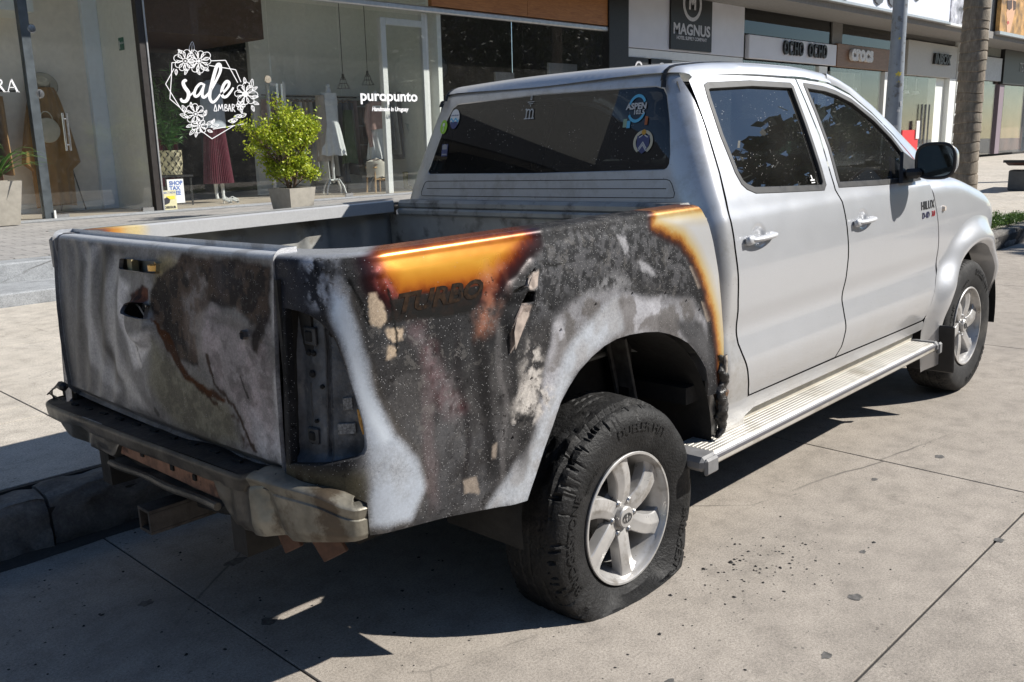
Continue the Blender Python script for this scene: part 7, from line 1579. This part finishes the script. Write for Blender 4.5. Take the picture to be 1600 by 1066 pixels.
# ---- street things
def palm(x, y, h, label, seed, lean=.0):
    r = random.Random(seed); t_ = thing('palm_tree', label, 'palm tree', (x, y, .2), 0, 'palms along the kerb'); n = int(h / .145); prof = []
    for k in range(n):
        z = k * .145 + r.uniform(-.02, .02) * (k > 0); rad = .185 + .05 * math.exp(-z / .35); j = r.uniform(-.004, .004)
        prof += [(rad - .010 + j, z), (rad + .003 + j, z + .012), (rad + j, z + .035), (rad - .003 + j, z + .12)]
    b = MB(); b.lathe(prof, n=40); b.v = [(X * (1 + .02 * math.sin(Z * 3 + Y * 9)) + lean * Z, Y, Z + .012 * math.sin(math.atan2(Y, X) * 2 + Z * 5)) for X, Y, Z in b.v]
    mt, t, p = nt('palm_bark'); co = t.nodes.new('ShaderNodeTexCoord').outputs['Object']; mp = N(t, 'ShaderNodeMapping'); mp.inputs['Scale'].default_value = (1, 1, .35); t.links.new(co, mp.inputs[0])
    c = ramp(t, noise(t, 22, 6, .7, mp.outputs[0]), [(.3, (.13, .105, .08)), (.55, (.24, .20, .155)), (.75, (.36, .32, .26))]); c = mixc(t, ramp(t, noise(t, 5, 4, .6, co), [(.45, 0), (.7, .5)]), c, (.12, .12, .10)); t.links.new(c, p.inputs['Base Color']); p.inputs['Roughness'].default_value = .9; bump(t, p, noise(t, 40, 6, .7, co), .6, .01)
    b.build('trunk', mt, t_, smooth=50)
    b = MB(); b.lathe([(.17, h - .1), (.13, h + .5), (.09, h + .9), (.0, h + 1.0)], n=20); b.build('crown_shaft', simple('palm_green', (.12, .19, .06), .5), t_)
    for k in range(15):
        a = k * 2.4 + r.uniform(-.2, .2); L = r.uniform(1.9, 2.5); el = r.uniform(.1, 1.1); f = MB(); pts = []
        for t0 in np.linspace(0, 1, 14): pts.append(Vector((math.cos(a) * L * t0 * math.cos(el * (1 - t0 * .6)), math.sin(a) * L * t0 * math.cos(el * (1 - t0 * .6)), h + .8 + L * (math.sin(el) * t0 - .75 * t0 * t0))))
        f.tube(pts, [.02 - .0012 * i for i in range(14)], 4, caps=False)
        for i in range(1, 14):
            d = (pts[i] - pts[i - 1]).normalized(); s_ = d.cross(Vector((0, 0, 1))).normalized()
            for q in range(3):
                pp = pts[i - 1].lerp(pts[i], q / 3)
                for sg in (-1, 1):
                    ll = .55 * math.sin(math.pi * (i + q / 3) / 15) ** .6; e = (s_ * sg + d * .5 + Vector((0, 0, -.35 - r.uniform(0, .3)))).normalized(); wv = d * .018
                    f.add([pp + wv, pp - wv, pp + e * ll * .6 - wv * .8, pp + e * ll, pp + e * ll * .6 + wv * .8], [(0, 1, 2, 3, 4)])
        f.build('frond', simple('palm_frond', (.05, .11, .03), .5, var=.3), t_, smooth=None, fixn=False)
    return t_
palm(12.62, 2.34, 6.0, 'grey ringed palm trunk rising just beyond the bonnet', 3, .0)
palm(23.5, 2.1, 6.2, 'second palm farther along, outside the right edge', 8)
lp = thing('street_pole', 'grey blue painted steel pole with yellow sticker, rising behind the cab', 'pole', (9.62, 2.25, .2))
b = MB(); b.lathe([(.115, 0), (.112, .9), (.105, 1.0), (.098, 1.7), (.088, 2.2), (.082, 4), (.07, 7.5)], n=28); b.build('shaft', simple('pole_paint', (.24, .27, .31), .55, .2, var=.12, scale=8, dirt=(9, .56, .64, (.13, .13, .13))), lp)
stk = simple('yellow_sticker', (.62, .50, .06), .5)
for (z, s_, a_) in ((1.89, .05, -2.5), (1.80, .03, -2.45), (2.32, .02, -2.6)):
    b = MB(); R = .0955 if z < 2 else .089
    pts = [(0, -.5), (.35, -.2), (.9, .1), (.6, .3), (1.0, .7), (.4, .6), (.1, 1), (-.3, .5), (-.8, .4), (-.35, .05), (-.7, -.4)]
    b.add([(R * math.cos(a_ + q[0] * s_ / R), R * math.sin(a_ + q[0] * s_ / R), z + q[1] * s_) for q in pts], [tuple(range(11))]); b.build('sticker', stk, lp, smooth=None)
for (z, a_, w, h_) in ((1.45, -2.2, .04, .03), (1.25, -2.4, .05, .04), (1.52, -1.9, .02, .06)):
    b = MB(); R = .104; b.grid(lambda u, v: (R * math.cos(a_ + (u - .5) * w / R), R * math.sin(a_ + (u - .5) * w / R), z + h_ * v), 3, 1); b.build('torn_sticker', simple('torn_paper', (.42, .43, .45), .8, var=.4, scale=60), lp, smooth=None)
bn_ = thing('street_bench', 'dark slatted bench on a grey block at the right picture edge', 'bench', (17.9, 2.98, .2), .1)
b = MB(); b.box((.30, 0, .20), (.42, .5, .40), bev=.02); b.build('block', simple('bench_block', (.10, .11, .12), .7), bn_)
b = MB(); b.grid(lambda u, v: (-.30 + 2.0 * u, -.28 + .56 * v, .60 - .12 * math.sin(min(1, u * 3) * math.pi / 2)), 20, 3); b.build('seat', simple('bench_red_wood', (.075, .035, .03), .5), bn_); b = MB(); b.box((-.28, 0, .585), (.05, .58, .05)); b.tube([(-.1, -.26, .56), (.1, -.26, .50), (.25, -.26, .40)], .03, 8); b.build('seat_end', M_signk, bn_)
lb_ = thing('litter_bin', 'round black litter bin standing between mirror and palm trunk', 'litter bin', (13.5, 3.15, .2)); b = MB(); b.lathe([(.0, 0), (.20, 0), (.26, .12), (.28, .55), (.30, .60), (.27, .62), (.24, .40), (0, .38)], n=28); b.build('bowl', simple('bin_black', (.03, .028, .028), .6), lb_)
# weeds and moss at the far kerb joint
wd = MB()
for k in range(900):
    c = rb_.choice(((10.2, .8), (10.9, .35), (11.5, .4))); x = rb_.gauss(c[0], c[1] * .4); y = rb_.gauss(1.22, .06); p = Vector((x, y, .20)); d = Vector((rb_.gauss(0, .5), rb_.gauss(0, .5), 1)); hh = rb_.uniform(.04, .20) * (1.2 if x < 10.7 else .7)
    wd.tube([p, p + d.normalized() * hh], .002, 3, caps=False)
    for j in range(3): leaf(wd, p + d.normalized() * hh * rb_.uniform(.4, 1), Vector((rb_.gauss(0, 1), rb_.gauss(0, 1), rb_.gauss(.3, .5))), .035, .014, rb_)
tag(wd.build('weeds', leafmat('weed_leaf', (.05, .12, .02), (.14, .22, .05)), None, None, False), 'green weeds growing from the kerb joint beyond the front bumper', kind='stuff')
# crumbs of charred rubber on the road
db = MB()
def crumb(x, y, s):
    n = 6; vs = []
    for k in range(n): a = k * 6.28 / n; rr = s * rb_.uniform(.5, 1.1); vs.append((x + rr * math.cos(a), y + rr * math.sin(a), .0008))
    vs.append((x + rb_.uniform(-.2, .2) * s, y, s * rb_.uniform(.3, .9))); db.add(vs, [(i, (i + 1) % n, n) for i in range(n)])
for k in range(170): crumb(rb_.gauss(.42, .20), rb_.gauss(-1.08, .10), abs(rb_.gauss(.002, .0028)) + .001)
for k in range(70): crumb(rb_.gauss(-.2, .5), rb_.gauss(-1.2, .2), abs(rb_.gauss(.0015, .0015)) + .001)
for k in range(420): crumb(rb_.uniform(-1.6, .4), rb_.uniform(-.9, .9), abs(rb_.gauss(.0015, .0025)) + .001)
for k in range(90): crumb(rb_.uniform(.5, 3.5), rb_.uniform(-2.4, -.9), abs(rb_.gauss(.001, .0012)) + .0008)
tag(db.build('char_crumbs', simple('char', (.02, .019, .018), .8), None, None, False), 'crumbs of charred rubber scattered on the road by the flat tyre', kind='stuff')
nb = thing('added_dark_building', 'unseen dark slate building added for the rear window to mirror', 'building'); box('wall', -34, -7.2, 10.9, 18, 0, 9, simple('opp_slate', (.06, .065, .08), .9), nb)  # added out of view to darken what the rear window mirrors
tb = MB(); rt_ = random.Random(12)
for (x, y, s_) in ((.42, -1.42, .022), (.75, -1.30, .012), (1.15, -1.62, .018), (.05, -1.50, .016), (1.9, -1.15, .02), (2.6, -1.9, .03), (3.4, -1.4, .02), (1.45, -1.05, .014), (-.35, -1.25, .014), (-.9, -.15, .025), (-.75, .3, .03), (-1.1, .25, .02), (.9, -2.05, .02), (4.3, -1.2, .025), (2.1, -2.3, .018)):
    n = 14; pts = [(x + s_ * rt_.uniform(.6, 1.3) * math.cos(k * 6.283 / n) * 1.3, y + s_ * rt_.uniform(.6, 1.2) * math.sin(k * 6.283 / n), .0012) for k in range(n)]; tb.add(pts, [tuple(range(n))])
tag(tb.build('tar_spots', simple('tar_grey', (.10, .095, .09), .7, var=.5, scale=60), None, None, False), 'flat dark tar and gum spots on the roadway slabs', kind='stuff')
# opposite side of the street (seen only as reflections; walls raised to block sky in the glass)
op = thing('opposite_building', 'buildings across the street, mirrored in the glass, raised and darkened to hide sky', 'building', (0, 0, 0))
box('wall', -14, 12, -26, -17, 0, 8.6, simple('opp_cream', (.26, .215, .17), .9), op); box('wall', 12.3, 34, -27, -18, 0, 10.4, simple('opp_grey', (.20, .19, .18), .9), op); box('wall', 34.3, 70, -27, -17.5, 0, 9.0, simple('opp_slate', (.13, .14, .17), .9), op); box('wall', -40, -14.3, -28, -18, 0, 9.0, simple('opp_slate', (.13, .14, .17), .9), op)
for k in range(7): box('awning', -13 + k * 3.6, -10.2 + k * 3.6, -17, -15.6, 2.7, 2.85, simple('opp_awning', (.08, .09, .16), .8), op); 
for k in range(14): box('window', -13.5 + k * 3.0, -11.6 + k * 3.0, -17.05, -16.99, 3.4, 4.6, M_dark, op)
for k, (x, y) in enumerate(((20.5, -7.6), (25.5, -9.2), (31, -10.2), (37, -12), (44, -13), (17.6, -7.0))):
    t_ = thing('street_tree', 'dark tree across the street, ' + ('second', 'third', 'fourth', 'fifth', 'last', 'first')[k] + ' of the six going up the road', 'tree', (x, y, 0), 0, 'trees across the street'); b = MB(); b.tube([(0, 0, 0), (.05, 0, 1.6), (0, .1, 4.8)], [.16, .12, .09], 8); b.build('trunk', M_bark, t_); lf = MB(); rr = random.Random(k)
    for i in range(1500):
        a = rr.uniform(0, 6.28); e = rr.gauss(0, .8); R = 1.9 * rr.uniform(.5, 1) ** .5; R *= 1.3; c = Vector((R * math.cos(a) * math.cos(e), R * math.sin(a) * math.cos(e), 6.0 + 1.0 * math.sin(e) * R)); leaf(lf, c, Vector((rr.gauss(0, 1), rr.gauss(0, 1), rr.gauss(-.4, .4))), .42, .26, rr)
    lf.build('foliage', simple('opp_foliage', (.035, .06, .02), .7, var=.4), t_, smooth=None, fixn=False)['kind'] = 'stuff'
